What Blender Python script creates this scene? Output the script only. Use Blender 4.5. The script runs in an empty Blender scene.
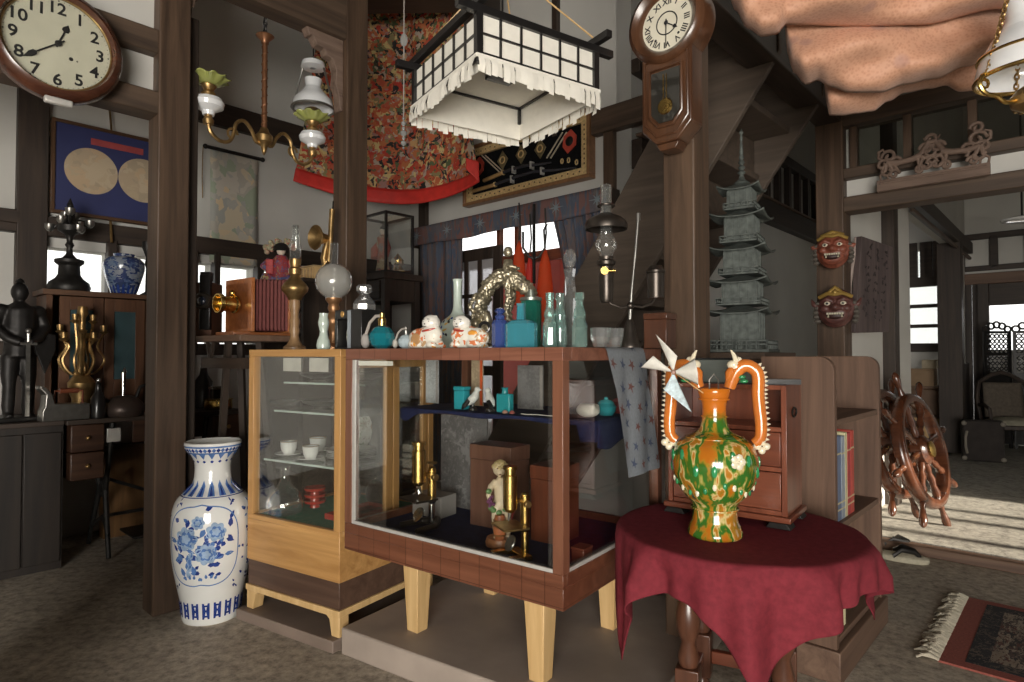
import bpy, bmesh, math, random
from mathutils import Vector, Matrix
R = math.radians
PI = math.pi
random.seed(7)
SC = bpy.context.scene
COL = SC.collection

# ---------------------------------------------------------------- camera
F = 620.0                      # focal length in pixels of a 1024 x 682 frame
EYE = 1.12
PITCH = math.atan(14.0 / F)
cam = bpy.data.cameras.new('camera')
cam.sensor_width = 36.0
cam.lens = F / 1024 * 36.0
cam.clip_start = 0.05
camo = bpy.data.objects.new('camera', cam)
COL.objects.link(camo)
camo.location = (0, 0, EYE)
camo.rotation_euler = (PI / 2 + PITCH, 0, 0)
SC.camera = camo


def ray(px, py):
    u, v = (px - 512) / F, (341 - py) / F
    c, s = math.cos(PITCH), math.sin(PITCH)
    return Vector((u, c - s * v, s + c * v))


def at(px, py, D):
    """The point of the place seen at a pixel, D metres ahead."""
    r = ray(px, py)
    return Vector((0, 0, EYE)) + r * (D / r.y)


def onz(px, py, z):
    r = ray(px, py)
    return Vector((0, 0, EYE)) + r * ((z - EYE) / r.z)


def onwall(px, py, p, n):
    """Where a pixel's sight line meets the upright plane through p (xy) with normal n (xy)."""
    r = ray(px, py)
    t = (p[0] * n[0] + p[1] * n[1]) / (r.x * n[0] + r.y * n[1])
    return Vector((0, 0, EYE)) + r * t


def X(px, D):
    return (px - 512) / F * D


# room directions: A runs to the back left, B to the back right
A = Vector((-0.735, 0.678))
B = Vector((0.678, 0.735))
A.normalize(); B.normalize()
RB = math.atan2(B.y, B.x)       # local x along B, local y along A (facing the map wall)
RA = math.atan2(-A.y, -A.x)     # local x along -A, local y along B (facing the curtain wall)
CA = Vector((-0.803, 0.595)); CA.normalize()
CB = Vector((0.595, 0.803)); CB.normalize()
RC = math.atan2(-CA.y, -CA.x)   # glass case: x along its front, y into it


def v3(p, z=0.0):
    return Vector((p[0], p[1], z))


# ---------------------------------------------------------------- materials
def nodes(name):
    m = bpy.data.materials.new(name)
    m.use_nodes = True
    nt = m.node_tree
    b = nt.nodes['Principled BSDF']
    return m, nt, b


def N(nt, t, **kw):
    n = nt.nodes.new(t)
    for k, v in kw.items():
        if hasattr(n, k):
            setattr(n, k, v)
        else:
            n.inputs[k.replace('_', ' ')].default_value = v
    return n


def rgba(c):
    return (c[0], c[1], c[2], 1.0)


def ramp(nt, fac, stops, interp='LINEAR'):
    r = nt.nodes.new('ShaderNodeValToRGB')
    r.color_ramp.interpolation = interp
    e = r.color_ramp.elements
    while len(e) < len(stops):
        e.new(0.5)
    for el, (p, c) in zip(e, stops):
        el.position = p
        el.color = rgba(c)
    nt.links.new(fac, r.inputs['Fac'])
    return r.outputs['Color']


def coords(nt, scale=(1, 1, 1), kind='Object', rot=(0, 0, 0)):
    tc = nt.nodes.new('ShaderNodeTexCoord')
    mp = nt.nodes.new('ShaderNodeMapping')
    mp.inputs['Scale'].default_value = scale
    mp.inputs['Rotation'].default_value = rot
    nt.links.new(tc.outputs[kind], mp.inputs['Vector'])
    return mp.outputs['Vector']


def bump(nt, b, h, strength=0.3, dist=0.01):
    bn = nt.nodes.new('ShaderNodeBump')
    bn.inputs['Strength'].default_value = strength
    bn.inputs['Distance'].default_value = dist
    nt.links.new(h, bn.inputs['Height'])
    nt.links.new(bn.outputs['Normal'], b.inputs['Normal'])


def plain(name, c, rough=0.5, metal=0.0, var=0.12, scale=18.0, bmp=0.0, coat=0.0, spec=0.5, sheen=0.0):
    """A colour with a little mottling of its own."""
    m, nt, b = nodes(name)
    n = N(nt, 'ShaderNodeTexNoise', Scale=scale, Detail=4.0)
    nt.links.new(coords(nt), n.inputs['Vector'])
    lo = tuple(x * (1 - var) for x in c); hi = tuple(min(1, x * (1 + var)) for x in c)
    nt.links.new(ramp(nt, n.outputs['Fac'], [(0.3, lo), (0.7, hi)]), b.inputs['Base Color'])
    b.inputs['Roughness'].default_value = rough
    b.inputs['Metallic'].default_value = metal
    b.inputs['Coat Weight'].default_value = coat
    b.inputs['Specular IOR Level'].default_value = spec
    b.inputs['Sheen Weight'].default_value = sheen
    if bmp:
        bump(nt, b, n.outputs['Fac'], bmp, 0.004)
    return m


def wood(name, c1, c2, axis=2, rough=0.5, scale=1.0, coat=0.0, worn=None):
    """Grain along one local axis; worn adds paler scuffs."""
    m, nt, b = nodes(name)
    s = [26 * scale] * 3
    s[axis] = 1.6 * scale
    v = coords(nt, tuple(s))
    n = N(nt, 'ShaderNodeTexNoise', Scale=1.0, Detail=6.0, Roughness=0.62, Distortion=0.6)
    nt.links.new(v, n.inputs['Vector'])
    mid = tuple((p + q) / 2 for p, q in zip(c1, c2))
    col = ramp(nt, n.outputs['Fac'], [(0.28, c1), (0.5, mid), (0.72, c2)])
    if worn:
        n2 = N(nt, 'ShaderNodeTexNoise', Scale=5.0, Detail=5.0)
        nt.links.new(coords(nt), n2.inputs['Vector'])
        k = ramp(nt, n2.outputs['Fac'], [(0.55, (0, 0, 0)), (0.75, (1, 1, 1))])
        mx = N(nt, 'ShaderNodeMix', data_type='RGBA')
        nt.links.new(k, mx.inputs[0]); nt.links.new(col, mx.inputs[6])
        mx.inputs[7].default_value = rgba(worn)
        col = mx.outputs[2]
    nt.links.new(col, b.inputs['Base Color'])
    b.inputs['Roughness'].default_value = rough
    b.inputs['Coat Weight'].default_value = coat
    b.inputs['Coat Roughness'].default_value = 0.2
    bump(nt, b, n.outputs['Fac'], 0.12, 0.003)
    return m


def glass(name, tint=(1, 1, 1), refl=0.06, rough=0.02, edge=0.45):
    """Thin clear glass: see-through with a Fresnel reflection."""
    m = bpy.data.materials.new(name)
    m.use_nodes = True
    nt = m.node_tree
    nt.nodes.clear()
    out = nt.nodes.new('ShaderNodeOutputMaterial')
    tr = N(nt, 'ShaderNodeBsdfTransparent', Color=rgba(tint))
    gl = N(nt, 'ShaderNodeBsdfGlossy', Color=(1, 1, 1, 1), Roughness=rough)
    lw = N(nt, 'ShaderNodeLayerWeight', Blend=0.35)
    k = nt.nodes.new('ShaderNodeMapRange')
    k.inputs['To Min'].default_value = refl
    k.inputs['To Max'].default_value = edge
    nt.links.new(lw.outputs['Facing'], k.inputs['Value'])
    mx = nt.nodes.new('ShaderNodeMixShader')
    nt.links.new(k.outputs['Result'], mx.inputs[0])
    nt.links.new(tr.outputs[0], mx.inputs[1]); nt.links.new(gl.outputs[0], mx.inputs[2])
    nt.links.new(mx.outputs[0], out.inputs['Surface'])
    return m


def colored_glass(name, c, milky=0.25, rough=0.06):
    """Tinted, slightly cloudy bottle glass."""
    m = glass(name, c, 0.1, rough, 0.6)
    nt = m.node_tree
    out = [n for n in nt.nodes if n.type == 'OUTPUT_MATERIAL'][0]
    mx0 = out.inputs['Surface'].links[0].from_node
    d = N(nt, 'ShaderNodeBsdfPrincipled')
    d.inputs['Base Color'].default_value = rgba(c)
    d.inputs['Roughness'].default_value = 0.12
    mx = nt.nodes.new('ShaderNodeMixShader')
    mx.inputs[0].default_value = milky
    nt.links.new(mx0.outputs[0], mx.inputs[1]); nt.links.new(d.outputs[0], mx.inputs[2])
    nt.links.new(mx.outputs[0], out.inputs['Surface'])
    return m


def patchwork(name, cols, scale=9.0, rough=0.7, kind='Object', stretch=(1, 1, 1), detail=0.35, fine=3.2):
    """Printed or embroidered cloth: cells of many colours with finer flecks inside."""
    m, nt, b = nodes(name)
    v = coords(nt, stretch, kind)
    nz = N(nt, 'ShaderNodeTexNoise', Scale=scale * 1.3, Detail=3.0)
    nt.links.new(v, nz.inputs['Vector'])
    ad = N(nt, 'ShaderNodeVectorMath', operation='MULTIPLY_ADD')
    nt.links.new(nz.outputs['Color'], ad.inputs[0])
    ad.inputs[1].default_value = (0.16, 0.16, 0.16)
    nt.links.new(v, ad.inputs[2])
    vo = N(nt, 'ShaderNodeTexVoronoi', Scale=scale)
    vo2 = N(nt, 'ShaderNodeTexVoronoi', Scale=scale * fine)
    nt.links.new(ad.outputs[0], vo.inputs['Vector']); nt.links.new(ad.outputs[0], vo2.inputs['Vector'])
    sp = nt.nodes.new('ShaderNodeSeparateColor'); nt.links.new(vo.outputs['Color'], sp.inputs[0])
    sp2 = nt.nodes.new('ShaderNodeSeparateColor'); nt.links.new(vo2.outputs['Color'], sp2.inputs[0])
    k = len(cols)
    st = [(i / k, c) for i, c in enumerate(cols)]
    c1 = ramp(nt, sp.outputs[0], st, 'CONSTANT')
    c2 = ramp(nt, sp2.outputs[1], st, 'CONSTANT')
    mk = ramp(nt, sp2.outputs[2], [(0.0, (0, 0, 0)), (1 - detail, (1, 1, 1))], 'CONSTANT')
    mx = N(nt, 'ShaderNodeMix', data_type='RGBA')
    nt.links.new(mk, mx.inputs[0]); nt.links.new(c1, mx.inputs[6]); nt.links.new(c2, mx.inputs[7])
    nt.links.new(mx.outputs[2], b.inputs['Base Color'])
    b.inputs['Roughness'].default_value = rough
    return m


# ---------------------------------------------------------------- mesh builder
def frame(loc=(0, 0, 0), rz=0.0, rx=0.0, ry=0.0):
    return Matrix.Translation(Vector(loc)) @ Matrix.Rotation(rz, 4, 'Z') @ Matrix.Rotation(ry, 4, 'Y') @ Matrix.Rotation(rx, 4, 'X')


def along(p, q):
    """A frame at p whose z axis points to q."""
    d = Vector(q) - Vector(p)
    return Matrix.Translation(Vector(p)) @ d.to_track_quat('Z', 'Y').to_matrix().to_4x4()


class MB:
    def __init__(s):
        s.v, s.f, s.mi, s.i = [], [], [], 0

    def add(s, vs, fs, M=None):
        o = len(s.v)
        s.v += [(M @ Vector(p)) if M else Vector(p) for p in vs]
        for f in fs:
            s.f.append([o + k for k in f]); s.mi.append(s.i)
        return s

    def box(s, x0, x1, y0, y1, z0, z1, M=None):
        vs = [(x, y, z) for z in (z0, z1) for y in (y0, y1) for x in (x0, x1)]
        return s.add(vs, [(0, 2, 3, 1), (4, 5, 7, 6), (0, 1, 5, 4), (2, 6, 7, 3), (0, 4, 6, 2), (1, 3, 7, 5)], M)

    def bar(s, p, q, w, h):
        """Square bar from p to q, w across (level) and h high."""
        p, q = Vector(p), Vector(q)
        d = (q - p).normalized()
        side = d.cross(Vector((0, 0, 1)))
        if side.length < 1e-4:
            side = Vector((1, 0, 0))
        side.normalize()
        up = side.cross(d).normalized()
        vs = []
        for e in (p, q):
            for a, b in ((-1, -1), (1, -1), (1, 1), (-1, 1)):
                vs.append(e + side * (a * w / 2) + up * (b * h / 2))
        return s.add(vs, [(3, 2, 1, 0), (4, 5, 6, 7), (0, 1, 5, 4), (1, 2, 6, 5), (2, 3, 7, 6), (3, 0, 4, 7)])

    def lathe(s, prof, n=24, M=None, a0=0.0, a1=2 * PI):
        full = abs(a1 - a0 - 2 * PI) < 1e-6
        k = n if full else n + 1
        vs, fs, rows = [], [], []
        for r, z in prof:
            if r < 1e-6:
                rows.append([len(vs)] * k); vs.append((0, 0, z))
            else:
                rows.append(list(range(len(vs), len(vs) + k)))
                vs += [(r * math.cos(a0 + (a1 - a0) * j / n), r * math.sin(a0 + (a1 - a0) * j / n), z) for j in range(k)]
        for a, b in zip(rows, rows[1:]):
            for j in range(n):
                q = [a[j], a[(j + 1) % k], b[(j + 1) % k], b[j]]
                q = [x for i, x in enumerate(q) if x not in q[:i]]
                if len(q) > 2:
                    fs.append(q)
        return s.add(vs, fs, M)

    def cyl(s, p, q, r, r2=None, n=12):
        L = (Vector(q) - Vector(p)).length
        r2 = r if r2 is None else r2
        return s.lathe([(0, 0), (r, 0), (r2, L), (0, L)], n, along(p, q))

    def sph(s, c, r, n=14, M=None):
        if not isinstance(r, (tuple, list)):
            r = (r, r, r)
        m = max(5, n // 2)
        T = Matrix.Translation(Vector(c)) @ Matrix.Diagonal((r[0], r[1], r[2], 1))
        if M:
            T = M @ T
        return s.lathe([(math.sin(PI * j / m), -math.cos(PI * j / m)) for j in range(m + 1)], n, T)

    def path(s, pts, rad, n=8, closed=False, M=None):
        pts = [Vector(p) for p in pts]
        if not isinstance(rad, (list, tuple)):
            rad = [rad] * len(pts)
        k = len(pts)
        vs, fs = [], []
        nrm = None
        for i, p in enumerate(pts):
            if closed:
                t = pts[(i + 1) % k] - pts[i - 1]
            else:
                t = pts[min(i + 1, k - 1)] - pts[max(i - 1, 0)]
            t.normalize()
            if nrm is None:
                nrm = t.orthogonal().normalized()
            nrm = (nrm - t * nrm.dot(t))
            nrm = nrm.normalized() if nrm.length > 1e-6 else t.orthogonal().normalized()
            bi = t.cross(nrm)
            vs += [p + (nrm * math.cos(2 * PI * j / n) + bi * math.sin(2 * PI * j / n)) * rad[i] for j in range(n)]
        for i in range(k if closed else k - 1):
            a, b = i * n, ((i + 1) % k) * n
            fs += [(a + j, a + (j + 1) % n, b + (j + 1) % n, b + j) for j in range(n)]
        if not closed:
            fs += [tuple(range(n))[::-1], tuple(range((k - 1) * n, k * n))]
        return s.add(vs, fs, M)

    def ring(s, c, Rr, r, n=24, m=8, M=None, sx=1.0, sz=1.0):
        """A torus in the local xy plane."""
        T = Matrix.Translation(Vector(c))
        T = M @ T if M else T
        return s.path([(Rr * sx * math.cos(2 * PI * j / n), Rr * sz * math.sin(2 * PI * j / n), 0) for j in range(n)], r, m, True, T)

    def prism(s, poly, y0, y1, M=None):
        """An outline in local xz pushed from y0 to y1."""
        n = len(poly)
        vs = [(x, y0, z) for x, z in poly] + [(x, y1, z) for x, z in poly]
        fs = [tuple(range(n)), tuple(range(2 * n - 1, n - 1, -1))]
        fs += [(i, i + n, (i + 1) % n + n, (i + 1) % n) for i in range(n)]
        return s.add(vs, fs, M)

    def sheet(s, nu, nv, fn, M=None):
        vs = [fn(i / nu, j / nv) for j in range(nv + 1) for i in range(nu + 1)]
        fs = [(j * (nu + 1) + i, j * (nu + 1) + i + 1, (j + 1) * (nu + 1) + i + 1, (j + 1) * (nu + 1) + i) for j in range(nv) for i in range(nu)]
        return s.add(vs, fs, M)

    def text(s, t, size, M, depth=0.0006, bold=0.0):
        k = (t, bold)
        if k not in GLYPH:
            cu = bpy.data.curves.new('glyph', 'FONT')
            cu.body = t; cu.size = 1.0; cu.align_x = 'CENTER'; cu.align_y = 'CENTER'; cu.extrude = 0.01; cu.offset = bold
            cu.resolution_u = 3
            ob = bpy.data.objects.new('glyph', cu)
            COL.objects.link(ob)
            bpy.context.view_layer.update()
            me = bpy.data.meshes.new_from_object(ob.evaluated_get(bpy.context.evaluated_depsgraph_get()))
            GLYPH[k] = ([v.co.copy() for v in me.vertices], [tuple(p.vertices) for p in me.polygons])
            bpy.data.objects.remove(ob); bpy.data.meshes.remove(me); bpy.data.curves.remove(cu)
        vs, fs = GLYPH[k]
        xs = [v.x for v in vs]; ys = [v.y for v in vs]
        cx, cy = (min(xs) + max(xs)) / 2, (min(ys) + max(ys)) / 2
        return s.add([((v.x - cx) * size, (v.y - cy) * size, v.z * depth / 0.01) for v in vs], fs, M)

    def build(s, name, mats, parent=None, M=None, bevel=0.0, seg=2, flat=False, solid=0.0, subd=0, angle=38, fix=True):
        me = bpy.data.meshes.new(name)
        me.from_pydata([tuple(v) for v in s.v], [], s.f)
        if not isinstance(mats, (list, tuple)):
            mats = [mats]
        for m in mats:
            me.materials.append(m)
        for p, i in zip(me.polygons, s.mi):
            p.material_index = i
        bm = bmesh.new(); bm.from_mesh(me)
        if fix:
            bmesh.ops.recalc_face_normals(bm, faces=bm.faces)
        for f in bm.faces:
            f.smooth = not flat
        for e in bm.edges:
            if len(e.link_faces) == 2 and e.calc_face_angle(0) > R(angle):
                e.smooth = False
        bm.to_mesh(me); bm.free()
        o = bpy.data.objects.new(name, me)
        COL.objects.link(o)
        if parent:
            o.parent = parent
        if M is not None:
            o.matrix_local = M
        if solid:
            md = o.modifiers.new('thick', 'SOLIDIFY'); md.thickness = solid; md.offset = 0
        if bevel:
            md = o.modifiers.new('bevel', 'BEVEL'); md.width = bevel; md.segments = seg; md.limit_method = 'ANGLE'; md.angle_limit = R(40)
        if subd:
            md = o.modifiers.new('sub', 'SUBSURF'); md.levels = subd; md.render_levels = subd
        return o


GLYPH = {}


def melt(o, voxel=0.004, it=4):
    """Joins the overlapping lumps of a mesh into one skin."""
    md = o.modifiers.new('skin', 'REMESH'); md.mode = 'VOXEL'; md.voxel_size = voxel; md.use_smooth_shade = True
    if it:
        md = o.modifiers.new('ease', 'SMOOTH'); md.iterations = it; md.factor = 0.5
    return o


def thing(name, label, cat, loc=(0, 0, 0), rz=0.0, group=None):
    o = bpy.data.objects.new(name, None)
    COL.objects.link(o)
    o.empty_display_size = 0.05
    o.location = loc; o.rotation_euler = (0, 0, rz)
    return tag(o, label, cat, group)


def tag(o, label, cat, group=None):
    o['label'] = label; o['category'] = cat
    if group:
        o['group'] = group
    return o


def struct(o, label, cat):
    o['kind'] = 'structure'; o['label'] = label; o['category'] = cat
    return o


def dup(root, loc=None, rz=None, label=None):
    r = root.copy(); COL.objects.link(r)
    if loc is not None: r.location = loc
    if rz is not None: r.rotation_euler = (0, 0, rz)
    if label: r['label'] = label
    for ch in list(root.children):
        c = ch.copy(); COL.objects.link(c); c.parent = r
        for g in list(ch.children):
            d = g.copy(); COL.objects.link(d); d.parent = c
    return r


def prof(D, y0, pts):
    """Outline read off the photo: (half width, height) in pixels at distance D."""
    return [(r * D / F, (y0 - y) * D / F) for r, y in pts]
# ---------------------------------------------------------------- palette
def plaster(name, c):
    m, nt, b = nodes(name)
    n = N(nt, 'ShaderNodeTexNoise', Scale=1.7, Detail=6.0)
    nt.links.new(coords(nt), n.inputs['Vector'])
    nt.links.new(ramp(nt, n.outputs['Fac'], [(0.3, tuple(x * 0.86 for x in c)), (0.65, c)]), b.inputs['Base Color'])
    n2 = N(nt, 'ShaderNodeTexNoise', Scale=90.0, Detail=3.0)
    nt.links.new(coords(nt), n2.inputs['Vector'])
    bump(nt, b, n2.outputs['Fac'], 0.12, 0.004)
    b.inputs['Roughness'].default_value = 0.9
    return m


def concrete(name, c1, c2, c3):
    m, nt, b = nodes(name)
    v = coords(nt)
    n = N(nt, 'ShaderNodeTexNoise', Scale=2.2, Detail=7.0, Roughness=0.7)
    n2 = N(nt, 'ShaderNodeTexNoise', Scale=26.0, Detail=5.0, Roughness=0.75)
    nt.links.new(v, n.inputs['Vector']); nt.links.new(v, n2.inputs['Vector'])
    a = ramp(nt, n.outputs['Fac'], [(0.3, c1), (0.55, c2), (0.75, c3)])
    k = ramp(nt, n2.outputs['Fac'], [(0.34, (0.32, 0.31, 0.30)), (0.5, (0.85, 0.85, 0.85)), (0.68, (1.35, 1.33, 1.3))])
    mx = N(nt, 'ShaderNodeMix', data_type='RGBA', blend_type='MULTIPLY')
    mx.inputs[0].default_value = 0.8
    nt.links.new(a, mx.inputs[6]); nt.links.new(k, mx.inputs[7])
    nt.links.new(mx.outputs[2], b.inputs['Base Color'])
    b.inputs['Roughness'].default_value = 0.72
    bump(nt, b, n2.outputs['Fac'], 0.3, 0.006)
    return m


PLASTER = plaster('white_plaster', (0.60, 0.585, 0.545))
PLASTER_D = plaster('low_bounce_plaster', (0.13, 0.115, 0.095))  # darkened so the unseen walls bounce less light into the room
PLASTER_G = plaster('grey_plaster', (0.40, 0.39, 0.35))
CEIL = plaster('dark_ceiling', (0.06, 0.045, 0.035))
FLOOR = concrete('worn_concrete', (0.34, 0.29, 0.23), (0.46, 0.40, 0.32), (0.55, 0.485, 0.395))
HALLFLOOR = concrete('hall_concrete', (0.33, 0.31, 0.265), (0.40, 0.375, 0.325), (0.46, 0.435, 0.375))
POST = wood('post_wood', (0.034, 0.020, 0.0125), (0.125, 0.076, 0.047), 2, 0.5, 0.9)
POST_H = wood('beam_wood', (0.038, 0.024, 0.016), (0.115, 0.074, 0.048), 0, 0.6, 0.8)
DARK = wood('dark_timber', (0.018, 0.012, 0.009), (0.055, 0.036, 0.025), 2, 0.55)
DARK_H = wood('dark_timber_level', (0.018, 0.012, 0.009), (0.055, 0.036, 0.025), 0, 0.55)
STAIR = wood('stair_wood', (0.055, 0.040, 0.030), (0.115, 0.085, 0.063), 0, 0.6, 0.7)
REDWOOD = wood('red_wood', (0.10, 0.026, 0.013), (0.23, 0.068, 0.033), 0, 0.32, 1.0, 0.3)
REDWOOD_V = wood('red_wood_upright', (0.10, 0.026, 0.013), (0.23, 0.068, 0.033), 2, 0.32, 1.0, 0.3)
MAHOG = wood('veneer', (0.155, 0.05, 0.026), (0.34, 0.135, 0.075), 0, 0.3, 0.8, 0.25)
MAHOG_V = wood('veneer_upright', (0.115, 0.042, 0.024), (0.245, 0.105, 0.06), 2, 0.3, 0.8, 0.25)
OAK = wood('honey_oak', (0.34, 0.165, 0.05), (0.60, 0.34, 0.125), 0, 0.38, 0.8, 0.15)
OAK_V = wood('honey_oak_upright', (0.34, 0.165, 0.05), (0.60, 0.34, 0.125), 2, 0.38, 0.8, 0.15)
PINE = wood('pale_pine', (0.50, 0.31, 0.125), (0.70, 0.48, 0.23), 2, 0.42)
BROWN = wood('brown_band', (0.06, 0.032, 0.022), (0.13, 0.075, 0.05), 0, 0.4)
GREYWOOD = wood('aged_shelf_wood', (0.075, 0.040, 0.025), (0.175, 0.10, 0.064), 2, 0.6, 0.8)
GREYWOOD_H = wood('aged_shelf_board', (0.085, 0.046, 0.030), (0.19, 0.115, 0.075), 0, 0.6, 0.8)
CARVED = wood('carved_wood', (0.10, 0.062, 0.045), (0.24, 0.165, 0.125), 0, 0.7)
DARK2 = wood('near_black_timber', (0.008, 0.006, 0.005), (0.026, 0.018, 0.013), 2, 0.5)
DESKW = wood('desk_wood', (0.030, 0.013, 0.008), (0.075, 0.036, 0.02), 0, 0.4)
BLACK = plain('black_lacquer', (0.012, 0.011, 0.011), 0.3, 0, 0.2, 20, 0, 0.3)
IRON = plain('dark_iron', (0.03, 0.028, 0.026), 0.45, 0.6, 0.3, 30, 0.1)
STEEL = plain('grey_metal', (0.30, 0.29, 0.27), 0.34, 0.9, 0.15, 30)
GUN = plain('gunmetal', (0.085, 0.072, 0.062), 0.36, 0.85, 0.2, 30)
ALU = plain('aluminium_trim', (0.62, 0.60, 0.56), 0.4, 0.35, 0.06, 30)
BRASS = plain('brass', (0.72, 0.49, 0.16), 0.26, 1.0, 0.12, 30)
OLDBRASS = plain('aged_brass', (0.40, 0.26, 0.11), 0.38, 0.9, 0.3, 30)
CHROME = plain('chrome', (0.75, 0.75, 0.74), 0.12, 1.0, 0.03, 30)
SILVER = plain('antique_silver', (0.44, 0.39, 0.28), 0.42, 0.85, 0.5, 70, 0.5)
WHITEGLAZE = plain('white_glaze', (0.78, 0.78, 0.75), 0.1, 0, 0.05, 8, 0, 0.6)
MILK = plain('milk_glass', (0.82, 0.83, 0.84), 0.12, 0, 0.03, 8, 0, 0.5)
CELADON = plain('celadon_glaze', (0.52, 0.60, 0.53), 0.15, 0, 0.08, 8, 0, 0.5)
CREAM = plain('cream_paint', (0.72, 0.66, 0.52), 0.5, 0, 0.08, 14)
DIAL = plain('aged_dial', (0.70, 0.66, 0.54), 0.45, 0, 0.08, 9)
INK = plain('black_print', (0.012, 0.012, 0.014), 0.6, 0, 0.1)
BLUE1 = plain('cobalt_dark', (0.025, 0.055, 0.25), 0.12, 0, 0.25, 40, 0, 0.5)
BLUE2 = plain('cobalt_mid', (0.10, 0.20, 0.46), 0.12, 0, 0.2, 40, 0, 0.5)
BLUE3 = plain('cobalt_pale', (0.33, 0.45, 0.62), 0.12, 0, 0.2, 40, 0, 0.5)
PAPER = plain('shoji_paper', (0.80, 0.77, 0.69), 0.8, 0, 0.04, 30)
NAVY = plain('navy_cloth', (0.018, 0.024, 0.075), 0.9, 0, 0.25, 40, 0, 0, 0.2, 0.0)
GREENFELT = plain('green_felt', (0.02, 0.24, 0.15), 0.9, 0, 0.2, 50)
REDLAC = plain('red_lacquer', (0.42, 0.045, 0.03), 0.25, 0, 0.12, 12, 0, 0.4)
BURG = plain('burgundy_cloth', (0.17, 0.021, 0.030), 0.85, 0, 0.16, 55, 0.15, 0, 0.2, 0.0)
RED = plain('vermilion_silk', (0.62, 0.035, 0.025), 0.6, 0, 0.12, 16)
ORANGE = plain('orange_fabric', (0.80, 0.13, 0.035), 0.7, 0, 0.1, 20)
CARDB = plain('cardboard', (0.33, 0.22, 0.13), 0.8, 0, 0.1, 10)
GREYCARD = plain('grey_card', (0.36, 0.33, 0.31), 0.7, 0, 0.14, 9)
GLASS = glass('clear_glass', (0.97, 0.98, 0.97), 0.05, 0.01, 0.35)
SHELFGLASS = colored_glass('shelf_glass', (0.82, 0.90, 0.87), 0.10, 0.03)
BOTTLEGLASS = colored_glass('lamp_glass', (0.90, 0.91, 0.90), 0.035, 0.04)
CRYSTAL = colored_glass('cut_crystal', (0.90, 0.91, 0.91), 0.06, 0.03)
TEAL = colored_glass('teal_glass', (0.12, 0.52, 0.62), 0.34)
TEAL2 = colored_glass('deep_teal_glass', (0.02, 0.33, 0.40), 0.45)
AQUA = colored_glass('aqua_glass', (0.56, 0.76, 0.71), 0.15)
COBALT = colored_glass('cobalt_glass', (0.10, 0.17, 0.52), 0.35)
GREENG = colored_glass('green_glass', (0.03, 0.28, 0.20), 0.35)
FROST = colored_glass('etched_globe', (0.74, 0.73, 0.69), 0.32, 0.15)
URANIUM = colored_glass('yellow_green_glass', (0.58, 0.62, 0.20), 0.5)

# ---------------------------------------------------------------- setting
P3 = Vector((1.90, 3.65))            # post at the far side of the stairs, on the line of the hall wall
P2 = Vector((0.655, 2.22))           # clock post
P1 = Vector((-1.535, 2.67))          # near corner of the post by the floor vase
K = Vector((-0.954, 5.80))           # corner behind the kimono
CEILZ = 4.3


def wall(name, p, q, z0, z1, th, side, mat, label, holes=(), cat='wall'):
    """Upright wall from p to q, th thick towards side; holes are (from, to, low, high) along it."""
    p, q = Vector(p), Vector(q)
    d = (q - p); L = d.length; d.normalize()
    mb = MB()
    rz = math.atan2(d.y, d.x)
    yv = Vector((-d.y, d.x))
    t = th if yv.dot(Vector(side)) > 0 else -th
    xs = sorted({0.0, L} | {h[0] for h in holes} | {h[1] for h in holes})
    for a, b in zip(xs, xs[1:]):
        cuts = sorted([(h[2], h[3]) for h in holes if h[0] <= a + 1e-6 and h[1] >= b - 1e-6])
        z = z0
        for lo, hi in cuts:
            if lo > z + 1e-6:
                mb.box(a, b, min(0, t), max(0, t), z, lo)
            z = hi
        if z < z1 - 1e-6:
            mb.box(a, b, min(0, t), max(0, t), z, z1)
    o = mb.build(name, mat, None, frame((p.x, p.y, 0), rz), flat=True)
    return struct(o, label, cat)


def timber(name, p, q, w, h, label, mat=None, cat='beam', bev=0.006):
    """A squared timber from p to q (centre line), w across and h high, its grain along it."""
    p, q = Vector(p), Vector(q)
    L = (q - p).length
    mb = MB()
    if abs((q - p).normalized().z) > 0.9:
        mb.box(-w / 2, w / 2, -h / 2, h / 2, 0, L)
        return mb, p, L
    mb.box(0, L, -w / 2, w / 2, -h / 2, h / 2)
    d = q - p
    M = frame(p, math.atan2(d.y, d.x), 0, -math.asin(d.z / L))
    return struct(mb.build(name, mat or POST_H, None, M, bevel=bev), label, cat)


def post(name, c, rz, w, d, z0, z1, label, mat=None, cat='post', bev=0.006):
    mb = MB().box(-w / 2, w / 2, -d / 2, d / 2, z0, z1)
    return struct(mb.build(name, mat or POST, None, frame((c[0], c[1], 0), rz), bevel=bev), label, cat)


mb = MB().box(-6.5, 9.5, -3.6, 10.5, -0.12, 0.0)
struct(mb.build('floor', FLOOR, flat=True), 'worn grey-brown concrete shop floor under the display cases', 'floor')
mb = MB().box(-6.5, 9.5, -3.6, 10.5, CEILZ, CEILZ + 0.15)
struct(mb.build('ceiling', CEIL, flat=True), 'dark boarded ceiling high above the shop', 'ceiling')

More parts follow.
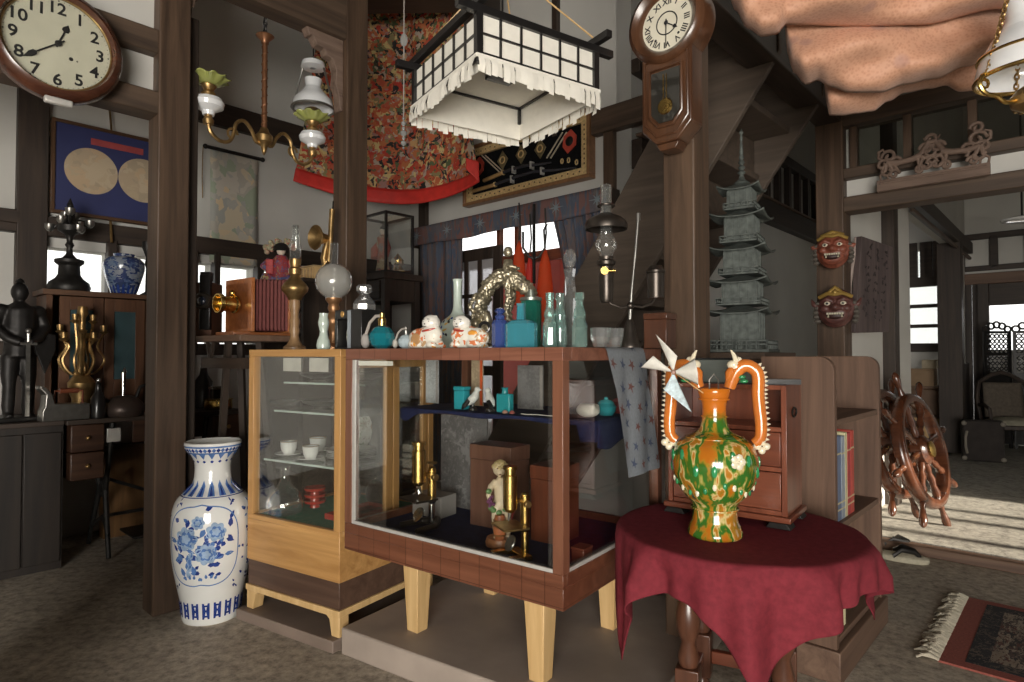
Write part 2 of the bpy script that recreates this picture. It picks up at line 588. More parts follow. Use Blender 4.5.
# wall with the map, scroll and strip windows (runs along B); s measured from the corner K back towards the viewer
BLend = K - B * 7.2
def s_on_BL(px):
    p = onwall(px, 300, K, A)
    return (Vector((p.x, p.y)) - BLend).dot(B)
w1 = (s_on_BL(43), s_on_BL(107)); w2 = (s_on_BL(112), s_on_BL(190)); w3 = (s_on_BL(192), s_on_BL(212)); w4 = (s_on_BL(216), s_on_BL(254)); w5 = (s_on_BL(260), s_on_BL(285))
WZ0, WZ1 = 1.20, 1.78
wall('wall_left', BLend, K, 0, CEILZ, 0.14, A, PLASTER, 'off-white plaster wall with strip windows behind the map and scroll',
     [(a, b, WZ0, WZ1) for a, b in (w1, w2, w3, w4, w5)])
for i, (a, b) in enumerate((w1, w2, w3, w4, w5)):
    o = MB().box(a, b, 0.05, 0.056, WZ0, WZ1).build('window_%d' % (i + 1), GLASS, None, frame((BLend.x, BLend.y, 0), RB), flat=True)
    struct(o, ('bright strip window pane behind the footed urn on the bookcase', 'bright strip window pane behind the blue and white jar',
               'narrow strip window pane beside the post, above the old camera', 'bright strip window pane under the hanging scroll', 'strip window pane behind the samurai doll')[i], 'window')
def BLp(s, off=0.0):
    p = BLend + B * s - A * off
    return p
for i, (z, h, lab) in enumerate(((2.87, 0.17, 'dark wall beam behind the gas chandelier'), (1.90, 0.12, 'dark lintel rail above the strip windows'), (1.16, 0.08, 'dark sill rail below the strip windows'))):
    a, b = BLp(0, 0.02), BLp(7.18, 0.02)
    timber('trim_%d' % (i + 1), v3(a, z), v3(b, z), 0.07, h, lab, DARK_H)
for i, px in enumerate((29, 109.5, 191, 214, 257)):
    p = onwall(px, 300, K, A)
    wide = (0.15, 0.05, 0.05, 0.04, 0.05)[i]
    post('trim_%d' % (i + 4), (p.x - A.x * 0.02, p.y - A.y * 0.02), RB, wide, 0.09, 0.0 if i == 0 else WZ0 - 0.04, CEILZ if i == 0 else 1.86,
         ('dark upright post on the map wall beside the picture frame', 'thin mullion between urn window and jar window', 'thin mullion of the strip windows beside the tall post',
          'thin mullion above the old wooden camera', 'thin mullion beside the scroll end')[i], DARK)
# pale rail at mid height on the far stretch of that wall
p = onwall(8, 225, K, A)
timber('trim_9', v3(BLp(0.3, 0.02), 1.93), v3(BLp(s_on_BL(18), 0.02), 1.93), 0.09, 0.08, 'dark wall rail at the far end of the map wall', DARK_H)

# curtain wall (runs along -A from K)
BRlen = 2.40
BRend = K - A * BRlen
def s_on_BR(px):
    p = onwall(px, 300, K, B)
    return (Vector((p.x, p.y)) - K).dot(-A)
d1 = (s_on_BR(447), s_on_BR(566))
wall('wall_back', K, BRend, 0, CEILZ, 0.14, B, PLASTER, 'white plaster wall behind the curtained doorway and sword frame', [(d1[0], d1[1], 0.0, 2.22)])
def BRp(px, z, off=0.03):
    p = onwall(px, 300, K, B)
    return Vector((p.x - B.x * off, p.y - B.y * off, z))
# beams and studs of that wall
zb = onwall(590, 128, K, B).z
timber('trim_10', BRp(597, zb), BRp(650, zb), 0.08, 0.17, 'brown beam on the white wall beside the octagonal clock', POST_H)
for i, (px, z0, z1, w, lab) in enumerate(((425, 0.0, 2.75, 0.10, 'dark stud beside the glazed doll case'), (612, 0.8, zb, 0.085, 'dark stud above the student lamp chimney'), (558, zb, CEILZ, 0.05, 'thin dark stud behind the paper lantern'), (407, 0, 2.6, 0.06, 'dark corner stud under the kimono'))):
    p = BRp(px, 0, 0.012)
    post('trim_%d' % (11 + i), p, RA, w, 0.06, z0, z1, lab, POST if i == 1 else DARK)
# dark tie beam over the kimono
timber('trim_15', at(350, -6, 4.6), at(500, -8, 4.6), 0.2, 0.2, 'dark tie beam above the red kimono', DARK_H)

# doorway and lit porch seen between the curtains
def door_pt(px, D0=0.0):
    return s_on_BR(px)
mb = MB()
zt = 2.22
h0, h1 = d1
M_BR = frame((K.x, K.y, 0), RA)
zl = onwall(500, 259, K, B).z
mb.box(h0, h1, 0.04, 0.10, zl - 0.05, zl + 0.03)
for s in (h0 + 0.02, (h0 + h1) / 2 - 0.08, (h0 + h1) / 2 + 0.12, h1 - 0.02):
    mb.box(s - 0.018, s + 0.018, 0.045, 0.095, zl, zt)
o = mb.build('trim_16', REDWOOD, None, M_BR, bevel=0.004)
struct(o, 'reddish transom bars over the curtained doorway', 'transom')
# lattice door leaf standing open on the curtain side
a0, a1 = s_on_BR(447), s_on_BR(499)
root = thing('lattice_door', 'dark lattice door leaf with frosted panes behind the drawn curtain', 'door', (K.x, K.y, 0), RA)
root['kind'] = 'structure'
mb = MB()
zz = [onwall(480, y, K, B).z for y in (252, 261, 286, 290, 320)]
w = a1 - a0
for s0, s1 in ((a0, a0 + 0.05), (a1 - 0.09, a1)):
    mb.box(s0, s1, 0.02, 0.055, 0.02, 2.02)
for z0, z1 in ((0.02, 0.2), (1.92, 2.02), (0.95, 1.03)):
    mb.box(a0 + 0.05, a1 - 0.09, 0.02, 0.055, z0, z1)
mb.build('door_frame', DARK, root, bevel=0.003)
mb = MB()
for k in (1, 2):
    s = a0 + 0.05 + (w - 0.14) * k / 3
    mb.box(s - 0.022, s + 0.022, 0.025, 0.05, 1.03, 1.92)
for k in (1, 2):
    z = 1.03 + 0.89 * k / 3
    mb.box(a0 + 0.05, a1 - 0.09, 0.025, 0.05, z - 0.016, z + 0.016)
mb.build('lattice', DARK, root)
mb = MB().box(a0 + 0.05, a1 - 0.09, 0.036, 0.04, 0.2, 1.92)
mb.build('pane', colored_glass('frosted_pane', (0.86, 0.86, 0.88), 0.35, 0.3), root)
# porch beyond: reddish boarded side and floor
pw = K - A * (h1 - 0.1) + B * 0.14
wall('wall_front_porch', K - A * (h1 + 0.3) + B * 0.9, K - A * (h1 - 0.55) + B * 0.9, 0, 1.95, 0.08, B, plain('red_partition', (0.50, 0.07, 0.04), 0.6, 0, 0.1, 6), 'red partition in the porch beyond the curtained doorway')

# stair-side back wall beyond the stairs
W3a = P3 + A * 1.15 - B * 0.02
wall_p = BRend
W3s = BRend
W3e = BRend + B * 5.2
zbm = 2.48
wall('wall_right', W3s, W3e, 0, CEILZ, 0.12, A, PLASTER, 'grey plaster wall beyond the open stairs')
timber('trim_17', v3(W3s - A * 0.03, zbm), v3(W3e - A * 0.03, zbm), 0.1, 0.2, 'dark beam along the grey wall beyond the stairs', DARK_H)
timber('trim_18', v3(W3s - A * 0.03, 3.08), v3(W3e - A * 0.03, 3.08), 0.08, 0.1, 'upper dark rail of the lattice panels beyond the stairs', DARK_H)
timber('trim_19', v3(W3s - A * 0.055, zbm + 0.125), v3(W3e - A * 0.055, zbm + 0.125), 0.05, 0.02, 'thin worn ledge on the dark beam beyond the stairs', GREYWOOD_H)
mb = MB()
for k in range(14):
    s = 0.9 + k * 0.29
    mb.box(s - 0.035, s + 0.035, -0.06, -0.005, zbm + 0.1, 3.05)
struct(mb.build('trim_20', DARK, None, frame((W3s.x, W3s.y, 0), RB), bevel=0.003), 'dark lattice uprights with pale panels beyond the stairs', 'lattice')

# line of the hall wall (along B through P3)
post('trim_21', P3, RB, 0.15, 0.15, 0, CEILZ, 'tall brown post carrying the two carved masks', POST)
post('trim_22', P2 + B * 0.06 + A * 0.06, RB, 0.125, 0.125, 0, CEILZ, 'tall brown post carrying the octagonal wall clock', POST)
so, sc = 2.06, 4.25
Lp = P3 + B * 0.07
wall('wall_hall_side', P3 - A * 0.02 + B * 0.07, P3 - A * 0.02 + B * 5.4, 0, CEILZ, 0.10, A, PLASTER, 'cream plaster wall of the passage behind the carved board', [(so - 0.07, sc - 0.07, 0.06, 2.35)])
post('trim_23', P3 - A * 0.05 + B * 1.16, RB, 0.14, 0.1, 0, 2.9, 'dark post in the passage behind the carved board', DARK)
timber('trim_24', v3(P3 - A * 0.05 + B * (so - 0.2), 2.41), v3(P3 - A * 0.05 + B * 5.3, 2.41), 0.12, 0.13, 'dark sliding-door track over the side room opening', DARK_H)
timber('trim_25', v3(P3 - A * 0.08 + B * (so - 0.2), 2.29), v3(P3 - A * 0.08 + B * 5.3, 2.29), 0.03, 0.03, 'thin groove rail under the sliding-door track', POST_H)
post('trim_26', P3 - A * 0.005 + B * (sc + 0.06), RB, 0.16, 0.22, 0, 2.35, 'dark jamb of the side room opening', DARK)
post('trim_27', P3 - A * 0.03 + B * 4.86, RB, 0.9, 0.05, 0.06, 1.02, 'dark wainscot boards beside the side room opening', DARK)

# far wall of the passage and of the side room (across B)
FW = P3 + B * 5.4
fl = FW + A * 3.2
fr = FW - A * 4.2
def s_far(px):
    p = onwall(px, 300, FW, B)
    return (Vector((p.x, p.y)) - fl).dot(-A)
wa, wb = s_far(907), s_far(941)
zf = lambda px, y: onwall(px, y, FW, B).z
da, db = s_far(986), s_far(1060)
wall('wall_far', fl, fr, 0, CEILZ, 0.12, B, PLASTER, 'dim plaster wall at the far end of the passage',
     [(wa - 0.1, wb + 0.1, zf(925, 345), zf(925, 250)), (da, db, zf(1000, 350), zf(1000, 283)), (s_far(969), s_far(980), 0.3, zf(975, 283))])
MF = frame((fl.x, fl.y, 0), RA)
root = thing('window_6', 'bright small-paned window in the side room beyond the passage', 'window', (fl.x, fl.y, 0), RA)
root['kind'] = 'structure'
mb = MB()
z0, z1 = zf(925, 347), zf(925, 250)
for za in (345, 326, 306, 284):
    z = zf(925, za); mb.box(wa - 0.15, wb + 0.15, -0.03, 0.05, z - 0.022, z + 0.022)
z = zf(925, 282); mb.box(wa - 0.15, wb + 0.15, -0.04, 0.05, z - 0.06, z + 0.06)
z = zf(925, 348); mb.box(wa - 0.15, wb + 0.15, -0.05, 0.05, z - 0.05, z + 0.03)
for px in (907, 914, 925, 929, 938):
    s = s_far(px); w = 0.045
    mb.box(s - w, s + w, -0.03, 0.05, zf(925, 278), z1 + 0.1)
mb.build('window_frame', DARK_H, root, bevel=0.004)
MB().box(wa - 0.1, wb + 0.1, 0.055, 0.06, z0, z1).build('pane', colored_glass('side_window_pane', (0.90, 0.92, 0.90), 0.12, 0.2), root)
# passage end: lintel, glazed transom, posts
timber('trim_28', v3(FW - A * -0.1 - B * 0.03 - A * 0.0, zf(1000, 278)), v3(fr - B * 0.03, zf(1000, 278)), 0.1, 0.13, 'pale worn lintel at the end of the passage', GREYWOOD_H)
mb = MB()
s0, s1 = s_far(961), s_far(1100)
for zz_, h in ((zf(990, 268), 0.06), (zf(990, 236), 0.07)):
    mb.box(s0, s1, -0.06, 0.0, zz_ - h / 2, zz_ + h / 2)
for px in (962, 995, 1030, 1070):
    s = s_far(px); mb.box(s - 0.04, s + 0.04, -0.06, 0.0, zf(990, 268), zf(990, 236))
struct(mb.build('trim_29', DARK_H, None, MF, bevel=0.004), 'dark transom framing at the end of the passage', 'transom')
mb = MB()
for px, w in ((960, 0.08), (969, 0.03), (976, 0.03), (982, 0.07)):
    s = s_far(px); mb.box(s - w, s + w, -0.07, 0.02, 0.06, zf(990, 276))
struct(mb.build('trim_30', DARK, None, MF, bevel=0.004), 'dark uprights of the sliding screen at the end of the passage', 'door frame')
# dark roller blind half down in the far doorway
o = MB().box(da, db, 0.02, 0.05, zf(1000, 305), zf(1000, 278)).build('window_7', DARK_H, None, MF, flat=True)
struct(o, 'black blind half lowered in the far doorway behind the carved screen', 'blind')

# big opening into the passage: lintel and transom windows (along -A from P3)
Lq = P3 - A * 3.6
PL = P3 - A * 0.075
nL = B
def onL(px, y):
    return onwall(px, y, P3 - B * 0.05, B)
zl0, zl1 = onL(848, 212).z, onL(848, 197).z
hL = zl1 - zl0
timber('trim_31', v3(P3 - A * 0.07, (zl0 + zl1) / 2), v3(Lq, (zl0 + zl1) / 2), 0.13, hL, 'long brown lintel over the opening to the passage', POST_H)
zt0, zt1 = zl1 + 0.115, onL(848, 118).z
wall('wall_front', P3 - A * 0.07, Lq, zl1, CEILZ, 0.06, B, PLASTER, 'white plaster strip above the passage lintel', [(0.03, 3.5, zt0, zt1)])
timber('trim_32', v3(P3 - A * 0.07 - B * 0.01, zt0 + 0.02), v3(Lq - B * 0.01, zt0 + 0.02), 0.11, 0.06, 'brown sill of the transom windows over the passage', POST_H)
timber('trim_33', v3(P3 - A * 0.07 - B * 0.01, zt1), v3(Lq - B * 0.01, zt1), 0.13, 0.10, 'brown head beam above the transom windows', POST_H)
mb = MB()
for px in (852, 906.5, 972, 1060):
    p = onL(px, 150); s = (Vector((p.x, p.y)) - P3).dot(-A)
    mb.box(s - 0.02, s + 0.02, -0.03, 0.03, zt0, zt1)
struct(mb.build('trim_34', POST, None, frame((P3.x, P3.y, 0), RA), bevel=0.003), 'brown uprights of the transom windows over the passage', 'transom')
o = MB().box(0.05, 3.4, 0.0, 0.004, zt0, zt1).build('window_8', glass('dusty_glass', (0.62, 0.64, 0.62), 0.06, 0.06, 0.3), None, frame((P3.x, P3.y, 0), RA), flat=True)
struct(o, 'dusty transom glass behind the carved openwork panel', 'window')
# raised passage floor with a timber sill
mb = MB()
hp = [P3 + B * 0.20 + A * 0.02, P3 - A * 4.4 + B * 0.20, fr - A * 0.2, fl]
mb.add([v3(p, z) for z in (0.0, 0.06) for p in hp], [(3, 2, 1, 0), (4, 5, 6, 7), (0, 1, 5, 4), (1, 2, 6, 5), (2, 3, 7, 6), (3, 0, 4, 7)])
struct(mb.build('floor_hall', HALLFLOOR, flat=True), 'raised pale concrete floor of the passage under the ship wheels', 'floor')
timber('trim_35', v3(P3 + B * 0.16 - A * 0.08, 0.028), v3(P3 - A * 4.4 + B * 0.16, 0.028), 0.07, 0.055, 'worn timber sill at the step up to the passage', GREYWOOD_H)
# passage side wall with a slatted window letting the sun in (outside the frame)
wall('wall_hall_right', Lq - A * 0.7, Lq - A * 0.7 + B * 5.6, 0, CEILZ, 0.1, -A, PLASTER_G, 'side wall of the passage with the sunny opening', [(0.30, 0.52, 0.35, 1.9), (0.60, 1.02, 0.35, 1.9), (1.10, 1.32, 0.35, 1.9), (1.40, 1.9, 0.35, 1.9)])
wall('wall_right_front', Lq, Lq + A * 0.0 + Vector((0.4, -5.4)), 0, CEILZ, 0.12, (1, 0), PLASTER_D, 'side wall of the shop beside the rug')
wall('wall_left_front', BLend, BLend + Vector((-0.2, -4.6)), 0, CEILZ, 0.12, (-1, 0), PLASTER_D, 'side wall of the shop beside the desks')
wall('wall_entrance', (-6.4, -3.3), (6.4, -3.3), 0, CEILZ, 0.12, (0, -1), PLASTER_D, 'front wall of the shop with the wide entrance', [(4.9, 7.3, 0.0, 1.9)])

wall('wall_left_added_shade', (-1.81, 2.10), (-1.22, 1.33), 0, 1.45, 0.08, (-1, 0), PLASTER_D, 'added unseen partition shading the desks from the entrance light')  # added out of view to keep entrance light off the desks
# the post by the vase, its short upper wall with beams, the far post and the bracketed beam
c1 = P1 + A * 0.065 + B * 0.065
post('trim_36', c1, RB, 0.13, 0.13, 0, CEILZ, 'tall brown timber post standing beside the blue and white floor vase', POST)
post('trim_37', c1 + B * 0.10 + A * 0.03, RB, 0.05, 0.06, 0, 2.98 - 0.3, 'dark slim upright behind the post beside the vase', DARK)
e1 = c1 - B * 3.0
def onP(px, y):
    return onwall(px, y, c1 - A * 0.0, A)
zk1, zk0 = onP(130, 37).z, onP(130, 100).z
timber('trim_38', v3(c1 - B * 0.06, zk1), v3(e1, zk1), 0.10, 0.105, 'upper brown rail behind the round clock', POST_H)
timber('trim_39', v3(c1 - B * 0.06, zk0), v3(e1, zk0), 0.12, 0.10, 'lower brown rail under the round clock', POST_H)
wall('wall_left_upper', c1 + A * 0.01 - B * 0.06, e1 + A * 0.01, zk0, CEILZ, 0.04, A, PLASTER, 'white plaster panel of the short wall behind the round clock')
p4 = at(345.5, 300, 3.35)
c4 = Vector((p4.x, p4.y)) + A * 0.07 + B * 0.07
post('trim_40', c4, RB, 0.135, 0.135, 0, CEILZ, 'tall dark brown post in front of the kimono', POST)
zb4 = onwall(300, 28, c4, A).z
timber('trim_41', v3(c1, zb4 + 0.13), v3(c4, zb4 + 0.13), 0.12, 0.24, 'brown beam with carved brackets above the gas chandelier', POST_H)
# carved brackets under that beam
Mk = frame((c4.x, c4.y, 0), RB)
def bracket(flip):
    s = -1 if not flip else 1
    o = [(0.067, 0.0), (0.067, -0.40), (0.085, -0.40), (0.095, -0.31), (0.115, -0.26), (0.108, -0.19), (0.13, -0.13), (0.17, -0.12), (0.18, -0.09), (0.225, -0.085), (0.25, -0.045), (0.27, -0.05), (0.29, 0.0)]
    return [(s * x, z + zb4 + 0.02) for x, z in o]
mb = MB().prism(bracket(False), -0.03, 0.03)
struct(mb.build('trim_42', CARVED, None, Mk, bevel=0.004), 'carved scroll bracket under the beam against the far post', 'bracket')
mb = MB().prism([(0.065 + (x - 0.067) * 0.25, z - 0.02) for x, z in bracket(True)], -0.03, 0.03)
struct(mb.build('trim_43', CARVED, None, frame((c1.x, c1.y, 0), RB), bevel=0.004), 'narrow carved bracket under the beam against the near post', 'bracket')
# first-floor beam from the clock post to the mask post
q2 = P2 + B * 0.06 + A * 0.06
timber('trim_44', v3(q2, 2.80), v3(P3, 2.80), 0.14, 0.66, 'heavy dark beam above the open stairs', DARK_H)

# ---------------------------------------------------------------- dais
o = MB().box(0, 1.16, 0, 0.95, 0, 0.10).build('trim_45', plain('dais_paint', (0.34, 0.28, 0.235), 0.55, 0, 0.14, 5), None, frame((-0.64, 2.345, 0), RC + R(3)), bevel=0.006)
struct(o, 'low grey-brown painted dais under the glass display case', 'dais')
aS = Vector((-0.85, 0.527)).normalized(); bS = Vector((0.527, 0.85)).normalized()
RS = math.atan2(-aS.y, -aS.x)
S0 = Vector((-0.655, 2.372)) + aS * 0.56
o = MB().box(-0.03, 0.56, -0.03, 0.6, 0, 0.045).build('trim_46', plain('board_paint', (0.20, 0.15, 0.12), 0.6, 0, 0.14, 5), None, frame((S0.x, S0.y, 0), RS), bevel=0.004)
struct(o, 'thin dark plinth board under the honey oak cabinet', 'plinth')
# ---------------------------------------------------------------- glass display case
def tiled(name, c1, c2):
    m = wood(name, c1, c2, 0, 0.3, 0.8, 0.25)
    nt = m.node_tree; b = nt.nodes['Principled BSDF']
    src = b.inputs['Base Color'].links[0].from_socket
    br = N(nt, 'ShaderNodeTexBrick', offset=0.0, squash=1.0)
    br.inputs['Scale'].default_value = 1.0
    br.inputs['Mortar Size'].default_value = 0.0012
    br.inputs['Brick Width'].default_value = 0.082; br.inputs['Row Height'].default_value = 0.2
    br.inputs['Color1'].default_value = (1, 1, 1, 1); br.inputs['Color2'].default_value = (0.78, 0.74, 0.72, 1); br.inputs['Mortar'].default_value = (0.35, 0.3, 0.27, 1)
    nt.links.new(coords(nt, (1, 1, 1), 'Object', (R(90), 0, 0)), br.inputs['Vector'])
    mx = N(nt, 'ShaderNodeMix', data_type='RGBA', blend_type='MULTIPLY'); mx.inputs[0].default_value = 1.0
    nt.links.new(src, mx.inputs[6]); nt.links.new(br.outputs['Color'], mx.inputs[7])
    nt.links.new(mx.outputs[2], b.inputs['Base Color'])
    return m


TILED = tiled('tiled_veneer', (0.105, 0.037, 0.020), (0.23, 0.090, 0.049))
TILED_T = tiled('tiled_veneer_top', (0.15, 0.055, 0.033), (0.32, 0.14, 0.09))
CL, CD, CZ0, CZ1 = 0.965, 0.70, 0.392, 1.143
case = thing('display_case', 'large reddish veneered glass display case on tapered legs with microscopes inside', 'display case', (-0.630, 2.348, 0), RC)
mb = MB()
mb.box(0, CL, 0, CD, CZ0, 0.455)
mb.box(0, CL, 0, 0.022, 0.455, 0.492); mb.box(0, CL, CD - 0.022, CD, 0.455, 0.492)
mb.box(0, 0.022, 0.022, CD - 0.022, 0.455, 0.492); mb.box(CL - 0.022, CL, 0.022, CD - 0.022, 0.455, 0.492)
mb.build('base', TILED, case, bevel=0.0015)
MB().box(0.024, CL - 0.024, 0.024, CD - 0.024, 0.456, 0.466).build('lining', NAVY, case)
for x0, y0 in ((0, 0), (CL - 0.036, 0), (0, CD - 0.036), (CL - 0.036, CD - 0.036)):
    MB().box(x0, x0 + 0.036, y0, y0 + 0.036, 0.4925, CZ1 - 0.04).build('corner_post', MAHOG_V, case, bevel=0.0015)
mb = MB()
mb.box(0, CL, 0, 0.05, CZ1 - 0.04, CZ1); mb.box(0, CL, CD - 0.05, CD, CZ1 - 0.04, CZ1)
mb.box(0, 0.05, 0.05, CD - 0.05, CZ1 - 0.04, CZ1); mb.box(CL - 0.05, CL, 0.05, CD - 0.05, CZ1 - 0.04, CZ1)
mb.build('top_frame', TILED_T, case, bevel=0.0015)
MB().box(0.05, CL - 0.05, 0.05, CD - 0.05, CZ1 - 0.008, CZ1 - 0.001).build('glass_top', GLASS, case)
MB().box(0.036, CL - 0.036, 0.012, 0.016, 0.492, CZ1 - 0.04).build('front_glass', GLASS, case)
MB().box(CL - 0.016, CL - 0.012, 0.036, CD - 0.036, 0.492, CZ1 - 0.04).build('end_glass', GLASS, case)
mb = MB()
mb.box(0.036, 0.050, 0.004, 0.011, 0.492, CZ1 - 0.042); mb.box(0.050, CL - 0.036, 0.004, 0.011, 0.492, 0.503)
mb.box(CL - 0.011, CL - 0.004, 0.036, CD - 0.036, 0.492, 0.503)
mb.build('trim_strip', ALU, case)
MB().box(0.055, 0.24, 0.017, 0.02, CZ1 - 0.062, CZ1 - 0.045).build('price_rail', PAPER, case)
for x, y in ((0.235, 0.15), (0.80, 0.13), (0.235, 0.60), (0.80, 0.60)):
    mb = MB()
    for (w, z), (w2, z2) in (((0.027, 0.10), (0.040, 0.392)),):
        mb.add([(x + a * q, y + b * q, z_) for q, z_ in ((w, z), (w2, z2)) for a, b in ((-1, -1), (1, -1), (1, 1), (-1, 1))],
               [(3, 2, 1, 0), (4, 5, 6, 7), (0, 1, 5, 4), (1, 2, 6, 5), (2, 3, 7, 6), (3, 0, 4, 7)])
    mb.build('leg', PINE, case, bevel=0.003)
MC = case.matrix_world = frame((-0.630, 2.348, 0), RC)
def inc(x, y, z):
    """A point of the case's own axes in the room."""
    return MC @ Vector((x, y, z))

# ---------------------------------------------------------------- honey oak cabinet
SW, SD = 0.56, 0.56
cab = thing('glass_cabinet', 'honey oak glass cabinet with cups and glass shelves at the end of the display case', 'cabinet', (S0.x, S0.y, 0), RS)
MS = frame((S0.x, S0.y, 0), RS)
mb = MB().box(0, SW, 0, SD, 0.252, 0.425)
mb.box(0, SW, 0, 0.02, 0.425, 0.445); mb.box(0, SW, SD - 0.02, SD, 0.425, 0.445); mb.box(0, 0.02, 0.02, SD - 0.02, 0.425, 0.445); mb.box(SW - 0.02, SW, 0.02, SD - 0.02, 0.425, 0.445)
mb.build('body', OAK, cab, bevel=0.002)
MB().box(0.004, SW - 0.004, 0.004, SD - 0.004, 0.148, 0.2518).build('band', BROWN, cab, bevel=0.002)
MB().box(-0.004, SW + 0.004, -0.004, SD + 0.004, 0.122, 0.1478).build('base_strip', PINE, cab, bevel=0.003)
for x, y in ((0.0, 0.0), (SW - 0.05, 0.0), (0.0, SD - 0.05), (SW - 0.05, SD - 0.05)):
    s = 1 if x < 0.1 else -1
    xa = x if s > 0 else x + 0.05
    mb = MB().prism([(xa, 0.122), (xa + s * 0.075, 0.122), (xa + s * 0.055, 0.108), (xa + s * 0.042, 0.046), (xa, 0.046)], y, y + 0.05)
    mb.build('leg', PINE, cab, bevel=0.003)
MB().box(0.02, SW - 0.02, 0.02, SD - 0.02, 0.4255, 0.436).build('floor_felt', GREENFELT, cab)
for x, y in ((0, 0), (SW - 0.034, 0), (0, SD - 0.034), (SW - 0.034, SD - 0.034)):
    MB().box(x, x + 0.034, y, y + 0.034, 0.445, CZ1 - 0.03).build('corner_post', OAK_V, cab, bevel=0.002)
mb = MB().box(0, SW, 0, 0.034, CZ1 - 0.03, CZ1).box(0, SW, SD - 0.034, SD, CZ1 - 0.03, CZ1)
mb.box(0, 0.034, 0.034, SD - 0.034, CZ1 - 0.03, CZ1).box(SW - 0.034, SW, 0.034, SD - 0.034, CZ1 - 0.03, CZ1)
mb.build('top_frame', OAK, cab, bevel=0.002)
MB().box(0.034, SW - 0.034, 0.034, SD - 0.034, CZ1 - 0.012, CZ1 - 0.002).build('glass_top', plain('cabinet_top', (0.05, 0.06, 0.055), 0.2), cab)
MB().box(0.034, SW - 0.034, 0.014, 0.018, 0.445, CZ1 - 0.03).build('front_glass', GLASS, cab)
mb = MB()
for y in (0.034, 0.255, 0.30, SD - 0.034 - 0.035):
    mb.box(SW - 0.024, SW - 0.004, y, y + 0.036, 0.445, CZ1 - 0.03)
mb.box(SW - 0.024, SW - 0.004, 0.07, SD - 0.07, CZ1 - 0.075, CZ1 - 0.03)
mb.build('side_door_frame', OAK_V, cab, bevel=0.002)
MB().box(SW - 0.016, SW - 0.012, 0.07, SD - 0.07, 0.445, CZ1 - 0.075).build('side_glass', GLASS, cab)
mb = MB().box(SW / 2 - 0.02, SW / 2 + 0.02, SD - 0.03, SD - 0.012, 0.445, CZ1 - 0.03)
mb.build('back_stile', BROWN, cab)
MB().box(0.034, SW - 0.034, SD - 0.02, SD - 0.016, 0.445, CZ1 - 0.03).build('back_glass', glass('smoked_glass', (0.45, 0.43, 0.40), 0.06, 0.03, 0.3), cab)
SHZ = (0.672, 0.878, 1.0)
for i, z in enumerate(SHZ):
    MB().box(0.025, SW - 0.03, 0.06 + 0.05 * i, SD - 0.04, z - 0.007, z).build('glass_shelf', SHELFGLASS, cab)
    MB().box(0.026, SW - 0.031, 0.0588 + 0.05 * i, 0.0598 + 0.05 * i, z - 0.0075, z + 0.0005).build('shelf_edge', plain('polished_edge', (0.55, 0.66, 0.60), 0.15), cab)
for x in (0.20, 0.36):
    MB().box(x, x + 0.11, 0.019, 0.0205, CZ1 - 0.09, CZ1 - 0.035).build('price_card', plain('pale_card', (0.55, 0.53, 0.48), 0.6), cab)
def ins(x, y, z):
    return MS @ Vector((x, y, z))

# ---------------------------------------------------------------- blue and white floor vase
def surf_of(prof):
    """(angle, height) to a point just proud of a turned surface."""
    def f(th, z, off=0.0012):
        for (r0, z0), (r1, z1) in zip(prof, prof[1:]):
            if z0 <= z <= z1 and z1 > z0:
                r = r0 + (r1 - r0) * (z - z0) / (z1 - z0)
                return Vector(((r + off) * math.cos(th), (r + off) * math.sin(th), z))
        r = prof[-1][0]
        return Vector(((r + off) * math.cos(th), (r + off) * math.sin(th), z))
    return f


def smooth_profile(pts, k=4):
    out = []
    n = len(pts)
    for i in range(n - 1):
        p0, p1, p2, p3 = pts[max(i - 1, 0)], pts[i], pts[i + 1], pts[min(i + 2, n - 1)]
        for j in range(k):
            t = j / k
            out.append(tuple(0.5 * (2 * p1[a] + (p2[a] - p0[a]) * t + (2 * p0[a] - 5 * p1[a] + 4 * p2[a] - p3[a]) * t * t + (3 * p1[a] - p0[a] - 3 * p2[a] + p3[a]) * t ** 3) for a in (0, 1)))
    out.append(pts[-1])
    return out


def decal(mb, sf, th0, z0, r, poly, off=0.0012, n=1):
    """A painted patch: an outline (metres across, up) laid on the turned surface round (th0, z0)."""
    c = sf(th0, z0, off)
    vs = [c] + [sf(th0 + x / r, z0 + z, off) for x, z in poly]
    k = len(poly)
    mb.add(vs, [(0, 1 + i, 1 + (i + 1) % k) for i in range(k)])


def petal_poly(r, n, dep=0.25, ph=0.0):
    return [((r * (1 - dep + dep * abs(math.cos(n * a / 2 + ph)))) * math.cos(a), (r * (1 - dep + dep * abs(math.cos(n * a / 2 + ph)))) * math.sin(a)) for a in [2 * PI * i / (n * 6) for i in range(n * 6)]]


def leaf_poly(L, w, ang):
    pts = [(0, 0), (L * 0.3, w), (L * 0.65, w * 0.85), (L, 0), (L * 0.6, -w * 0.8), (L * 0.3, -w)]
    c, s = math.cos(ang), math.sin(ang)
    return [(x * c - y * s, x * s + y * c) for x, y in pts]


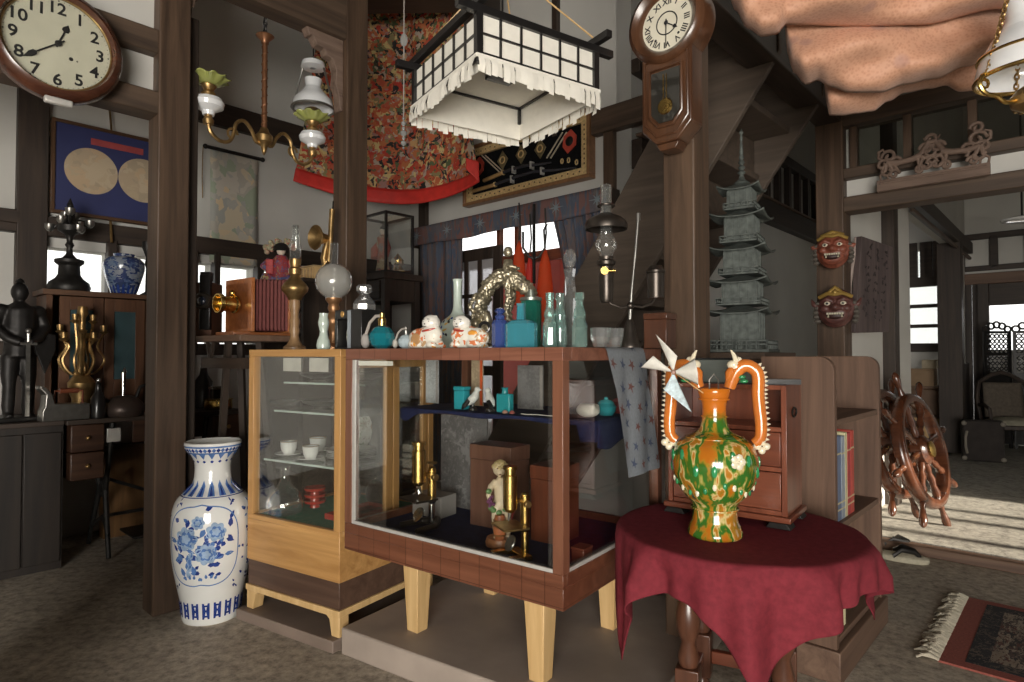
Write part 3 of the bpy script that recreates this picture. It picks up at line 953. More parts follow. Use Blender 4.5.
DV = 2.70
vc = at(211.5, 615, DV)
vprof = prof(DV, 622, [(0.0, 622), (26, 622), (27, 618), (28, 605), (31, 590), (35.5, 565), (37.2, 540), (36.5, 520), (33.5, 508), (28, 501), (21, 496), (18, 490), (16.6, 478), (17.2, 470), (20, 463.5), (24.5, 458), (26, 454), (26.2, 450.5), (25, 450), (23.5, 453), (16, 466), (15, 480), (0, 482)])
zt = 172 * DV / F
outer = smooth_profile([p for p in vprof[1:18]], 5)
vase = thing('floor_vase', 'tall blue and white floor vase with painted peonies beside the timber post', 'vase', (vc.x, vc.y, 0), 0)
MB().lathe([(0, 0)] + outer + vprof[18:], 48).build('body', WHITEGLAZE, vase, angle=60)
sf = surf_of(outer)
front = math.atan2(-vc.y, -vc.x)
pd, pm, pl = MB(), MB(), MB()
# dark and mid blue rim lattice and neck lappets
for k in range(40):
    a0 = 2 * PI * k / 40
    for z, h in ((zt - 0.016, 0.0035), (zt - 0.043, 0.0035)):
        pm.add([sf(a0 + 2 * PI / 40 * u, z + w) for u, w in ((0, -h), (1, -h), (1, h), (0, h))], [(0, 1, 2, 3)])
    decal(pm if k % 2 else pd, sf, a0, zt - 0.030, 0.1, [(-0.008, 0), (0, 0.010), (0.008, 0), (0, -0.010)], 0.0014)
for k in range(16):
    a = 2 * PI * k / 16
    decal(pm, sf, a, zt - 0.058, 0.09, [(-0.012, 0.012), (0, -0.012), (0.012, 0.012)])
    decal(pd, sf, a, zt - 0.080, 0.07, petal_poly(0.006, 4))
    decal(pm, sf, a, zt - 0.19, 0.075, [(-0.009, -0.028), (0.009, -0.028), (0.007, 0.01), (0, 0.032), (-0.007, 0.01)])
    decal(pd, sf, a, zt - 0.19, 0.075, [(-0.004, -0.026), (0.004, -0.026), (0, 0.012)], 0.002)
for k in range(18):                                     # key pillars round the foot
    a = 2 * PI * k / 18 + 0.1
    for dx in (-0.011, 0.011):
        decal(pd, sf, a, 0.062, 0.13, [(dx - 0.004, -0.034), (dx + 0.004, -0.034), (dx + 0.004, 0.034), (dx - 0.004, 0.034)])
    for dz in (-0.022, 0.0, 0.022):
        decal(pd, sf, a, 0.062 + dz, 0.13, [(-0.010, -0.004), (0.010, -0.004), (0.006, 0.004), (-0.006, 0.004)], 0.0016)
for k in range(60):                                     # collar line
    a0 = 2 * PI * k / 60
    pd.add([sf(a0 + 2 * PI / 60 * u, zt - 0.222 + w) for u, w in ((0, -0.0015), (1, -0.0015), (1, 0.0015), (0, 0.0015))], [(0, 1, 2, 3)])
rnd = random.Random(3)
for side in (0, 1):                                     # a reserve panel on the front and one on the far side
    a0 = front - 0.28 + side * PI
    cz, hw, hh = 0.335, 0.150, 0.165
    ol = []
    for i in range(72):
        t = 2 * PI * i / 72
        x = hw * math.copysign(abs(math.cos(t)) ** 0.62, math.cos(t)); z = hh * math.copysign(abs(math.sin(t)) ** 0.62, math.sin(t))
        if abs(x) < 0.02: z += 0.006
        ol.append((x, z))
    for (x0, z0), (x1, z1) in zip(ol, ol[1:] + ol[:1]):
        pm.add([sf(a0 + x * k / 0.16, cz + z * k) for x, z, k in ((x0, z0, 1), (x1, z1, 1), (x1, z1, 0.972), (x0, z0, 0.972))], [(0, 1, 2, 3)])
    D_ = lambda m, x, z, poly, off=0.0012: decal(m, sf, a0 + x / 0.16, cz + z, 0.16, poly, off)
    for x, z, r in ((-0.058, 0.035, 0.050), (0.058, 0.06, 0.040), (0.022, -0.03, 0.044), (-0.01, 0.10, 0.028)):
        D_(pl, x, z, petal_poly(r, 7, 0.22)); D_(pm, x, z, petal_poly(r * 0.62, 6, 0.3, 0.4), 0.0016); D_(pl, x, z, petal_poly(r * 0.42, 5, 0.3), 0.002)
    for i in range(74):
        x = rnd.uniform(-0.12, 0.115); z = rnd.gauss(0.005, 0.055)
        D_(pd if rnd.random() < 0.6 else pm, x, z, leaf_poly(rnd.uniform(0.020, 0.042), rnd.uniform(0.006, 0.011), rnd.uniform(0, 6.28)), 0.0009)
    for i in range(10):                                 # rock and stems at the foot of the panel
        x = -0.07 + rnd.uniform(-0.02, 0.05); z = -0.13 + i * 0.009
        D_(pm if i % 3 else pl, x, z, leaf_poly(0.04, 0.011, rnd.uniform(1.0, 2.2)), 0.001)
    for i in range(9):
        D_(pm, -0.08 + i * 0.017, -0.135 + rnd.uniform(-0.006, 0.006), leaf_poly(0.02, 0.006, rnd.uniform(0, 3)), 0.0016)
    for i in range(90):                                 # close scrolling leaves between the panels
        x = 0.255 + rnd.gauss(0, 0.033); z = rnd.uniform(-0.17, 0.165)
        D_(pd if rnd.random() < 0.75 else pm, x, z, leaf_poly(rnd.uniform(0.010, 0.024), rnd.uniform(0.005, 0.008), rnd.uniform(0, 6.28)))
    for x, z in ((-0.12, 0.17), (0.13, 0.17), (0.15, -0.175), (-0.13, -0.17)):
        for q in range(4):
            D_(pd, x + rnd.uniform(-0.012, 0.012), z + rnd.uniform(-0.008, 0.008), leaf_poly(0.018, 0.004, rnd.uniform(0, 6.28)))
pd.build('dark_blue_pattern', BLUE1, vase, fix=False)
pm.build('mid_blue_pattern', BLUE2, vase, fix=False)
pl.build('pale_blue_pattern', BLUE3, vase, fix=False)

# ---------------------------------------------------------------- round table with the burgundy cloth
TC, TR, TZ = Vector((0.675, 1.87)), 0.345, 0.60
table = thing('side_table', 'small round side table on turned legs under the burgundy cloth', 'table', (TC.x, TC.y, 0), R(-25))
MB().lathe([(0, TZ - 0.03), (TR - 0.02, TZ - 0.03), (TR - 0.008, TZ - 0.02), (TR - 0.008, TZ - 0.012), (TR - 0.02, TZ - 0.006), (0, TZ - 0.006)], 48).build('table_top', REDWOOD, table)
lp = [(0, 0), (0.022, 0), (0.030, 0.02), (0.030, 0.045), (0.02, 0.055), (0.028, 0.06)]
TLEG = wood('dark_turned_leg', (0.05, 0.018, 0.010), (0.12, 0.048, 0.026), 2, 0.3, 1.0, 0.3)
legp = [(0.0, 0.2252), (0.026, 0.2252), (0.031, 0.25), (0.020, 0.295), (0.026, 0.31), (0.034, 0.335), (0.036, 0.37), (0.028, 0.41), (0.018, 0.435), (0.024, 0.445), (0.018, 0.455), (0.027, 0.475), (0.030, 0.50), (0.022, 0.525), (0.026, 0.535), (0.026, 0.57), (0, 0.57)]
for sx, sy in ((-1, -1), (1, -1), (1, 1), (-1, 1)):
    x, y = sx * 0.125, sy * 0.125
    mb = MB().lathe([(0, 0), (0.026, 0), (0.032, 0.025), (0.024, 0.05), (0.030, 0.06), (0.022, 0.075), (0.022, 0.09), (0, 0.09)], 20, frame((x, y, 0)))
    mb.box(x - 0.033, x + 0.033, y - 0.033, y + 0.033, 0.09, 0.225)
    mb.lathe(legp, 20, frame((x, y, 0)))
    mb.build('leg', TLEG, table, bevel=0.003)
mb = MB()
for s in (-1, 1):
    mb.box(-0.092, 0.092, s * 0.125 - 0.012, s * 0.125 + 0.012, 0.13, 0.17); mb.box(s * 0.125 - 0.012, s * 0.125 + 0.012, -0.092, 0.092, 0.13, 0.17)
mb.build('stretcher', REDWOOD, table, bevel=0.003)
CORN = [R(80), R(187), R(257), R(350), R(440)]
rr = random.Random(5)
def cloth(u, v):
    th = R(80) + u * 2 * PI
    for a, b in zip(CORN, CORN[1:]):
        if a <= th <= b + 1e-6:
            q = (th - a) / (b - a)
    q = min(max(q, 0), 1)
    w = q * PI / 2 + PI / 4
    reach = 0.462 / max(abs(math.cos(w)), abs(math.sin(w)))
    reach = min(reach, 0.655)
    if R(300) < th < R(400): reach -= 0.06 * math.sin((th - R(300)) / R(100) * PI)
    reach += 0.075 * math.exp(-((th - R(189)) / 0.22) ** 2)
    drop = reach - TR
    if v < 0.45:
        r = TR * v / 0.45
        return (r * math.cos(th), r * math.sin(th), TZ + 0.001)
    t = (v - 0.45) / 0.55
    fold = math.sin(th * 9 + 0.8) * 0.5 + math.sin(th * 14 + 2.0) * 0.3 + math.sin(th * 23) * 0.2
    corner = math.exp(-(min(q, 1 - q) / 0.13) ** 2)
    d = t * drop
    rad = TR + 0.012 * min(1, t * 6) + fold * 0.048 * min(1, t * 1.5) + corner * 0.03 * t + 0.004 * t
    if R(95) < th < R(200) : rad = min(rad, TR + 0.015)
    zz_ = TZ + 0.001 - max(0.0, d - 0.010) - 0.006 * min(1, t * 8)
    return (rad * math.cos(th), rad * math.sin(th), zz_)
o = MB().sheet(220, 44, cloth).build('tablecloth', BURG, None, frame((TC.x, TC.y, 0)), solid=0.003, angle=75)
tag(o, 'burgundy cloth draped over the small round table under the dragon-handled vase', 'tablecloth')

# ---------------------------------------------------------------- small chest of drawers on the table
CHW, CHD, CHH = 0.37, 0.195, 0.425
chp = Vector((0.815, 1.845)) + CA * CHW
zt0_ = TZ + 0.004
chest = thing('drawer_chest', 'small red-stained chest of drawers behind the dragon-handled vase on the table', 'chest', (chp.x, chp.y, zt0_), RC)
mb = MB()
mb.box(0, 0.016, 0, CHD, 0.035, CHH); mb.box(CHW - 0.016, CHW, 0, CHD, 0.035, CHH)
mb.box(0.016, CHW - 0.016, CHD - 0.01, CHD, 0.035, CHH)
for z in (0.035, 0.165, 0.285, CHH - 0.014):
    mb.box(0.016, CHW - 0.016, 0.004, CHD - 0.01, z, z + 0.014)
mb.build('carcass', REDWOOD_V, chest, bevel=0.0015)
MB().box(-0.012, CHW + 0.012, -0.012, CHD + 0.012, 0.018, 0.0348).build('base_board', REDWOOD, chest, bevel=0.003)
for x, y in ((-0.012, -0.012), (CHW - 0.06, -0.012), (-0.012, CHD - 0.05), (CHW - 0.06, CHD - 0.05)):
    MB().prism([(x, 0), (x + 0.072, 0), (x + 0.06, 0.0178), (x + 0.012, 0.0178)], y, y + 0.062).build('foot', IRON, chest, bevel=0.002)
def drawer(x0, x1, z0, z1, knob=True):
    o = MB().box(x0, x1, 0.001, CHD - 0.02, z0, z1).build('drawer', REDWOOD, chest, bevel=0.002)
    if knob:
        kx, kz = (x0 + x1) / 2, (z0 + z1) / 2
        MB().lathe([(0, 0), (0.005, 0), (0.004, 0.006), (0.008, 0.012), (0.006, 0.018), (0, 0.02)], 12, frame((kx, 0.001, kz), 0, R(90))).build('knob', IRON, o)
drawer(0.018, CHW / 2 - 0.003, 0.051, 0.163); drawer(CHW / 2 + 0.003, CHW - 0.018, 0.051, 0.163)
drawer(0.018, CHW / 2 - 0.003, 0.181, 0.283); drawer(CHW / 2 + 0.003, CHW - 0.018, 0.181, 0.283)
mb = MB().ring((0, 0, 0), 0.014, 0.003, 16, 6, frame((CHW + 0.003, CHD * 0.45, CHH * 0.80), 0, 0, R(90)), 1.0, 1.9)
mb.build('handle', IRON, chest)
MCH = frame((chp.x, chp.y, zt0_), RC)

# ---------------------------------------------------------------- dragon-handled vase
def sancai():
    m, nt, b = nodes('three_colour_glaze')
    n = N(nt, 'ShaderNodeTexNoise', Scale=1.0, Detail=3.5, Distortion=0.25)
    nt.links.new(coords(nt, (24, 24, 9)), n.inputs['Vector'])
    body = ramp(nt, n.outputs['Fac'], [(0.0, (0.36, 0.10, 0.008)), (0.38, (0.44, 0.14, 0.012)), (0.42, (0.34, 0.20, 0.02)), (0.455, (0.05, 0.13, 0.015)), (0.52, (0.03, 0.15, 0.02)), (0.55, (0.30, 0.28, 0.05)), (0.575, (0.62, 0.50, 0.22)), (0.61, (0.46, 0.17, 0.015)), (0.68, (0.25, 0.16, 0.02)), (0.74, (0.02, 0.07, 0.06))])
    amber = N(nt, 'ShaderNodeRGB'); amber.outputs[0].default_value = (0.54, 0.15, 0.012, 1)
    tc = nt.nodes.new('ShaderNodeTexCoord'); sp = nt.nodes.new('ShaderNodeSeparateXYZ')
    nt.links.new(tc.outputs['Object'], sp.inputs[0])
    ad = N(nt, 'ShaderNodeMath', operation='MULTIPLY_ADD'); nt.links.new(n.outputs['Fac'], ad.inputs[0]); ad.inputs[1].default_value = 0.16; nt.links.new(sp.outputs['Z'], ad.inputs[2])
    mr = nt.nodes.new('ShaderNodeMapRange'); mr.inputs['From Min'].default_value = 0.405; mr.inputs['From Max'].default_value = 0.44
    nt.links.new(ad.outputs[0], mr.inputs['Value'])
    mx = N(nt, 'ShaderNodeMix', data_type='RGBA'); nt.links.new(mr.outputs[0], mx.inputs[0]); nt.links.new(body, mx.inputs[6]); nt.links.new(amber.outputs[0], mx.inputs[7])
    nt.links.new(mx.outputs[2], b.inputs['Base Color'])
    b.inputs['Roughness'].default_value = 0.14; b.inputs['Coat Weight'].default_value = 0.5; b.inputs['Coat Roughness'].default_value = 0.05
    return m


SANCAI = sancai()
AMBER = plain('amber_glaze', (0.58, 0.17, 0.03), 0.15, 0, 0.14, 12, 0, 0.5)
CREAMG = plain('cream_glaze', (0.78, 0.70, 0.52), 0.18, 0, 0.06, 12, 0, 0.4)
GREENGL = plain('green_glaze', (0.03, 0.25, 0.09), 0.15, 0, 0.25, 20, 0, 0.5)
DD = 1.79
dv = at(715, 530, DD)
rot = math.atan2(dv.y, dv.x) - PI / 2
dragon = thing('dragon_vase', 'green and amber glazed ewer with two cream-crested dragon handles', 'vase', (dv.x, dv.y, TZ + 0.004), rot)
k = DD / F
dprof = smooth_profile([(r * k, (539 - y) * k) for r, y in ((25, 539), (26.5, 536), (24.5, 529), (22, 523), (21, 511), (23.5, 505), (31, 497), (38, 484), (41.2, 469), (40.3, 458), (36, 448), (26, 440.5), (16.5, 436), (12.6, 428), (11.6, 416), (12.2, 408), (14.2, 402.5), (15.6, 397), (15.2, 393.5))], 5)
mb = MB().lathe([(0, 0)] + dprof + [(13 * k, 145.5 * k), (10 * k, 136 * k), (9 * k, 110 * k), (0, 108 * k)], 44)
for y, r in ((404, 14.6), (421, 12.4), (511.5, 22.2), (442, 28)):
    mb.ring((0, 0, (539 - y) * k), r * k, 1.0 * k, 36, 6)
mb.build('body', SANCAI, dragon, angle=60)
sfd = surf_of(dprof)
mb, mg = MB(), MB()
def blossom(m, th, z, r):
    p = sfd(th, z, 0.0)
    q = sfd(th, z, 0.02)
    M = along(p, q)
    for j in range(5):
        a = 2 * PI * j / 5
        m.sph((r * 0.6 * math.cos(a), r * 0.6 * math.sin(a), r * 0.18), (r * 0.55, r * 0.55, r * 0.28), 8, M)
    m.sph((0, 0, r * 0.3), r * 0.3, 8, M)
blossom(mb, -PI / 2 + 0.52, (460 * -1 + 539) * k, 0.020)
for i in range(26):
    th = -PI / 2 + (i - 13) * 0.24
    z = (539 - 488 + 5 * math.cos(i * 0.9)) * k
    p, q = sfd(th, z, 0.0), sfd(th, z, 0.02)
    (mb if i % 2 else mg).sph((0, 0, 0.001), (0.006, 0.010, 0.004), 8, along(p, q))
for i in range(14):
    th = -PI / 2 + (i - 7) * 0.42
    z = (539 - 464 + 9 * math.sin(i * 1.7)) * k
    p, q = sfd(th, z, 0.0), sfd(th, z, 0.02)
    mg.sph((0, 0, 0.001), (0.008, 0.017, 0.005), 8, along(p, q))
mb.build('relief_blossom', CREAMG, dragon)
mg.build('relief_leaf', GREENGL, dragon)
for s in (-1, 1):                                       # each handle: an arched crested dragon biting the rim
    pts = [(37, 447), (42.5, 441), (43.5, 428), (42, 412), (41, 398), (41.5, 386), (40, 377), (34, 371.5), (27, 371), (21.5, 376), (17.5, 384), (14.5, 393)]
    rad = [5.0, 5.6, 5.9, 6.1, 6.2, 6.2, 6.2, 6.4, 6.8, 7.0, 6.4, 5.6]
    P = [Vector((s * x * k, 0, (539 - y) * k)) for x, y in pts]
    Q = smooth_profile([(p.x, p.z) for p in P], 3); rr_ = smooth_profile([(r, 0) for r in rad], 3)
    o = MB().path([(x, 0, z) for x, z in Q], [r[0] * k for r in rr_], 14).build('dragon_handle', AMBER, dragon)
    cr = MB()
    for i in range(1, len(Q) - 14):
        (x0, z0), (x1, z1) = Q[i], Q[i + 1]
        t = Vector((x1 - x0, 0, z1 - z0)).normalized()
        nrm = Vector((t.z, 0, -t.x)) * s
        c = Vector((x0, 0, z0)) + nrm * (rr_[i][0] * k * 0.9)
        cr.lathe([(0, -0.003), (0.0058, 0.0), (0.004, 0.004), (0, 0.0105)], 8, along(c, c + nrm))
    cr.build('crest', CREAMG, o)
    hd = MB()
    h = Vector((s * 21 * k, 0, (539 - 372) * k))
    hd.sph(h, (0.021, 0.020, 0.017), 14); hd.sph(h + Vector((-s * 0.008, -0.004, 0.006)), (0.018, 0.016, 0.014), 12)
    hd.sph(h + Vector((s * 0.006, 0, 0.018)), (0.011, 0.010, 0.012), 10)
    hd.path([h + Vector((s * 0.001, -0.008, 0.014)), h + Vector((-s * 0.006, -0.01, 0.034)), h + Vector((-s * 0.014, -0.01, 0.048))], [0.008, 0.006, 0.002], 8)
    hd.path([h + Vector((s * 0.004, 0.008, 0.014)), h + Vector((-s * 0.004, 0.01, 0.032)), h + Vector((-s * 0.012, 0.01, 0.045))], [0.007, 0.005, 0.002], 8)
    hd.build('head', CREAMG, o)
    sn = MB().path([h + Vector((-s * 0.006, -0.004, -0.006)), h + Vector((-s * 0.018, -0.004, -0.02)), h + Vector((-s * 0.021, -0.004, -0.04))], [0.016, 0.014, 0.009], 10)
    sn.sph(h + Vector((s * 0.004, -0.017, 0.004)), 0.004, 8); sn.sph(h + Vector((-s * 0.004, -0.018, -0.010)), 0.0055, 8)
    sn.build('muzzle', AMBER, o)
    mn = MB()
    for dx, dz, a in ((0.026, 0.012, 0.3), (0.028, -0.004, -0.5), (0.014, -0.028, -1.2), (0.02, -0.04, -1.5)):
        mn.sph(h + Vector((s * dx, -0.01, dz)), (0.012, 0.006, 0.006), 8)
    mn.build('mane', GREENGL, o)
    ft = MB()
    f0 = P[0] + Vector((s * 0.010, 0, -0.006))
    for j in range(4):
        a = j * PI / 2
        ft.sph(f0 + Vector((s * 0.010 + 0.012 * math.cos(a), -0.002, 0.012 * math.sin(a))), (0.011, 0.010, 0.011), 10)
    ft.build('claw', CREAMG, o)
MB().path([(-0.012, -0.02, 0.415), (-0.012, -0.02, 0.445), (0.0, -0.02, 0.462), (0.012, -0.02, 0.445), (0.012, -0.02, 0.415)], 0.0024, 6, M=None).build('rim_wire', STEEL, dragon)

# pinwheel standing in the vase mouth
pw_ = at(673, 372, DD - 0.07)
wh = thing('pinwheel', 'white folded paper pinwheel stuck in the neck of the dragon-handled vase', 'pinwheel', pw_, rot + R(6))
PINW = plain('striped_paper', (0.66, 0.64, 0.58), 0.7, 0, 0.08, 60)
MB().path([(0, 0.006, 0), (0.03, 0.045, -0.02), (0.105, 0.075, -0.075)], 0.0018, 6).build('stick', PINE, wh)
for i, (an, ln, sd, sl, cur) in enumerate(((R(114), 0.115, R(76), 0.045, 0.010), (R(172), 0.088, R(140), 0.070, 0.012), (R(-28), 0.075, R(34), 0.068, 0.030), (R(-66), 0.120, R(-118), 0.055, 0.012))):
    T_ = Vector((ln * math.cos(an), 0, ln * math.sin(an))); S_ = Vector((sl * math.cos(sd), 0, sl * math.sin(sd)))
    def blade(u, v, T_=T_, S_=S_, cur=cur):
        p = (T_ * (1 - v) + S_ * v) * u
        return (p.x, -0.012 - cur * math.sin(PI * v) * u - 0.012 * v * u, p.z)
    MB().sheet(10, 10, blade).build('paper_blade', PINW if i < 3 else plain('blue_striped_paper', (0.55, 0.66, 0.70), 0.7, 0, 0.25, 90), wh, solid=0.0008, angle=80)
MB().lathe([(0, 0), (0.007, 0.0), (0.006, 0.004), (0, 0.006)], 12, frame((0, -0.028, 0), 0, R(90))).build('hub', plain('brown_bead', (0.25, 0.12, 0.08), 0.4), wh)

# ---------------------------------------------------------------- bookshelf
BS = Vector((1.11, 2.14)); BL_, BD, BH = 0.66, 0.25, 1.115
shelf = thing('bookcase', 'aged wooden open bookcase with books behind the cloth-covered table', 'bookcase', (BS.x, BS.y, 0), RB)
def endp(x):
    mb = MB()
    r = 0.05
    ol = [(0, 0.11), (BD, 0.11), (BD, BH)] + [(r - r * math.sin(a), BH - r + r * math.cos(a)) for a in [PI / 2 * j / 6 for j in range(7)]]
    # outline in (depth, height)
    n = len(ol)
    vs = [(x, y, z) for y, z in ol] + [(x + 0.03, y, z) for y, z in ol]
    mb.add(vs, [tuple(range(n)), tuple(range(2 * n - 1, n - 1, -1))] + [(i, i + n, (i + 1) % n + n, (i + 1) % n) for i in range(n)])
    return mb
endp(0).build('end_panel', GREYWOOD, shelf, bevel=0.002)
endp(BL_ - 0.03).build('end_panel', GREYWOOD, shelf, bevel=0.002)
MB().box(-0.015, BL_ + 0.015, -0.015, BD, 0, 0.1098).build('plinth', GREYWOOD_H, shelf, bevel=0.004)
MB().box(0.03, BL_ - 0.03, BD - 0.012, BD, 0.11, BH - 0.05).build('back_panel', GREYWOOD, shelf)
SHB = (0.115, 0.50, 0.87)
for z in SHB:
    MB().box(0.03, BL_ - 0.03, 0.006, BD - 0.012, z, z + 0.022).build('shelf_board', GREYWOOD_H, shelf, bevel=0.0015)
MSH = frame((BS.x, BS.y, 0), RB)
cols = [((0.10, 0.14, 0.24), 'dark blue clothbound'), ((0.13, 0.17, 0.27), 'slate blue clothbound'), ((0.30, 0.34, 0.40), 'grey-blue'), ((0.55, 0.50, 0.30), 'yellowed paper'), ((0.40, 0.05, 0.05), 'dark red'), ((0.46, 0.07, 0.05), 'bright red'), ((0.20, 0.10, 0.07), 'brown')]
def book(x, w, h, d, z, col, lab, grp, bands=True):
    p = MSH @ Vector((x, 0.02, z))
    o = thing('book', lab, 'book', p, RB, grp)
    c = plain('book_cover', col, 0.55, 0, 0.12, 30)
    mb = MB().box(0, 0.003, 0, d, 0, h).box(w - 0.003, w, 0, d, 0, h).box(0.003, w - 0.003, 0, 0.004, 0, h)
    mb.build('cover', c, o, bevel=0.001)
    MB().box(0.003, w - 0.003, 0.004, d - 0.004, 0.004, h - 0.004).build('pages', PAPER, o)
    if bands:
        mb = MB()
        for q in (0.12, 0.2, 0.78):
            mb.box(0.001, w - 0.001, -0.0006, 0.0, h * q, h * q + 0.006)
        mb.build('spine_band', plain('gilt_band', (0.55, 0.48, 0.28), 0.5), o)
x = 0.05
spec = [(0.055, 0.30, 0, 'thick dark blue clothbound book at the near end of the middle shelf'), (0.055, 0.305, 1, 'slate blue clothbound book beside the dark blue one on the middle shelf'),
        (0.045, 0.30, 2, 'grey-blue book standing before the yellowed book on the middle shelf'), (0.03, 0.31, 3, 'thin yellowed book between blue and red books'),
        (0.045, 0.305, 4, 'dark red book standing beside the yellowed one on the middle shelf'), (0.04, 0.31, 5, 'bright red book at the open end of the row on the middle shelf')]
for w_, h_, ci, lab in spec:
    book(x - 0.012, w_, h_, 0.18, SHB[1] + 0.0225, cols[ci][0], lab, 'books on the middle shelf of the bookcase', ci not in (3,))
    x += w_ + 0.002
x = 0.045
for w_, h_, ci, lab in ((0.03, 0.21, 1, 'slate blue book on the lowest shelf nearest the table end'), (0.025, 0.20, 2, 'grey-blue book on the lowest shelf in mid row'), (0.03, 0.215, 6, 'brown book on the lowest shelf beside the grey-blue one'), (0.02, 0.19, 3, 'yellowed thin book at the far end of the lowest shelf')):
    book(x, w_, h_, 0.16, SHB[0] + 0.0225, cols[ci][0], lab, 'books on the lowest shelf of the bookcase')
    x += w_ + 0.012
# ---------------------------------------------------------------- things standing on the case and the cabinet
CT = CZ1 + 0.0008
def ontop(px, y, z=CT):
    """The spot on the display case top, y metres behind its front edge, that shows at column px."""
    r = (px - 512) / F
    o = Vector((-0.630, 2.348)) + CB * y
    d = -CA
    t = (r * o.y - o.x) / (d.x - r * d.y)
    p = o + d * t
    return Vector((p.x, p.y, z))
def oncab(px, y, z=CT):
    r = (px - 512) / F
    o = S0 + bS * y
    d = -aS
    t = (r * o.y - o.x) / (d.x - r * d.y)
    p = o + d * t
    return Vector((p.x, p.y, z))
def px2m(p, n):
    return n * p.y / F
def spun(mb, p, y0, pts, n=28, M=None):
    mb.lathe([(r * p.y / F, (y0 - y) * p.y / F) for r, y in pts], n, M)
    return mb
def face(p):
    """Turn that makes local -y look back along the sight line."""
    return math.atan2(p.y, p.x) - PI / 2

# tall brass oil lamp
p = oncab(294.5, 0.30)
t = thing('oil_lamp', 'tall oil lamp with turned wooden stem, brass font and slim chimney, on the cabinet', 'lamp', p, 0)
spun(MB(), p, 353, [(0, 353), (11, 353), (11, 350), (7.5, 347.5), (5, 343), (4, 338), (5.2, 334), (4.4, 330), (5, 324), (4, 320), (4.2, 314), (5.4, 310), (5, 303), (0, 303)]).build('stem', wood('lamp_stem', (0.20, 0.11, 0.05), (0.42, 0.26, 0.13), 2, 0.4), t)
spun(MB(), p, 353, [(0, 303), (6, 303), (8, 299), (12.5, 294), (13, 290.5), (11, 287), (7, 283), (5, 280), (4.5, 277), (0, 277)]).build('font', OLDBRASS, t)
b_ = spun(MB(), p, 353, [(0, 277), (6, 277), (6.5, 272), (4.5, 270), (5.8, 266), (5.8, 262), (0, 262)])
b_.cyl((0, 0, px2m(p, 353 - 279)), (px2m(p, 8), -0.01, px2m(p, 353 - 279)), 0.003)
b_.build('burner', OLDBRASS, t)
spun(MB(), p, 353, [(5.6, 262), (5.8, 250), (4.0, 238), (3.2, 228), (3.4, 204 + 26), (2.9, 228), (3.0, 238)]).build('chimney', BOTTLEGLASS, t)

# globe lamp
p = oncab(333.5, 0.40)
t = thing('globe_lamp', 'oil lamp with round etched glass globe behind the black lacquer box', 'lamp', p, 0)
spun(MB(), p, 351, [(0, 351), (14, 351), (14, 348), (6, 344), (4, 336), (5, 330), (8, 326), (9, 321), (7, 316), (4.5, 313), (6, 309), (5, 305), (8, 301), (8, 299), (0, 299)]).build('base', plain('copper_base', (0.36, 0.19, 0.09), 0.4, 0.7, 0.2), t)
spun(MB(), p, 351, [(8, 299)] + [(18.2 * math.sin(a), 282 - 18.2 * math.cos(a)) for a in [PI - 0.45 - (PI - 0.9) * j / 16 for j in range(17)]] + [(7.4, 266)]).build('globe', FROST, t)
spun(MB(), p, 351, [(4.2, 300), (5.2, 290), (5.0, 280), (3.9, 268), (3.9, 243.5), (3.6, 243.5)]).build('chimney', BOTTLEGLASS, t)

# black lacquer box with medallion and a porcelain vase inside it
p = ontop(372, 0.20)
t = thing('lacquer_box', 'open-fronted black lacquer box with a gold medallion and silver edge strip', 'box', p, RC)
w_, h_, d_ = 0.165, 0.158, 0.11
mb = MB().box(-0.10, -0.084, -d_, 0, 0, h_).box(-0.02, 0.065, -d_, 0, 0, h_).box(-0.084, -0.02, -d_, 0, h_ - 0.036, h_).box(-0.084, -0.02, -d_, 0, 0, 0.006)
mb.box(-0.084, -0.02, -0.004, 0, 0.006, h_ - 0.036)
mb.build('body', BLACK, t, bevel=0.002)
MB().sph((-0.052, -d_ - 0.001, h_ - 0.017), (0.011, 0.003, 0.013), 16).build('medallion', plain('gold_medallion', (0.62, 0.36, 0.12), 0.4, 0.6), t)
MB().box(-0.018, 0.0, -d_ - 0.002, -d_, 0.004, h_ - 0.004).build('edge_strip', plain('silver_strip', (0.42, 0.47, 0.52), 0.3, 0.5), t)
MLB = frame(p, RC)
FLOWERP = patchwork('flowered_porcelain', [(0.70, 0.70, 0.64), (0.72, 0.72, 0.66), (0.68, 0.68, 0.62), (0.40, 0.30, 0.14), (0.70, 0.70, 0.65), (0.30, 0.34, 0.16), (0.70, 0.70, 0.64)], 45, 0.2)
q = MLB @ Vector((-0.052, -0.055, 0.0065))
spun(MB(), q, 348, [(0, 348), (5, 348), (5.6, 344), (6.6, 338), (6.4, 332), (4.8, 326), (4.4, 322), (5.1, 321), (4.6, 321), (0, 322.5)]).build('flowered_vase', FLOWERP, None, frame(q))
o = COL.objects[-1] if False else bpy.data.objects['flowered_vase']
tag(o, 'small porcelain vase with brown flower painting inside the black lacquer box', 'vase')
q = ontop(326.5, 0.085)
q = oncab(323.5, 0.08)
o = spun(MB(), q, 351, [(0, 351), (6.5, 351), (7, 347), (6, 342), (4.2, 337), (3.8, 333), (5, 328), (5.5, 324), (4.2, 318), (4.6, 315), (4, 315), (0, 318)]).build('ribbed_vase', CELADON, None, frame(q))
tag(o, 'small pale ribbed double-gourd vase beside the black lacquer box', 'vase')
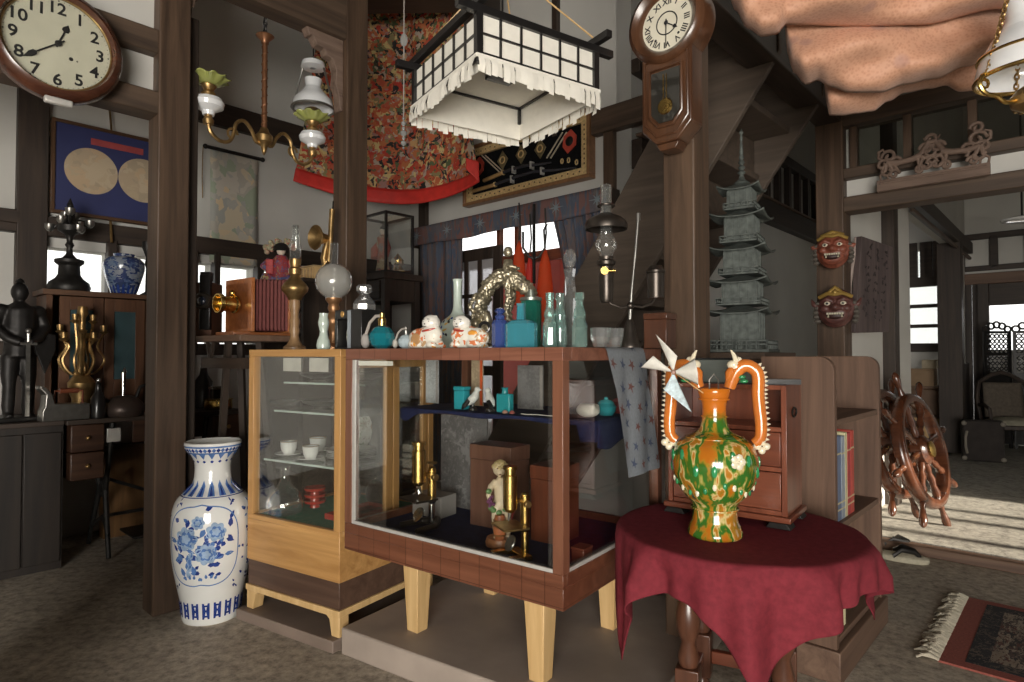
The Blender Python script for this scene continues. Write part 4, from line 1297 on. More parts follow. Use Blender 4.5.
# crystal decanter on the black box
q = MLB @ Vector((0.017, -0.055, 0.1588))
t = thing('crystal_decanter', 'squat cut crystal decanter with a broad stopper on the black lacquer box', 'decanter', q, RC + 0.3)
mb = MB()
spun(mb, q, 308.5, [(0, 308.5), (11, 308.5), (11.3, 303), (9.5, 299), (6, 296), (5, 294), (0, 294)], 8)
mb.build('body', CRYSTAL, t, flat=True)
spun(MB(), q, 308.5, [(0, 293.9), (4, 293.5), (8, 290), (8.2, 286), (6, 283.5), (0, 283)], 8).build('stopper', CRYSTAL, t, flat=True)

# perfume atomizers
def atomizer(px, y, yb, r, glassm, label, hose_r, gold=True):
    q = ontop(px, y)
    t = thing('perfume_atomizer', label, 'perfume bottle', q, RC, 'perfume atomizers on the display case')
    m = q.y / F
    MB().lathe([(0, 0), (r * 0.45 * m, 0), (r * 0.8 * m, r * 0.25 * m), (r * m, r * 0.75 * m), (r * 0.95 * m, r * 1.15 * m), (r * 0.6 * m, r * 1.6 * m), (r * 0.28 * m, r * 1.75 * m), (0, r * 1.75 * m)], 14).build('bottle', glassm, t, flat=True)
    g = BRASS if gold else STEEL
    MB().lathe([(0, 0), (r * 0.3 * m, 0), (r * 0.3 * m, r * 0.5 * m), (r * 0.16 * m, r * 0.65 * m), (r * 0.2 * m, r * 0.95 * m), (0, r * m)], 14, frame((0, 0, r * 1.751 * m))).build('spray_head', g, t)
    z0 = r * 2.5 * m
    MB().path([(-r * 0.1 * m, 0, z0), (-r * 0.7 * m, 0.0, z0), (-r * 1.35 * m, -0.002, r * 2.0 * m), (-r * 1.75 * m, -0.004, r * 1.1 * m)], hose_r * m, 8).build('hose', plain('grey_tube', (0.42, 0.38, 0.34), 0.5), t)
    MB().sph((-r * 1.8 * m, -0.004, r * 0.62 * m), (r * 0.36 * m, r * 0.36 * m, r * 0.6 * m), 12).build('squeeze_bulb', plain('bulb_cloth', (0.36, 0.33, 0.31) if gold else (0.55, 0.52, 0.46), 0.7), t)
    return t
atomizer(382, 0.085, 350, 13.2, TEAL2, 'round quilted teal perfume atomizer with gold spray head', 1.6)
atomizer(406, 0.10, 350, 8, plain('pearl_glass', (0.42, 0.50, 0.53), 0.2), 'small grey perfume atomizer with a dark looped hose beside the cats', 1.0, False)

# two reclining lucky cats
def cat(px, y, mirror, label, pose):
    q = ontop(px, y)
    m = q.y / F
    t = thing('lucky_cat', label, 'cat figurine', q, RC + (0 if not mirror else 0.12), 'reclining ceramic cats on the display case')
    s = -1 if mirror else 1
    mb = MB()
    W = 20 * m
    # lying body: rump to one side, chest and head at the other
    mb.sph((-s * 9 * m, 0, 10 * m), (14 * m, 10 * m, 10.5 * m), 16)
    mb.sph((s * 1 * m, 0, 11 * m), (15 * m, 10 * m, 11.5 * m), 16)
    mb.sph((s * 8 * m, -1 * m, 13 * m), (12 * m, 9 * m, 11 * m), 16)
    mb.sph((s * 12 * m, -7 * m, 3.5 * m), (6 * m, 4 * m, 3.5 * m), 12); mb.sph((-s * 10 * m, -8 * m, 4.5 * m), (8 * m, 4 * m, 4.5 * m), 12)
    mb.sph((s * 14 * m, 4 * m, 4 * m), (5 * m, 4 * m, 4 * m), 10)
    mb.box(-19 * m, 19 * m, -8 * m, 8 * m, 0.0005, 3 * m)
    body = patchwork('cat_body_glaze' + str(s), [(0.80, 0.76, 0.66)] * 6 + [(0.70, 0.32, 0.07), (0.50, 0.32, 0.17), (0.80, 0.77, 0.68), (0.66, 0.20, 0.08)], 17 if s > 0 else 20, 0.22, 'Object', (1, 1, 1), 0.18, 2.6)
    melt(mb.build('body', body, t), 0.0035, 4)
    mb = MB()
    hx = s * 7.5 * m; hz = 25 * m
    mb.sph((hx, -2 * m, hz), (9.8 * m, 8.6 * m, 8.2 * m), 18)
    for e in (-1, 1):
        mb.lathe([(0, 0), (2.6 * m, 0), (1.6 * m, 2.4 * m), (0, 3.6 * m)], 10, frame((hx + e * 5 * m, -1 * m, hz + 4.6 * m), 0, 0, R(18 * e)))
    mb.sph((hx, -9 * m, hz - 2.5 * m), (4 * m, 2.2 * m, 2.6 * m), 10)
    hd = melt(mb.build('head', plain('cat_white', (0.80, 0.77, 0.70), 0.2, 0, 0.04), t), 0.003, 3)
    mb = MB()
    for e in (-1, 1):
        mb.sph((hx + e * 3.4 * m, -9.0 * m, hz + 1.2 * m), (1.2 * m, 0.8 * m, 0.9 * m), 8)
        mb.path([(hx + e * 1.8 * m, -9.8 * m, hz + 3.6 * m), (hx + e * 4.5 * m, -9.0 * m, hz + 3.4 * m)], 0.35 * m, 5)
    mb.sph((hx, -11.2 * m, hz - 1.2 * m), (0.9 * m, 0.6 * m, 0.7 * m), 8)
    mb.path([(hx - 2 * m, -10.8 * m, hz - 3.4 * m), (hx, -11.2 * m, hz - 3.9 * m), (hx + 2 * m, -10.8 * m, hz - 3.4 * m)], 0.35 * m, 5)
    mb.build('face_paint', INK, hd)
    MB().ring((0, 0, 0), 8.6 * m, 1.15 * m, 28, 8, frame((hx - s * 0.5 * m, -1.2 * m, hz - 6.8 * m), 0, R(6), R(-8 * s))).build('collar', REDLAC, t)
    cl = MB()
    if pose == 'fan':
        cl.sph((-s * 6 * m, -10 * m, 9 * m), (7 * m, 1.5 * m, 6 * m), 14)
        cl.build('fan_patch', plain('tan_patch', (0.45, 0.25, 0.11), 0.3), t)
    else:
        for a, b_, c_ in ((-9, 14, (0.75, 0.34, 0.05)),):
            cl.sph((-s * 9 * m, -7.6 * m, 14 * m), (6 * m, 2 * m, 3.5 * m), 12)
        cl.build('back_patch', plain('orange_patch', (0.76, 0.33, 0.05), 0.3), t)
        MB().ring((0, 0, 0), 5.0 * m, 1.6 * m, 20, 8, frame((-s * 17 * m, 2 * m, 20 * m), 0.4, R(90))).build('tail', BLACK, t)
        MB().sph((hx + 4.5 * m, 0.5 * m, hz + 5 * m), (5.2 * m, 5 * m, 3.6 * m), 12).build('black_patch', BLACK, hd)
cat(427, 0.075, False, 'reclining white ceramic cat with red collar and a tan fan, beside the small grey atomizer', 'fan')
cat(469, 0.085, True, 'reclining ceramic cat with black ear patch and raised black tail, beside the other cat', 'tail')

# long-necked celadon vase
q = ontop(457.5, 0.40)
t = thing('bottle_vase', 'long-necked pale celadon bottle vase with painted shoulder behind the cats', 'vase', q, 0)
pts = [(0, 350), (14, 350), (20, 345), (22, 336), (19, 327), (13, 320), (7, 315), (4.6, 308), (4.2, 295), (4.4, 283), (5.2, 280), (4.4, 280), (0, 284)]
spun(MB(), q, 350, smooth_profile(pts[:10], 3) + pts[10:]).build('body', CELADON, t, angle=70)
m = q.y / F
bp = [(r * m, (350 - y) * m) for r, y in smooth_profile(pts[:10], 3)]
sfb = surf_of(bp)
mbs = [MB(), MB(), MB()]
for i in range(40):
    decal(mbs[i % 3], sfb, rnd.uniform(-PI, 0), rnd.uniform(12, 31) * m, 18 * m, leaf_poly(rnd.uniform(3, 6) * m, 1.2 * m, rnd.uniform(0, 6)), 0.001)
for mm, c, nm in zip(mbs, (BLUE1, BLACK, plain('ochre_print', (0.55, 0.33, 0.06), 0.3)), ('blue_pattern', 'black_pattern', 'ochre_pattern')):
    mm.build(nm, c, t, fix=False)

# silvered rearing beast with a rider, over a rocky base
q = ontop(500, 0.30)
m = q.y / F
t = thing('beast_sculpture', 'ornate silvered sculpture of a leaping beast carrying a small rider behind the bottles', 'sculpture', q, RC + 0.35)
def L(px, py, dy=0.0):
    return Vector(((px - 500) * m * 1.06, dy * m, (348 - py) * m))
mb = MB()
mb.path([L(478, 318), L(482, 300), L(489, 285), L(499, 276), L(509, 275), L(517, 280), L(522, 287)], [3 * m, 6.5 * m, 8 * m, 8.2 * m, 8.5 * m, 8 * m, 7 * m], 14)
mb.path([L(520, 282), L(526, 289), L(531, 293), L(534, 296)], [7 * m, 7.5 * m, 6 * m, 3.5 * m], 12)          # head lowered
mb.path([L(524, 281, -3), L(519, 274, -3), L(514, 277, -4)], [2.5 * m, 2 * m, 0.8 * m], 8)
for dy in (-5, 5):
    mb.path([L(509, 282, dy), L(511, 298, dy * 1.1), L(508, 309, dy), L(509, 319, dy), L(513, 321, dy)], [5 * m, 3.6 * m, 2.8 * m, 2.4 * m, 2.6 * m], 10)
    mb.path([L(486, 295, dy), L(480, 306, dy * 1.2), L(487, 318, dy), L(484, 330, dy), L(489, 333, dy)], [6 * m, 5 * m, 3.4 * m, 3 * m, 3 * m], 10)
mb.path([L(483, 292), L(474, 296), L(470, 305), L(474, 313), L(470, 322)], [3.5 * m, 3 * m, 2.6 * m, 3 * m, 1 * m], 8)    # tail
for i in range(9):                                      # shaggy mane
    a = L(514 + i, 273 + i * 2.2, (-4 if i % 2 else 4)); mb.sph(a, 3.2 * m, 8)
b_ = mb.build('body', SILVER, t)
melt(b_, 0.0042, 3)
tx = bpy.data.textures.new('shag', 'CLOUDS'); tx.noise_scale = 0.010
md = b_.modifiers.new('shag', 'DISPLACE'); md.texture = tx; md.strength = 0.020; md.texture_coords = 'LOCAL'
mb = MB()
mb.path([L(507, 274), L(508, 266), L(508, 259)], [5 * m, 5.5 * m, 4.5 * m], 12); mb.sph(L(508, 252), 5 * m, 12)
mb.sph(L(508, 249), (4.6 * m, 4.6 * m, 3 * m), 10)
for dy in (-5, 5):
    mb.path([L(508, 262, dy * 0.8), L(512, 267, dy * 1.3), L(518, 268, dy)], [2.6 * m, 2.2 * m, 1.8 * m], 8)
    mb.path([L(507, 273, dy * 0.7), L(510, 280, dy * 1.5), L(508, 289, dy * 1.7), L(511, 291, dy * 1.7)], [3.4 * m, 3 * m, 2.2 * m, 2 * m], 8)
melt(mb.build('rider', SILVER, t), 0.0035, 2)
mb = MB()
for i in range(22):
    f_ = i / 21
    mb.sph(L(484 + 8 * math.sin(i * 2.3) * (1 - f_ * 0.4), 338 - f_ * 24, 7 * math.cos(i * 1.7)), (8 - 4 * f_) * m, 10)
mb.box(-28 * m, 6 * m, -9 * m, 9 * m, 0.006, 3.4 * m)
melt(mb.build('rocky_base', SILVER, t), 0.005, 2)

# bottles
def bottle(name, px, y, pts, mat, label, n=24, grp=None, flat=False, rz=0.0, part='bottle_body', cap=None):
    q = ontop(px, y)
    t = thing(name, label, 'bottle', q, rz, grp)
    spun(MB(), q, pts[0][1], pts, n).build('body', mat, t, flat=flat, angle=50)
    if cap:
        spun(MB(), q, pts[0][1], cap[1], n).build('stopper', cap[0], t)
    return t
bottle('glass_bottle', 500, 0.07, [(0, 346), (8, 346), (8.3, 343), (8.3, 322), (7, 319), (4.5, 317), (5.5, 315), (4, 313), (0, 313)], COBALT, 'squat cobalt blue glass bottle with a blue stopper beside the teal block bottle', 8, 'glass bottles on the display case', True, 0.2,
       cap=(COBALT, [(0, 312.9), (3, 312.5), (5.5, 310), (4, 307), (0, 306)]))
q = ontop(521, 0.06)
m = q.y / F
t = thing('glass_bottle', 'broad eight-sided teal glass bottle in front of the dark green jar', 'bottle', q, RC + 0.2, 'glass bottles on the display case')
mb = MB()
def octo(w, d, c):
    return [(w, -d + c), (w, d - c), (w - c, d), (-w + c, d), (-w, d - c), (-w, -d + c), (-w + c, -d), (w - c, -d)]
rows = [octo(16 * m, 9 * m, 5 * m), octo(16 * m, 9 * m, 5 * m), octo(12 * m, 7 * m, 4 * m), octo(4 * m, 4 * m, 1.7 * m), octo(3.6 * m, 3.6 * m, 1.5 * m), octo(4.2 * m, 4.2 * m, 1.7 * m)]
zs = [0, 23.5 * m, 26.5 * m, 28 * m, 41 * m, 44 * m]
vs = [(x, y, z) for r_, z in zip(rows, zs) for x, y in r_]
fs = [[i * 8 + j, i * 8 + (j + 1) % 8, (i + 1) * 8 + (j + 1) % 8, (i + 1) * 8 + j] for i in range(5) for j in range(8)] + [list(range(8))[::-1], list(range(40, 48))]
mb.add(vs, fs); mb.build('body', TEAL, t, flat=True)
bottle('glass_jar', 531, 0.26, [(0, 348), (10, 348), (10.5, 344), (10.5, 304), (10, 301), (0, 301)], GREENG, 'tall dark green glass jar with a metal lid behind the teal bottle', 12, 'glass bottles on the display case', True,
       cap=(plain('pewter_lid', (0.30, 0.32, 0.28), 0.35, 0.8), [(0, 300.9), (11, 300.5), (11, 297.5), (4, 296), (3.5, 290), (0, 289)]))
ramune = [(0, 346.5), (7, 346.5), (7.4, 344), (7.2, 330), (7.6, 327), (6.5, 322), (5.2, 318), (6.2, 315.5), (5.6, 311), (3.8, 306), (3.6, 300), (4.6, 298.5), (4.4, 292), (0, 292)]
bottle('glass_bottle', 550, 0.09, ramune, AQUA, 'pale aqua marble-stopper bottle in front, next to the teal block bottle', 10, 'glass bottles on the display case', True)
bottle('glass_bottle', 560, 0.17, [(r * 1.0, y + 1) for r, y in ramune], AQUA, 'pale aqua bottle standing behind and between the two front aqua bottles', 10, 'glass bottles on the display case')
bottle('glass_bottle', 579.5, 0.11, [(r * 1.08, y) for r, y in ramune], AQUA, 'pale aqua bottle nearest the glass bowl', 10, 'glass bottles on the display case', True, 0.3)
# tall crystal figure-shaped decanter
q = ontop(570, 0.30)
t = thing('tall_decanter', 'tall clear cut-glass decanter with ball stopper behind the aqua bottles', 'decanter', q, 0.2)
spun(MB(), q, 347, [(0, 347), (9, 347), (9.5, 343), (7, 334), (5.5, 322), (6.8, 308), (7, 298), (6, 286), (5, 276), (5.8, 272), (6.5, 268), (0, 268)], 9).build('body', CRYSTAL, t, flat=True)
spun(MB(), q, 347, [(0, 267.8), (4.5, 266), (6.4, 260), (6.2, 253), (4, 248.5), (0, 247.5)], 9).build('stopper', CRYSTAL, t, flat=True)
# glass bowls
for px, y, s, lab in ((601, 0.09, 0.9, 'clear cut-glass bowl beside the aqua bottles'), (615, 0.19, 0.75, 'smaller clear cut-glass bowl next to the student lamp base')):
    q = ontop(px, y)
    o = spun(MB(), q, 346, [(0, 346), (8 * s, 346), (9.5 * s, 342), (11.5 * s, 336), (12 * s, 327), (11 * s, 327), (10.3 * s, 336), (8 * s, 342), (0, 344)], 14).build('glass_bowl', CRYSTAL, None, frame(q), flat=True)
    tag(o, lab, 'bowl', 'glass bowls on the display case')

# student lamp with the dark metal shade
q = ontop(630, 0.30)
m = q.y / F
t = thing('student_lamp', 'dark metal student lamp with a shaded burner and cup-shaped tank by the brocade strip', 'lamp', q, 0)
def L(px, py, dy=0.0):
    return Vector(((px - 627) * m, dy, (347 - py) * m))
spun(MB(), q, 347, [(0, 347), (11, 347), (11, 344.5), (8.5, 340), (6, 330), (4, 322), (2.4, 319), (0, 318)]).build('base', GUN, t)
MB().path([L(627, 319), L(629, 290), L(633, 250), L(636, 214)], [1.9 * m, 1.5 * m, 1.4 * m, 1.6 * m], 10).path([L(636, 219), L(636, 212)], 2.2 * m, 8).build('rod', STEEL, t)
MB().sph(L(627.5, 305), (4.2 * m, 4.2 * m, 4 * m), 14).build('joint', GUN, t)
MB().path([L(627, 305), L(618, 307), L(608, 303), L(603, 297)], 1.3 * m, 8).path([L(628, 305), L(640, 306.5), L(649, 303), L(653, 297)], 1.3 * m, 8).build('arm', GUN, t)
fr_ = frame(L(653, 297.5))
spun(MB(), q, 297.5, [(0, 297.5), (7.5, 297.5), (8, 295), (8.6, 273), (9.5, 272), (9.5, 270), (8, 268.5), (6, 265), (0, 264)], 24, fr_).build('tank', GUN, t)
fr_ = frame(L(603.5, 302))
bx = [(0, 302), (5.5, 302), (6.8, 299), (7.2, 280), (7.6, 274), (7.6, 272.5), (0, 272.5)]
spun(MB(), q, 302, bx, 24, fr_).build('font', GUN, t)
bm_ = spun(MB(), q, 302, [(0, 272.4), (6, 272), (6.5, 269), (6.5, 266), (9, 264), (9.5, 261), (7, 259), (7.5, 256), (0, 256)], 24, fr_)
bm_.build('burner', GUN, t)
MB().cyl(L(600, 271.5, -0.034), L(600, 271.5, -0.040), 4.0 * m).cyl(L(601, 271.5, -0.01), L(600, 271.5, -0.034), 1.3 * m).cyl(L(604, 271.5, -0.036), L(611, 271.5, -0.036), 1.6 * m).build('wick_key', BRASS, t)
spun(MB(), q, 302, [(6, 256), (7.5, 252), (10.5, 247), (11, 243), (9, 238), (6.5, 234), (6, 228), (5.8, 205), (5.9, 184), (5.5, 184), (5.4, 226)], 24, fr_).build('chimney', BOTTLEGLASS, t)
sh = spun(MB(), q, 302, [(6.6, 212.5), (9, 214), (15, 216.5), (20, 220), (21.5, 224), (21, 228.5), (19.5, 228.5), (19.8, 224), (14, 220), (6.4, 215.5)], 32, fr_)
sh.ring((0, 0, (302 - 204.5) * m), 8.0 * m, 1.2 * m, 28, 8, fr_)
sh.build('shade', GUN, t)

# patterned cloth strip hung over the case end
q = Vector((0.475, 2.205))
CLOTHG = plain('blue_grey_brocade', (0.215, 0.235, 0.255), 0.6, 0, 0.10, 120)
DROP = 0.42
rs_ = random.Random(11)
def strip(u, v):
    """u across (along the case end), v from the back of the top over the edge and down."""
    x = 0.0; s = v * (0.12 + DROP)
    y = 0.24 + u * 0.28
    wob = 0.010 * math.sin(u * 5 + v * 3)
    if s < 0.10:
        return MC @ Vector((CL - 0.10 + s, y + 0.0, CZ1 + 0.0035))
    if s < 0.12:
        a = (s - 0.10) / 0.02 * PI / 2
        return MC @ Vector((CL + 0.012 * math.sin(a), y, CZ1 - 0.0085 + 0.012 * math.cos(a)))
    d = s - 0.12
    return MC @ Vector((CL + 0.014 + abs(wob) * min(1, d * 8) + 0.02 * d, y + 0.26 * d - (u - 0.5) * 0.10 * d, CZ1 - 0.0085 - d))
mb = MB().sheet(12, 60, strip)
def motif(cu, cv, r, idx, rot_):
    """A five-lobed maple leaf on the strip."""
    mb.i = idx
    pts = []
    for k in range(10):
        a = rot_ + 2 * PI * k / 10
        rr2 = r * ((1.0, 0.30, 0.85, 0.30, 0.62, 0.22, 0.62, 0.30, 0.85, 0.30)[k])
        pts.append((cu + rr2 * math.cos(a) / 0.30, cv + rr2 * math.sin(a) / 0.59))
    def up(u, v):
        e = 0.004
        p0 = strip(u, v); n_ = (strip(u + e, v) - p0).cross(strip(u, v + e) - p0).normalized()
        if n_.dot(-CA.to_3d() + Vector((0, 0, 1))) < 0: n_ = -n_
        return p0 + n_ * 0.0022
    ps = [(min(max(a, 0.0), 0.995), min(max(b_, 0.0), 0.99)) for a, b_ in pts]
    vs = [up(min(max(cu, 0), 0.99), cv)] + [up(a, b_) for a, b_ in ps]
    mb.add(vs, [(0, 1 + i, 1 + (i + 1) % 10) for i in range(10)])
for i in range(8):
    for j in range(4):
        motif((j + 0.5 * (i % 2) + 0.25) / 4, 0.06 + i * 0.125 + rs_.uniform(-0.02, 0.02), rs_.uniform(0.026, 0.034), 1 + (i + j) % 2, rs_.uniform(0, 6))
o = mb.build('brocade_strip', [CLOTHG, plain('maple_red', (0.15, 0.065, 0.055), 0.7), plain('maple_blue', (0.075, 0.095, 0.155), 0.7)], None, angle=70, fix=False)
tag(o, 'blue-grey brocade strip with red and blue maple leaves hung over the case end', 'cloth')

# ---------------------------------------------------------------- inside the display case
ZF = 0.4668
def incase(px, y, z=ZF):
    return ontop(px, y, z)
# navy-covered shelf
sy0, sy1, sz = 0.25, 0.66, 0.905
t = thing('cloth_shelf', 'navy cloth-covered shelf with drooping edge inside the display case', 'shelf', MC.translation, RC)
MB().box(0.05, CL - 0.03, sy0, sy1, sz - 0.012, sz).build('board', BROWN, t)
def drape(u, v):
    x = 0.04 + u * (CL - 0.065)
    L_ = 0.06 + 0.40 + 0.06
    s = v * L_
    dd = 0.016 + 0.004 * math.sin(u * 17) + (0.055 if u > 0.93 else 0) + 0.035 * math.exp(-((u - 0.03) / 0.05) ** 2)
    if s < 0.06:
        return (x, sy0 - 0.006, sz + 0.003 - (0.06 - s) / 0.06 * dd)
    if s < 0.46:
        return (x, sy0 - 0.006 + (s - 0.06) / 0.40 * (sy1 - sy0), sz + 0.003)
    return (x, sy1 - 0.004, sz + 0.003 - (s - 0.46) / 0.06 * dd)
mb = MB().sheet(60, 30, drape)
mb.sheet(16, 6, lambda u, v: (CL - 0.026 + 0.004 * math.sin(u * 12), sy0 + u * (sy1 - sy0), sz + 0.003 - v * (0.085 + 0.012 * math.sin(u * 9))))
mb.build('navy_cover', NAVY, t, solid=0.002, angle=70)
ZS = sz + 0.0045

def microscope(px, y, yb, ytop, label, dark, rz):
    """Old brass microscope: foot, pillar, stage, tube and eyepiece."""
    q = incase(px, y)
    m = q.y / F
    h = (yb - ytop) * m
    q.z += 0.001
    t = thing('microscope', label, 'microscope', q, rz, 'old microscopes in the display case')
    base = GUN if dark else BRASS
    mb = MB()
    if dark:
        mb.path([(-0.18 * h, -0.26 * h, 0.034 * h), (-0.15 * h, 0.02 * h, 0.04 * h), (0, 0.14 * h, 0.054 * h), (0.15 * h, 0.02 * h, 0.04 * h), (0.18 * h, -0.26 * h, 0.034 * h)], [0.03 * h, 0.036 * h, 0.05 * h, 0.036 * h, 0.03 * h], 10)
    else:
        mb.box(-0.19 * h, 0.19 * h, -0.05 * h, 0.06 * h, 0.001, 0.05 * h)
        mb.box(-0.19 * h, -0.10 * h, -0.28 * h, 0.06 * h, 0.001, 0.055 * h); mb.box(0.10 * h, 0.19 * h, -0.28 * h, 0.06 * h, 0, 0.055 * h)
    mb.build('foot', base, t, bevel=0.003)
    MB().cyl((0, 0.06 * h, 0.04 * h), (0, 0.06 * h, 0.30 * h), 0.045 * h, 0.035 * h).sph((0, 0.06 * h, 0.30 * h), 0.05 * h).build('pillar', CHROME if dark else BRASS, t)
    MB().cyl((0, 0.06 * h, 0.30 * h), (0, 0.06 * h, 0.66 * h), 0.052 * h).sph((0, 0.06 * h, 0.67 * h), (0.045 * h, 0.045 * h, 0.03 * h)).build('arm', BRASS, t)
    mb = MB().box(-0.19 * h, 0.19 * h, -0.27 * h, 0.03 * h, 0.335 * h, 0.36 * h)
    mb.build('stage', GUN if dark else OLDBRASS, t, bevel=0.002)
    MB().lathe([(0, -0.012 * h), (0.085 * h, -0.012 * h), (0.09 * h, 0), (0.085 * h, 0.012 * h), (0, 0.012 * h)], 20, frame((0, -0.12 * h, 0.16 * h), 0, R(62))).build('mirror', CHROME if dark else STEEL, t)
    yt = -0.12 * h
    MB().box(-0.03 * h, 0.03 * h, yt, 0.06 * h, 0.60 * h, 0.64 * h).build('bracket', BRASS, t, bevel=0.002)
    MB().lathe([(0, 0.50 * h), (0.045 * h, 0.50 * h), (0.078 * h, 0.54 * h), (0.078 * h, 0.90 * h), (0.062 * h, 0.91 * h), (0.062 * h, 0.96 * h), (0.08 * h, 0.965 * h), (0.08 * h, h), (0, h)], 20, frame((0, yt, 0))).build('tube', BRASS, t)
    mb = MB()
    for a in ((-0.5, 0.5, 1.57) if dark else (0.0,)):
        d = Vector((math.sin(a) * 0.5, -0.15 * math.cos(a), -1)).normalized()
        o0 = Vector((0, yt, 0.51 * h)); mb.cyl(o0, o0 + d * 0.11 * h, 0.026 * h, 0.014 * h)
    mb.build('objective', CHROME, t)
    for s in (-1, 1):
        MB().cyl((s * 0.035 * h, 0.06 * h, 0.58 * h), (s * 0.095 * h, 0.06 * h, 0.58 * h), 0.04 * h).build('focus_knob', OLDBRASS, t, bevel=0.002)
    if dark:
        MB().ring((0, 0.06 * h, 0.74 * h), 0.05 * h, 0.012 * h, 18, 6, frame((0, 0, 0)) @ Matrix.Translation((0, 0, 0))).build('top_ring', OLDBRASS, t)
    return t
microscope(428, 0.20, 533, 448, 'brass and black microscope with three objectives before the grey card', True, RC - 0.25)
microscope(520, 0.13, 556, 466, 'all-brass microscope on a forked foot next to the cherub figurine', False, RC - 0.5)
q = incase(427, 0.31)
o = MB().box(-0.075, 0.075, 0, 0.10, 0, 0.085).build('card_box', GREYCARD, None, frame(q, RC + 0.08), bevel=0.002)
tag(o, 'grey card box standing behind the brass and black microscope', 'box')

# cherub figurine with a barrel
q = incase(500, 0.19)
m = q.y / F
t = thing('cherub_figurine', 'painted cherub figurine holding grapes beside a small barrel on a round wooden base', 'figurine', q, face(q) + 0.25)
def L(px, py, dy=0.0):
    return Vector(((px - 500) * m, dy * m, (539 - py) * m))
spun(MB(), q, 539, [(0, 539), (14, 539), (14.5, 535), (13, 531), (0, 531)]).build('base', wood('figurine_base', (0.30, 0.12, 0.05), (0.5, 0.22, 0.1), 0, 0.4), t)
SKIN = plain('painted_skin', (0.74, 0.60, 0.42), 0.4, 0, 0.08, 20)
mb = MB()
mb.path([L(502, 497), L(502, 488), L(501, 479), L(501, 472)], [7.5 * m, 8 * m, 7.2 * m, 4 * m], 14)     # trunk and neck
mb.sph(L(501, 498), (8.5 * m, 7.5 * m, 7 * m), 14)
mb.sph(L(499.5, 463.5), (6.8 * m, 7 * m, 7.4 * m), 16); mb.sph(L(498.5, 466, -5.5), (3.8 * m, 2.6 * m, 3.2 * m), 10)
mb.sph(L(497.5, 464.3, -7.2), 1.3 * m, 8)
mb.sph(L(505.5, 464, -0.5), (1.5 * m, 1.6 * m, 2.0 * m), 8)
mb.path([L(497, 500, -1), L(495.5, 511, -3), L(496, 521, -1), L(496.5, 530, -1), L(494.5, 531, -4)], [5.6 * m, 5 * m, 3.8 * m, 3 * m, 2.6 * m], 10)
mb.path([L(505, 500), L(506.5, 511, -1), L(508, 521, 1), L(508, 530, 1), L(507, 531, -3)], [5.6 * m, 5 * m, 3.8 * m, 3 * m, 2.6 * m], 10)
mb.path([L(496, 476), L(490, 481, -2), L(487, 488, -5), L(488, 493, -7)], [3.6 * m, 3.2 * m, 2.6 * m, 2.2 * m], 10)
mb.path([L(507, 476), L(512, 483, 1), L(512, 491, -3), L(507, 494, -6)], [3.6 * m, 3.2 * m, 2.6 * m, 2.2 * m], 10)
melt(mb.build('body', SKIN, t), 0.0028, 3)
mb = MB()
for i in range(26):
    a = i * 2.4; f_ = i / 25
    mb.sph(L(500.5 + 6.6 * math.sin(a) * math.sqrt(f_), 457 + 5 * f_, 1 + 6.6 * math.cos(a) * math.sqrt(f_)), 2.5 * m, 8)
mb.build('hair', plain('painted_hair', (0.55, 0.42, 0.20), 0.45), t)
mb = MB()
for e in (-2.4, 2.2):
    mb.sph(L(498.3 + e, 462.3, -6.3), (0.9 * m, 0.5 * m, 0.7 * m), 8)
mb.sph(L(498, 468, -7.9), (1.4 * m, 0.5 * m, 0.6 * m), 8)
mb.build('face_paint', plain('brown_paint', (0.14, 0.05, 0.03), 0.5), t)
mb = MB()
for i in range(16):
    mb.sph(L(489 + rnd.uniform(-3, 3), 489 + rnd.uniform(0, 11), -8 + rnd.uniform(-2, 2)), 1.7 * m, 8)
mb.build('grapes', plain('grape_paint', (0.16, 0.05, 0.12), 0.35), t)
mb = MB()
for px, py, dy in ((487, 484, -7), (492, 503, -6), (504, 503, -6), (497, 505, -8), (489, 500, -8)):
    mb.sph(L(px, py, dy), (3.2 * m, 1.6 * m, 2.6 * m), 8)
mb.build('vine_leaf', plain('leaf_paint', (0.12, 0.22, 0.08), 0.4), t)
fr_ = frame(L(497.5, 530.9, -9))
mb = MB().lathe([(0, 0), (4.6 * m, 0), (6.2 * m, 6 * m), (6.8 * m, 12 * m), (6.2 * m, 18 * m), (4.6 * m, 24 * m), (0, 24 * m)], 14, fr_)
br_ = mb.build('barrel', wood('barrel', (0.32, 0.09, 0.035), (0.5, 0.18, 0.07), 2, 0.4), t)
mb = MB()
for z, r in ((5, 6.1), (19, 6.1)):
    mb.ring((0, 0, z * m), r * m, 0.6 * m, 20, 6, fr_)
mb.build('hoop', OLDBRASS, br_)
MB().path([L(511, 496, 3), L(513, 505, 3), L(510, 516, 4), L(509, 528, 4)], [3 * m, 4 * m, 3.6 * m, 1.5 * m], 10).build('drapery', plain('dark_red_paint', (0.25, 0.03, 0.03), 0.4), t)

